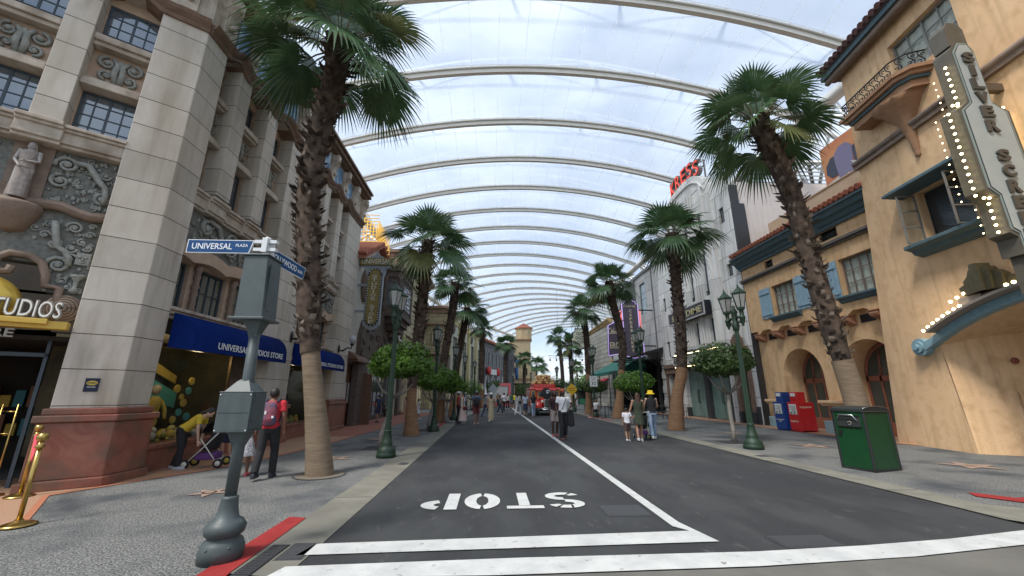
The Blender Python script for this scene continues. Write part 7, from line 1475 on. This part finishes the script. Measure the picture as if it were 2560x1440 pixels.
# ================================================================ the red truck and its load
RT = mat('glossy red paint', (.42, .012, .010), .25, (.48, .02, .015), 3, coat=.5); YT = mat('yellow pinstripe', (.62, .40, .06), .4); CHR = mat('chrome', (.6, .6, .6), .15, metal=1); TYR = mat('tyre rubber', (.015, .015, .015), .85)
tk = thing('vintage_truck', 'red vintage truck with yellow lines parked facing the camera, load on its roof', 'truck', (4.2, 29.6, 0))
mb = MB(); mb.box(-1.15, 1.15, 1.6, 5.0, .55, 1.85); mb.prism([(1.5, 1.85), (5.05, 1.85), (5.0, 1.98), (1.6, 1.98)], -1.2, 1.2, 'x'); mb.box(-.85, .85, 1.8, 4.8, 1.98, 2.25); B(mb, 'body', RT, tk, local=True, bevel=.04)
mb = MB(); mb.box(-.72, .72, 1.1, 2.2, .6, 1.9); mb.loft([[(-.78, y, z), (.78, y, z), (.7, y, z+.12), (-.7, y, z+.12)] for y, z in [(.85, 1.74), (1.2, 1.80), (2.2, 1.84)]]); B(mb, 'cab', RT, tk, local=True, bevel=.03)
mb = MB(); mb.loft([[(-a, y, .62), (a, y, .62), (a*1.02, y, h-.12), (a*.8, y, h), (-a*.8, y, h), (-a*1.02, y, h-.12)] for y, a, h in [(.15, .34, 1.2), (.6, .40, 1.24), (1.15, .52, 1.28)]]); B(mb, 'hood', RT, tk, local=True)
mb = MB(); mb.prism([(-.27, .5), (.27, .5), (.29, 1.1), (.2, 1.22), (-.2, 1.22), (-.29, 1.1)], .05, .15); o = B(mb, 'radiator', CHR, tk, local=True, bevel=.02); mb = MB(); mb.prism([(-.22, .56), (.22, .56), (.23, 1.06), (.15, 1.15), (-.15, 1.15), (-.23, 1.06)], .035, .06); 
for i in range(9): mb.box(-.2+i*.048, -.19+i*.048, .02, .036, .58, 1.1)
B(mb, 'grille', mat('dark green grille', (.03, .05, .035), .5, (.08, .10, .08), 60), o, local=True)
for y0, x0, x1, z0, z1, nm in ((1.08, -.6, .6, 1.32, 1.68, 'windscreen'), (1.58, -1.05, -.8, 1.1, 1.72, 'side_window'), (1.58, .8, 1.05, 1.1, 1.72, 'side_window')):
    mb = MB(); mb.box(x0-.04, x1+.04, y0-.01, y0+.02, z0-.04, z1+.04); o = B(mb, nm, YT, tk, local=True); mb = MB(); mb.box(x0, x1, y0-.02, y0, z0, z1); B(mb, 'pane', glassmat('truck glass', (.02, .025, .035), .05, .95), o, local=True)
mb = MB(); mb.box(-.7, .7, 1.07, 1.09, 1.22, 1.25); mb.box(-1.1, -.76, 1.57, 1.59, .95, .98); mb.box(.76, 1.1, 1.57, 1.59, .95, .98); B(mb, 'yellow_line', YT, tk, local=True)
for sx in (-1, 1):
    mb = MB(); mb.lathe([(0, -.08), (.09, -.05), (.1, 0), (.08, .02)], 0, 0, 0, 14); mb.v = [(sx*.42+p[0], .12+p[2]*-1 if False else .12-p[2], 1.0+p[1]) for p in mb.v]; B(mb, 'headlight', mat('headlight glass', (.75, .73, .65), .15), tk, local=True)
    mb = MB(); mb.loft([[(sx*.45, y, z), (sx*.95, y, z), (sx*.95, y, z+.05), (sx*.45, y, z+.07)] for y, z in [(-.12, .55), (-.05, .78), (.15, .92), (.45, .94), (.8, .78), (1.05, .5)]]); B(mb, 'fender', RT, tk, local=True)
    for yy, nm in ((.35, 'wheel'), (3.9, 'wheel')):
        def ring(rr, w0, w1, mb, m=0): mb.lathe([(rr*.6, w0), (rr, w0), (rr, w1), (rr*.6, w1)], 0, 0, 0, 24)
        mb = MB(); ring(.36, -.09, .09, mb); mb.v = [(sx*.78+p[2], yy+p[0], .36+p[1]) for p in mb.v]; o = B(mb, nm, TYR, tk, local=True)
        mb = MB(); mb.lathe([(.0, .06), (.22, .05), (.23, -.05), (0, -.06)], 0, 0, 0, 20); mb.v = [(sx*.78+p[2]*1.3, yy+p[0], .36+p[1]) for p in mb.v]; B(mb, 'rim', YT, o, local=True)
mb = MB(); mb.tube([(-.85, -.15, .42), (0, -.2, .42), (.85, -.15, .42)], .035, 8); mb.tube([(-.85, -.15, .52), (0, -.2, .52), (.85, -.15, .52)], .025, 8); B(mb, 'bumper', CHR, tk, local=True)
mb = MB(); mb.box(-.6, .6, .3, 4.8, .3, .55); B(mb, 'chassis', TYR, tk, local=True)
r = random.Random(5); gm = None; GOU = mat('tan gourd', (.42, .24, .09), .7, (.55, .36, .16), 5, .16, .1, 30, obj=True)
for i in range(56):
    x = 4.2 + r.uniform(-.78, .78); y = 31.5 + r.uniform(0, 1.0)*(i % 3); z = 2.34 + .17*(i // 15) + r.uniform(-.03, .03)
    if gm is None: mb = MB(); mb.ell((0, 0, 0), (.14, .12, .12), 10, 7); o = B(mb, 'gourd', GOU); gm = o
    else: o = gm.copy(); COL.objects.link(o)
    o.location = (x*(1)-(x-4.2)*.25*(i//15)*.5, y, z); o.rotation_euler = (r.random()*3, r.random()*3, r.random()*3); tag(o, 'tan round gourd piled on the roof of the red truck', 'gourd', 'gourds piled on the truck roof')
# ================================================================ people
DG = None
def remesh(mb, vox, name, m, par, smooth=2):
    me = bpy.data.meshes.new('tmp'); me.from_pydata([tuple(v) for v in mb.v], [], mb.f); fin(me)
    o = bpy.data.objects.new('tmp', me); COL.objects.link(o); q = o.modifiers.new('r', 'REMESH'); q.mode = 'VOXEL'; q.voxel_size = vox
    if smooth: s = o.modifiers.new('s', 'SMOOTH'); s.factor = .5; s.iterations = smooth
    dg = bpy.context.evaluated_depsgraph_get(); m2 = bpy.data.meshes.new_from_object(o.evaluated_get(dg)); bpy.data.objects.remove(o); bpy.data.meshes.remove(me)
    m2.name = name; m2.materials.clear(); m2.materials.append(m); m2.polygons.foreach_set('use_smooth', [True]*len(m2.polygons)); o = bpy.data.objects.new(name, m2); COL.objects.link(o); o.parent = par; return o
def cloth(nm, c, c2=None, sc_=8): return mat(nm, c, .9, c2 or tuple(x*1.25+.004 for x in c), sc_, .16, .25, 60, obj=True)
SKN = {'tan': mat('tan skin', (.36, .19, .115), .55), 'dark': mat('dark skin', (.07, .032, .02), .5), 'light': mat('light skin', (.50, .31, .22), .55), 'brown': mat('brown skin', (.19, .09, .052), .55)}
HAIR = mat('black hair', (.012, .010, .010), .5, (.022, .018, .016), 30, .16, .4, 80, obj=True); HAIRB = mat('brown hair', (.05, .022, .014), .5, (.08, .035, .02), 30, .16, .4, 80, obj=True)
def rg(c, rx, ry, n=14, tilt=None): return [(c[0]+rx*math.cos(2*math.pi*k/n), c[1]+ry*math.sin(2*math.pi*k/n), c[2]) for k in range(n)]
def person(lab, loc, rz, h=1.65, skin='tan', top=None, sleeve='short', bottom=None, kind='trousers', shoe=(.6, .6, .6), hair=HAIR, hairlen=.0, stride=.3, lean=0, larm=None, rarm=None, det=False, fat=1.0, head=0, hat=None, sit=False, face=False, hem=.42, bare=False, group='people strolling on the street'):
    t = thing('person', lab, 'person', loc, rz, group); k = h/1.7; vox = (.0085 if det else .016)*max(k, .6)
    hip = Vector((0, 0, (.92 if not sit else .50)))
    Ml = Matrix.Rotation(-R(lean), 3, 'X')
    def U(p): return tuple((hip + Ml @ (Vector(p) - Vector((0, 0, .92))))*k)
    def Ux(mb): mb.v = [U(p) for p in mb.v]; return mb
    def S(p): return tuple(Vector(p)*k)
    w_ = fat; hz = 1.575
    def torso(g, z0=.84, z1=1.46):
        pr = [(.84, .155*w_, .105*w_), (.92, .165*w_, .115*w_), (1.02, .14*w_, .10*w_), (1.12, .135*w_, .098*w_), (1.25, .155, .112), (1.34, .172, .108), (1.40, .165, .09), (1.44, .10, .07), (1.475, .058, .058)]
        pr = [p for p in pr if z0-.001 <= p[0] <= z1+.02]; return [rg((0, 0, z), a+g, b+g) for z, a, b in pr]
    arms = []
    for sx, A in ((-1, larm), (1, rarm)):
        sh = (sx*.172, 0, 1.40)
        if A: el, wr = A
        else: sw = sx*stride*.35; el = (sx*.225, sw*.3, 1.13); wr = (sx*.235, sw+.05, .90)
        arms.append((sh, el, wr, sx))
    legs = []
    for sx in (-1, 1):
        if sit: hp = (sx*.09, 0, .48); kn = (sx*.12, .42, .48); an = (sx*.12, .44, .09)
        else:
            f = sx*stride; hp = (sx*.088, 0, .90); kn = (sx*.095, f*.30+.05*(1 if f < 0 else .8), .50); an = (sx*.09, f*.5 - (.0 if f > 0 else .04), .085 + (.05 if f < -.2 else 0))
        legs.append((hp, kn, an, sx))
    mb = MB(); mb.loft(torso(0)); mb.tube([(0, .0, 1.43), (0, .012, 1.52)], [.058, .052], 12)
    mb.ell((0, .01, hz), (.074, .092, .112), 18, 14); mb.ell((0, .035, hz-.05), (.052, .062, .062), 12, 10); mb.ell((0, .108, hz-.012), (.012, .018, .022), 8, 6)
    for sx in (-1, 1): mb.ell((sx*.077, -.002, hz-.01), (.012, .02, .03), 8, 6)
    for sh, el, wr, sx in arms:
        a = Vector(sh); b = Vector(el); c = Vector(wr); mb.tube([a, (a+b)/2, b, (b*2+c)/3, c], [.047, .043, .034, .035, .023], 12); mb.ell(sh, (.055, .05, .055), 12, 8)
        d = (c-b).normalized(); s2 = d.cross(Vector((0, 1, 0))); s2 = s2.normalized() if s2.length > .1 else Vector((1, 0, 0)); pm = c + d*.05
        mb.tube([c, pm, c+d*.085], [.022, .034, .03], 10)
        q = d.cross(s2).normalized()
        for j in range(4):
            st_ = c + d*.08 + q*(-.027+.018*j); ln = (.062, .072, .068, .052)[j]; cu = s2*(.012 if sx > 0 else -.012)
            mb.tube([st_, st_+d*ln*.5+cu*.6, st_+d*ln*.8+cu*2.2], [.0095, .009, .007], 6)
        mb.tube([c+d*.03-q*.025, c+d*.06-q*.05, c+d*.085-q*.055], [.012, .011, .009], 6)
    lm = MB()
    for hp, kn, an, sx in legs:
        a, b, c = Vector(hp), Vector(kn), Vector(an); lm.tube([a+Vector((0, 0, .04)), (a*.5+b*.5), b, b*.65+c*.35, c], [.088*w_, .074*w_, .052, .053, .036], 12); ft = c + Vector((0, 0, -.045)); lm.tube([ft+Vector((0, -.05, 0)), ft+Vector((0, .05, -.005)), ft+Vector((0, .15, -.02))], [.034, .036, .022], 8)
    Ux(mb); mb2 = lm; mb2.v = [S(p) for p in mb2.v]; b_ = len(mb.v); mb.v += mb2.v; mb.f += [[b_+i for i in f] for f in mb2.f]
    remesh(mb, vox, 'body', SKN[skin], t)
    if top:
        mb = MB(); mb.loft(torso(.018, .90, 1.44))
        if sleeve != 'none':
            for sh, el, wr, sx in arms:
                a = Vector(sh); b = Vector(el); c = Vector(wr); e_ = a + (b-a)*.62 if sleeve == 'short' else b
                mb.tube([a, (a+e_)/2, e_], [.07, .064, .06], 12) if sleeve == 'short' else mb.tube([a, b, c], [.068, .054, .042], 12)
                mb.ell(sh, (.068, .062, .062), 12, 8)
        remesh(Ux(mb), .013*k if det else .018*k, 'top', top, t)
    if bottom:
        mb = MB()
        if kind in ('trousers', 'shorts'):
            wl = .022 if kind == 'shorts' else .017
            for hp, kn, an, sx in legs:
                a, b, c = Vector(hp), Vector(kn), Vector(an)
                if kind == 'trousers': mb.tube([a+Vector((0, 0, .06)), (a+b)/2, b, (b+c)/2, c], [.105*w_, .092*w_, .075, .072, .07], 12)
                else: mb.tube([a+Vector((0, 0, .06)), (a+b)/2, a*.08+b*.92], [.108*w_, .1*w_, .09], 12)
            mb.loft([rg((0, 0, z if not sit else z-.42), a, b) for z, a, b in [(.84, .17*w_, .12*w_), (.92, .18*w_, .128*w_), (1.0, .158*w_, .115*w_)]])
            mb.v = [S(p) for p in mb.v]
        else:                                     # skirt or dress
            fl = .30 if kind == 'flared' else .20; zs = [1.04, .92, .8, .62, hem]
            mb.loft([[(x*(1 + .05*math.cos(5*math.atan2(y, x))), y*(1 + .05*math.cos(5*math.atan2(y, x))), z_) for x, y, z_ in rg((0, 0, z), .145+(fl-.145)*((1.04-z)/(1.04-hem))**.8, .108+(fl*.85-.108)*((1.04-z)/(1.04-hem))**.8, 20)] for z in zs])
            mb.v = [S(p) if p[2] < .92 else U(p) for p in mb.v]
        remesh(mb, (.013 if det else .018)*k, 'skirt' if kind in ('skirt', 'flared') else kind, bottom, t)
    sm_ = cloth('shoe %.2f %.2f %.2f' % tuple(shoe), shoe)
    for hp, kn, an, sx in legs:
        c = Vector(an); mb = MB(); f0 = c.z - .085; mb.loft([[(c.x+x*w1, c.y+y, f0+z) for x, z in ((-1, .0), (1, .0), (1, .045*hh), (.5, .075*hh), (-.5, .075*hh), (-1, .045*hh))] for y, w1, hh in [(-.085, .028, 1.0), (-.04, .04, 1.25), (.06, .043, 1.1), (.14, .042, .8), (.185, .026, .55)]]); mb.v = [S(p) for p in mb.v]; B(mb, 'shoe', sm_, t, local=True, bevel=0, smooth_all=False)
    mb = MB(); mb.ell((0, -.016, hz+.025), (.086, .096, .105), 16, 12); 
    if hairlen > 0: mb.loft([rg((0, -.045, hz+.05), .075, .05), rg((0, -.075, hz-.1), .09, .045), rg((0, -.085, hz-.1-hairlen*.6), .088, .035), rg((0, -.085, hz-.1-hairlen), .055, .02)])
    hm = Ux(mb)
    # keep the face clear: drop hair in front of the brow
    hm.v = [((p[0], min(p[1], U((0, .062, hz))[1] if False else p[1]), p[2])) for p in hm.v]
    ho = remesh(hm, .012*k, 'hair', hair, t, 1)
    if face:
        for sx in (-1, 1): mb = MB(); mb.ell((sx*.03, .088, hz+.002), (.013, .010, .009), 10, 8); B(Ux(mb), 'eye', mat('dark eye', (.02, .015, .012), .3), t, local=True)
        mb = MB(); mb.tube([(-.022, .094, hz-.055), (0, .099, hz-.057), (.022, .094, hz-.055)], .006, 6); B(Ux(mb), 'mouth', mat('lips', (.22, .07, .06), .5), t, local=True)
    if hat: 
        mb = MB(); mb.lathe([(.17, -.01), (.15, .02), (.10, .045), (.098, .12), (.08, .135), (0, .14)] if hat[1] == 'bucket' else [(.1, .0), (.1, .05), (.07, .1), (0, .115)], 0, -.01, hz+.02+(.02 if hat[1] != 'bucket' else -.0), 20)
        if hat[1] == 'cap': mb.box(-.06, .06, .07, .17, hz+.045, hz+.058)
        B(Ux(mb), 'hat', hat[0], t, local=True)
    return t
def bag(lab, fr_pts, col, name='backpack', cat='backpack', m=None):
    t = thing(name, lab, cat, tuple(fr_pts[0])); return t
WH = cloth('white cotton', (.62, .62, .64)); BK = cloth('black cloth', (.014, .014, .016)); RD = cloth('red shirt', (.42, .02, .03)); NV = cloth('navy cloth b', (.02, .03, .07)); JN = cloth('light denim', (.20, .29, .40), (.32, .41, .52), 14); DJ = cloth('dark denim', (.04, .06, .10)); YL = cloth('mustard shirt', (.50, .36, .03)); OL = cloth('olive dress', (.035, .045, .028)); BG = cloth('beige dress', (.34, .29, .20)); GRN = cloth('green shirt', (.04, .11, .07)); MAR = cloth('maroon shorts', (.14, .03, .035)); GYC = cloth('grey cloth', (.20, .22, .25))
LACE = mat('white patterned cloth', (.68, .68, .68), .9, (.20, .20, .22), 32, .16, .2, 40, obj=True); PRT = mat('printed cloth', (.50, .42, .40), .9, (.16, .13, .13), 26, .16, .2, 40, obj=True)
SKN['stone'] = mat('pale carved figure', (.34, .31, .29), .75, (.46, .43, .40), 14, .16, .3, 40, obj=True); DRP = mat('carved drapery', (.24, .20, .18), .8, (.36, .31, .28), 9, .16, .5, 20, obj=True)
st = person('pale carved robed figure standing in the niche over the corner entrance', FC((-2.06, -.14, 5.0)), -150, 1.22, 'stone', DRP, 'none', DRP, 'skirt', (.3, .27, .25), hair=SKN['stone'], hairlen=.1, stride=.12, det=True, face=True, hem=.1, larm=((-.22, .05, 1.15), (-.05, .17, 1.08)), rarm=((.23, .0, 1.14), (.08, .16, .95)), group=None); st.name = 'niche_statue'; st['category'] = 'statue'
# man in red with backpack, back to us
person('man in a red shirt and black trousers walking away with a blue backpack', (-4.35, 8.5, 0), 8, 1.70, 'brown', RD, 'short', BK, 'trousers', (.03, .03, .035), stride=.34, det=True, larm=((-.23, -.02, 1.12), (-.27, .10, .90)), rarm=((.24, -.05, 1.13), (.25, .02, .88)))
t = thing('backpack', 'dark blue backpack with red marks on the back of the man in red', 'backpack', (-4.35, 8.5, 0), 8); mb = MB(); mb.loft([rg((0, -.20+dy, z), a, b, 16) for z, a, b, dy in [(.98, .10, .05, 0), (1.0, .155, .09, 0), (1.1, .165, .11, -.01), (1.25, .155, .10, 0), (1.38, .13, .075, .02), (1.43, .08, .04, .04)]]); remesh(mb, .014, 'bag', mat('blue print nylon', (.03, .035, .075), .7, (.26, .05, .07), 6, .16, .3, 40, obj=True, col3=(.05, .07, .13), s3=5), t)
mb = MB(); [mb.tube([(sx*.1, -.12, 1.42), (sx*.12, -.02, 1.475), (sx*.13, .11, 1.38), (sx*.14, .12, 1.2), (sx*.16, -.05, 1.05)], .018, 6) for sx in (-1, 1)]; B(mb, 'strap', NV, t, local=True)
mb = MB(); mb.box(.10, .135, -.315, -.30, 1.13, 1.17); mb.box(-.03, .0, -.315, -.3, 1.2, 1.26); B(mb, 'tag', WH, t, local=True)
person('child in a white patterned dress and pink shoes walking behind the signal post', (-4.92, 8.75, 0), 5, 1.25, 'brown', LACE, 'short', LACE, 'flared', (.55, .10, .12), hairlen=.2, stride=.25, det=True, hem=.52, rarm=((.24, .05, 1.15), (.42, .12, 1.05)))
# family at the shop window
person('woman in a mustard shirt bending over the pushchair at the shop window', (-6.78, 9.6, 0), -78, 1.5, 'light', YL, 'short', BK, 'trousers', (.35, .36, .38), hairlen=.28, stride=.12, lean=52, det=True, larm=((-.2, .22, 1.22), (-.16, .44, 1.06)), rarm=((.2, .22, 1.25), (.14, .46, 1.1)))
person('crouching child in an orange yellow shirt behind the pushchair', (-6.6, 10.95, 0), 170, 1.25, 'light', cloth('amber shirt', (.55, .28, .03)), 'short', NV, 'shorts', (.4, .4, .4), hairlen=.12, stride=.1, lean=35, larm=((-.2, .15, 1.2), (-.15, .35, 1.1)), rarm=((.2, .15, 1.2), (.15, .35, 1.1)))
def stroller(lab, x, y, rz, s_=1.0):
    t = thing('pushchair', lab, 'pushchair', (x, y, 0), rz); t.scale = (s_,)*3; FRM = mat('cream tube', (.55, .52, .45), .4)
    mb = MB(); [(mb.tube([(sx*.22, -.42, .98), (sx*.22, .02, .45), (sx*.2, .34, .1)], .015, 6), mb.tube([(sx*.22, .12, .62), (sx*.22, -.28, .1)], .013, 6)) for sx in (-1, 1)]; mb.tube([(-.22, -.42, .98), (.22, -.42, .98)], .02, 8); B(mb, 'frame', FRM, t, local=True)
    mb = MB(); mb.loft([rg((0, y_, z), a, b, 14) for z, a, b, y_ in [(.36, .14, .14, .0), (.42, .2, .18, .0), (.6, .21, .13, -.1), (.85, .2, .08, -.2)]]); B(mb, 'seat', BK, t, local=True, smooth_all=True)
    mb = MB(); mb.loft([[(-.22, .0+.30*math.sin(q)-.18, .72+.3*math.cos(q)*.9), (.22, .0+.30*math.sin(q)-.18, .72+.3*math.cos(q)*.9)] for q in [i*.22 for i in range(8)]], cap=False); B(mb, 'hood', BK, t, local=True, fix=False)
    mb = MB(); mb.box(-.18, .18, -.22, .2, .17, .32); B(mb, 'basket', mat('purple basket', (.10, .03, .14), .8), t, local=True, bevel=.03)
    for sx in (-1, 1):
        for yy, c in ((.34, TYR), (-.3, TYR)):
            mb = MB(); mb.lathe([(.05, -.02), (.095, -.02), (.095, .02), (.05, .02)], 0, 0, 0, 16); mb.v = [(sx*.22+p[2], yy+p[0], .1+p[1]) for p in mb.v]; o = B(mb, 'wheel', c, t, local=True); mb = MB(); mb.lathe([(0, -.012), (.055, -.012), (.055, .012), (0, .012)], 0, 0, 0, 14); mb.v = [(sx*.22+p[2]*1.9, yy+p[0], .1+p[1]) for p in mb.v]; B(mb, 'hub', YEL if sx > 0 else FRM, o, local=True)
    return t
stroller('black pushchair with purple basket and yellow wheel by the shop window', -6.3, 9.85, 100)
# couple walking towards us
cw = person('woman in a white shirt and wide black trousers walking towards the camera', (2.62, 14.73, 0), 182, 1.72, 'dark', WH, 'short', BK, 'trousers', (.12, .05, .04), hair=HAIR, hairlen=.16, stride=.26, det=True, face=True, hat=(cloth('rust headband', (.30, .07, .03)), 'cap0'), larm=((-.34, -.02, 1.16), (-.20, .12, 1.05)), rarm=((.24, .0, 1.13), (.27, .1, .92)))
t = thing('sunglasses', 'dark sunglasses on the woman in the white shirt', 'sunglasses', (2.62, 14.73, 0), 182); mb = MB(); [mb.ell((sx*.034, .106, 1.598), (.03, .012, .02), 10, 8) for sx in (-1, 1)]; mb.box(-.08, .08, .098, .106, 1.6, 1.608); [mb.box(sx*.08-.004, sx*.08+.004, -.01, .1, 1.6, 1.608) for sx in (-1, 1)]; B(mb, 'lens', mat('sunglass black', (.006, .006, .007), .15), t, local=True)
t = thing('crossbody_strap', 'thin dark strap worn across the white shirt', 'strap', (2.62, 14.73, 0), 182); mb = MB(); mb.tube([(-.09, -.02, 1.48), (-.09, .12, 1.38), (-.01, .15, 1.2), (.08, .14, 1.02)], .012, 6); B(mb, 'strap', NV, t, local=True)
t = thing('black_jacket', 'black jacket hanging from the arm of the woman in the white shirt', 'jacket', (2.62, 14.73, 0), 182); mb = MB(); mb.loft([rg((-.27, .06, z), a, b, 12) for z, a, b in [(1.02, .06, .05), (.9, .09, .05), (.7, .12, .06), (.5, .13, .06), (.44, .08, .04)]]); remesh(mb, .02, 'cloth', BK, t)
person('person in a dark top and printed shorts walking behind the woman in white', (2.5, 15.9, 0), 178, 1.68, 'dark', cloth('dark plum top', (.05, .02, .025)), 'none', PRT, 'shorts', (.35, .08, .09), hairlen=.05, stride=.2)
t = thing('black_hand_fan', 'black fan with a white swirl held up behind the woman in white', 'fan', (2.15, 15.6, 0)); mb = MB(); mb.ell((0, 0, 1.58), (.2, .03, .22), 16, 10); B(mb, 'fan', BK, t, local=True); mb = MB(); mb.scroll(.05, 1.62, .09, 1.2, -.04, .014); B(mb, 'swirl', WH, t, local=True)
# group on the right walking away
person('small boy in a white shirt and brown shorts walking away', (4.72, 14.1, 0), -6, 1.10, 'tan', WH, 'short', cloth('brown shorts', (.07, .045, .04)), 'shorts', (.6, .6, .58), stride=.26, det=True, larm=((-.22, 0, 1.12), (-.24, .03, .9)), rarm=((.26, 0, 1.16), (.36, .04, 1.22)))
person('woman in a short olive dress with long brown hair walking away', (5.12, 14.05, 0), -8, 1.60, 'tan', OL, 'none', OL, 'skirt', (.5, .5, .48), hair=HAIRB, hairlen=.42, stride=.26, det=True, hem=.58, larm=((-.27, .0, 1.13), (-.36, .04, .88)), rarm=((.22, .1, 1.15), (.18, .3, 1.0)))
person('woman in a yellow bucket hat, black top and light jeans walking away', (5.88, 14.75, 0), -10, 1.66, 'light', BK, 'none', JN, 'trousers', (.62, .62, .60), hairlen=.2, stride=.42, det=True, hat=(cloth('yellow felt', (.72, .48, .02)), 'bucket'), larm=((-.24, .12, 1.15), (-.2, .32, 1.06)), rarm=((.24, .1, 1.15), (.2, .3, 1.05)))
stroller('dark pushchair being pushed by the women on the right', 5.45, 14.75, -8, .95)
# people farther off
P_ = [('woman in a long pale dress hugging on the left kerb', -1.5, 22.7, 100, 1.55, 'tan', WH, 'none', mat('pastel dress', (.60, .55, .53), .9, (.62, .40, .36), 4, .16, .1, 20, obj=True), 'flared', .1, .2, HAIR, None),
 ('person in a rust red shirt embraced on the left kerb', -1.75, 22.8, -80, 1.6, 'brown', cloth('rust shirt', (.25, .05, .03)), 'short', BK, 'trousers', .1, 0, HAIR, (WH, 'cap')),
 ('man in a blue shirt and maroon shorts walking away with a black backpack', -.74, 22.1, 5, 1.62, 'brown', cloth('blue shirt', (.05, .08, .15)), 'short', MAR, 'shorts', .2, 0, HAIR, (cloth('grey cap', (.12, .12, .12)), 'cap')),
 ('woman in a long beige dress and white cap walking away', .05, 23.5, 0, 1.52, 'tan', BG, 'none', BG, 'skirt', .25, .25, HAIR, (WH, 'cap')),
 ('person in a pale shirt and dark leggings striding to the right', -.3, 27.5, -60, 1.5, 'light', GYC, 'short', DJ, 'trousers', .5, .2, HAIR, (WH, 'cap')),
 ('woman with a dark bag crossing the street in jeans', .77, 32, -100, 1.4, 'light', GYC, 'short', DJ, 'trousers', .5, .25, HAIR, None),
 ('woman in a loose cream top with long dark hair', 1.76, 42, -30, 1.45, 'light', cloth('cream top', (.45, .43, .38)), 'long', BK, 'trousers', .2, .3, HAIR, None),
 ('man in a dark green shirt and pale shorts', 2.15, 42.3, 10, 1.55, 'tan', GRN, 'short', GYC, 'shorts', .2, 0, HAIR, None),
 ('person in a bright yellow shirt', 2.55, 44, 20, 1.5, 'tan', cloth('bright yellow', (.65, .58, .05)), 'short', BK, 'shorts', .2, 0, HAIR, None),
 ('woman in white top and white trousers with a black waist bag', 2.06, 30.4, -40, 1.52, 'light', cloth('off white top', (.5, .48, .44)), 'long', WH, 'trousers', .45, .2, HAIR, None),
 ('person in a pale blue shirt and dark skirt', 2.55, 29.9, 0, 1.5, 'light', cloth('pale blue shirt', (.34, .42, .52)), 'short', NV, 'skirt', .1, .1, HAIR, None),
 ('woman in a black top and blue jeans beside the truck', 3.05, 29.0, 10, 1.5, 'light', BK, 'short', JN, 'trousers', .2, .25, HAIR, None),
 ('person in a maroon shirt left of the truck', 2.75, 32, 0, 1.5, 'tan', cloth('maroon shirt', (.16, .03, .04)), 'short', DJ, 'trousers', .2, 0, HAIR, None),
 ('man in a grey shirt far behind beside the dark wagon', 1.2, 36, 30, 1.55, 'tan', WH, 'short', BK, 'trousers', .3, 0, HAIR, None),
 ('child in pink by the brown doors under the palms', -6.4, 31.5, 60, 1.25, 'light', cloth('pink dress', (.50, .30, .28)), 'none', cloth('pink dress', (.50, .30, .28)), 'skirt', .1, .1, HAIR, None),
 ('girl in a white dress on the left pavement', -4.56, 26.5, -60, 1.2, 'tan', WH, 'short', WH, 'skirt', .1, .15, HAIR, None),
 ('person in navy standing at the reflective shop front', -6.3, 23.6, 60, 1.45, 'tan', NV, 'short', NV, 'shorts', .2, 0, HAIR, None),
 ('person in dark clothes in the shade behind the wing', -3.6, 30, 100, 1.5, 'brown', BK, 'short', NV, 'trousers', .2, 0, HAIR, None),
 ('person in grey carrying a dark pack far left', -2.2, 36, 0, 1.55, 'tan', GYC, 'short', DJ, 'shorts', .3, 0, HAIR, (WH, 'cap')),
 ('small figure in blue by the far pale wall', 9.6, 55, 90, 1.5, 'tan', cloth('blue top', (.05, .10, .22)), 'short', NV, 'trousers', .2, 0, HAIR, None),
 ('person in brown top by the pink frame', .9, 48, 200, 1.5, 'tan', cloth('tan top', (.3, .2, .12)), 'short', BK, 'trousers', .2, .2, HAIR, None)]
for i, (lb, x, y, rz, h, sk, tp, sl, bt, kd, st_, hl_, hr_, ht) in enumerate(P_): person(lb, (x, y, 0), rz, h*1.04, sk, tp, sl, bt, kd, ((.55, .55, .55), (.1, .1, .1), (.5, .3, .25))[i % 3], hr_, hl_, st_, hat=ht, hem=.12 if 'long' in lb and 'dress' in lb else .45)
person('man in a white shirt sitting on a cafe chair by the kerb', (7.0, 26.9, 0), 110, 1.6, 'brown', WH, 'short', BK, 'shorts', (.5, .2, .2), sit=True)
person('child in dark clothes sitting at the foot of the shop front', (-6.0, 23.9, 0), -60, 1.2, 'tan', BK, 'short', NV, 'shorts', (.5, .5, .5), sit=True)
for lb, x, y, m, z in (('black backpack on the man in the blue shirt', -.74, 22.1, BK, 1.15),):
    t = thing('backpack', lb, 'backpack', (x, y, 0), 5); mb = MB(); mb.loft([rg((0, -.19, q), a, b, 12) for q, a, b in [(.9, .1, .05), (.95, .15, .09), (1.15, .16, .1), (1.3, .13, .07), (1.36, .08, .04)]]); B(mb, 'bag', m, t, local=True, smooth_all=True)
for lb, x, y, z, c in (('small maroon handbag of the woman in the long pale dress', -1.35, 22.5, .8, (.10, .02, .03)), ('black waist bag of the woman in white trousers', 2.18, 30.25, .92, (.02, .02, .02)), ('dark handbag of the woman crossing in jeans', .95, 31.9, .85, (.03, .02, .02))):
    t = thing('handbag', lb, 'handbag', (x, y, z)); mb = MB(); mb.loft([rg((0, 0, q), a, b, 12) for q, a, b in [(-.1, .1, .04), (-.08, .13, .06), (.05, .12, .06), (.08, .08, .03)]]); B(mb, 'bag', cloth('bag %.2f' % c[0], c), t, local=True, smooth_all=True); mb = MB(); mb.tube([(-.08, 0, .06), (-.03, 0, .4), (.03, 0, .4), (.08, 0, .06)], .01, 5); B(mb, 'strap', BK, t, local=True)
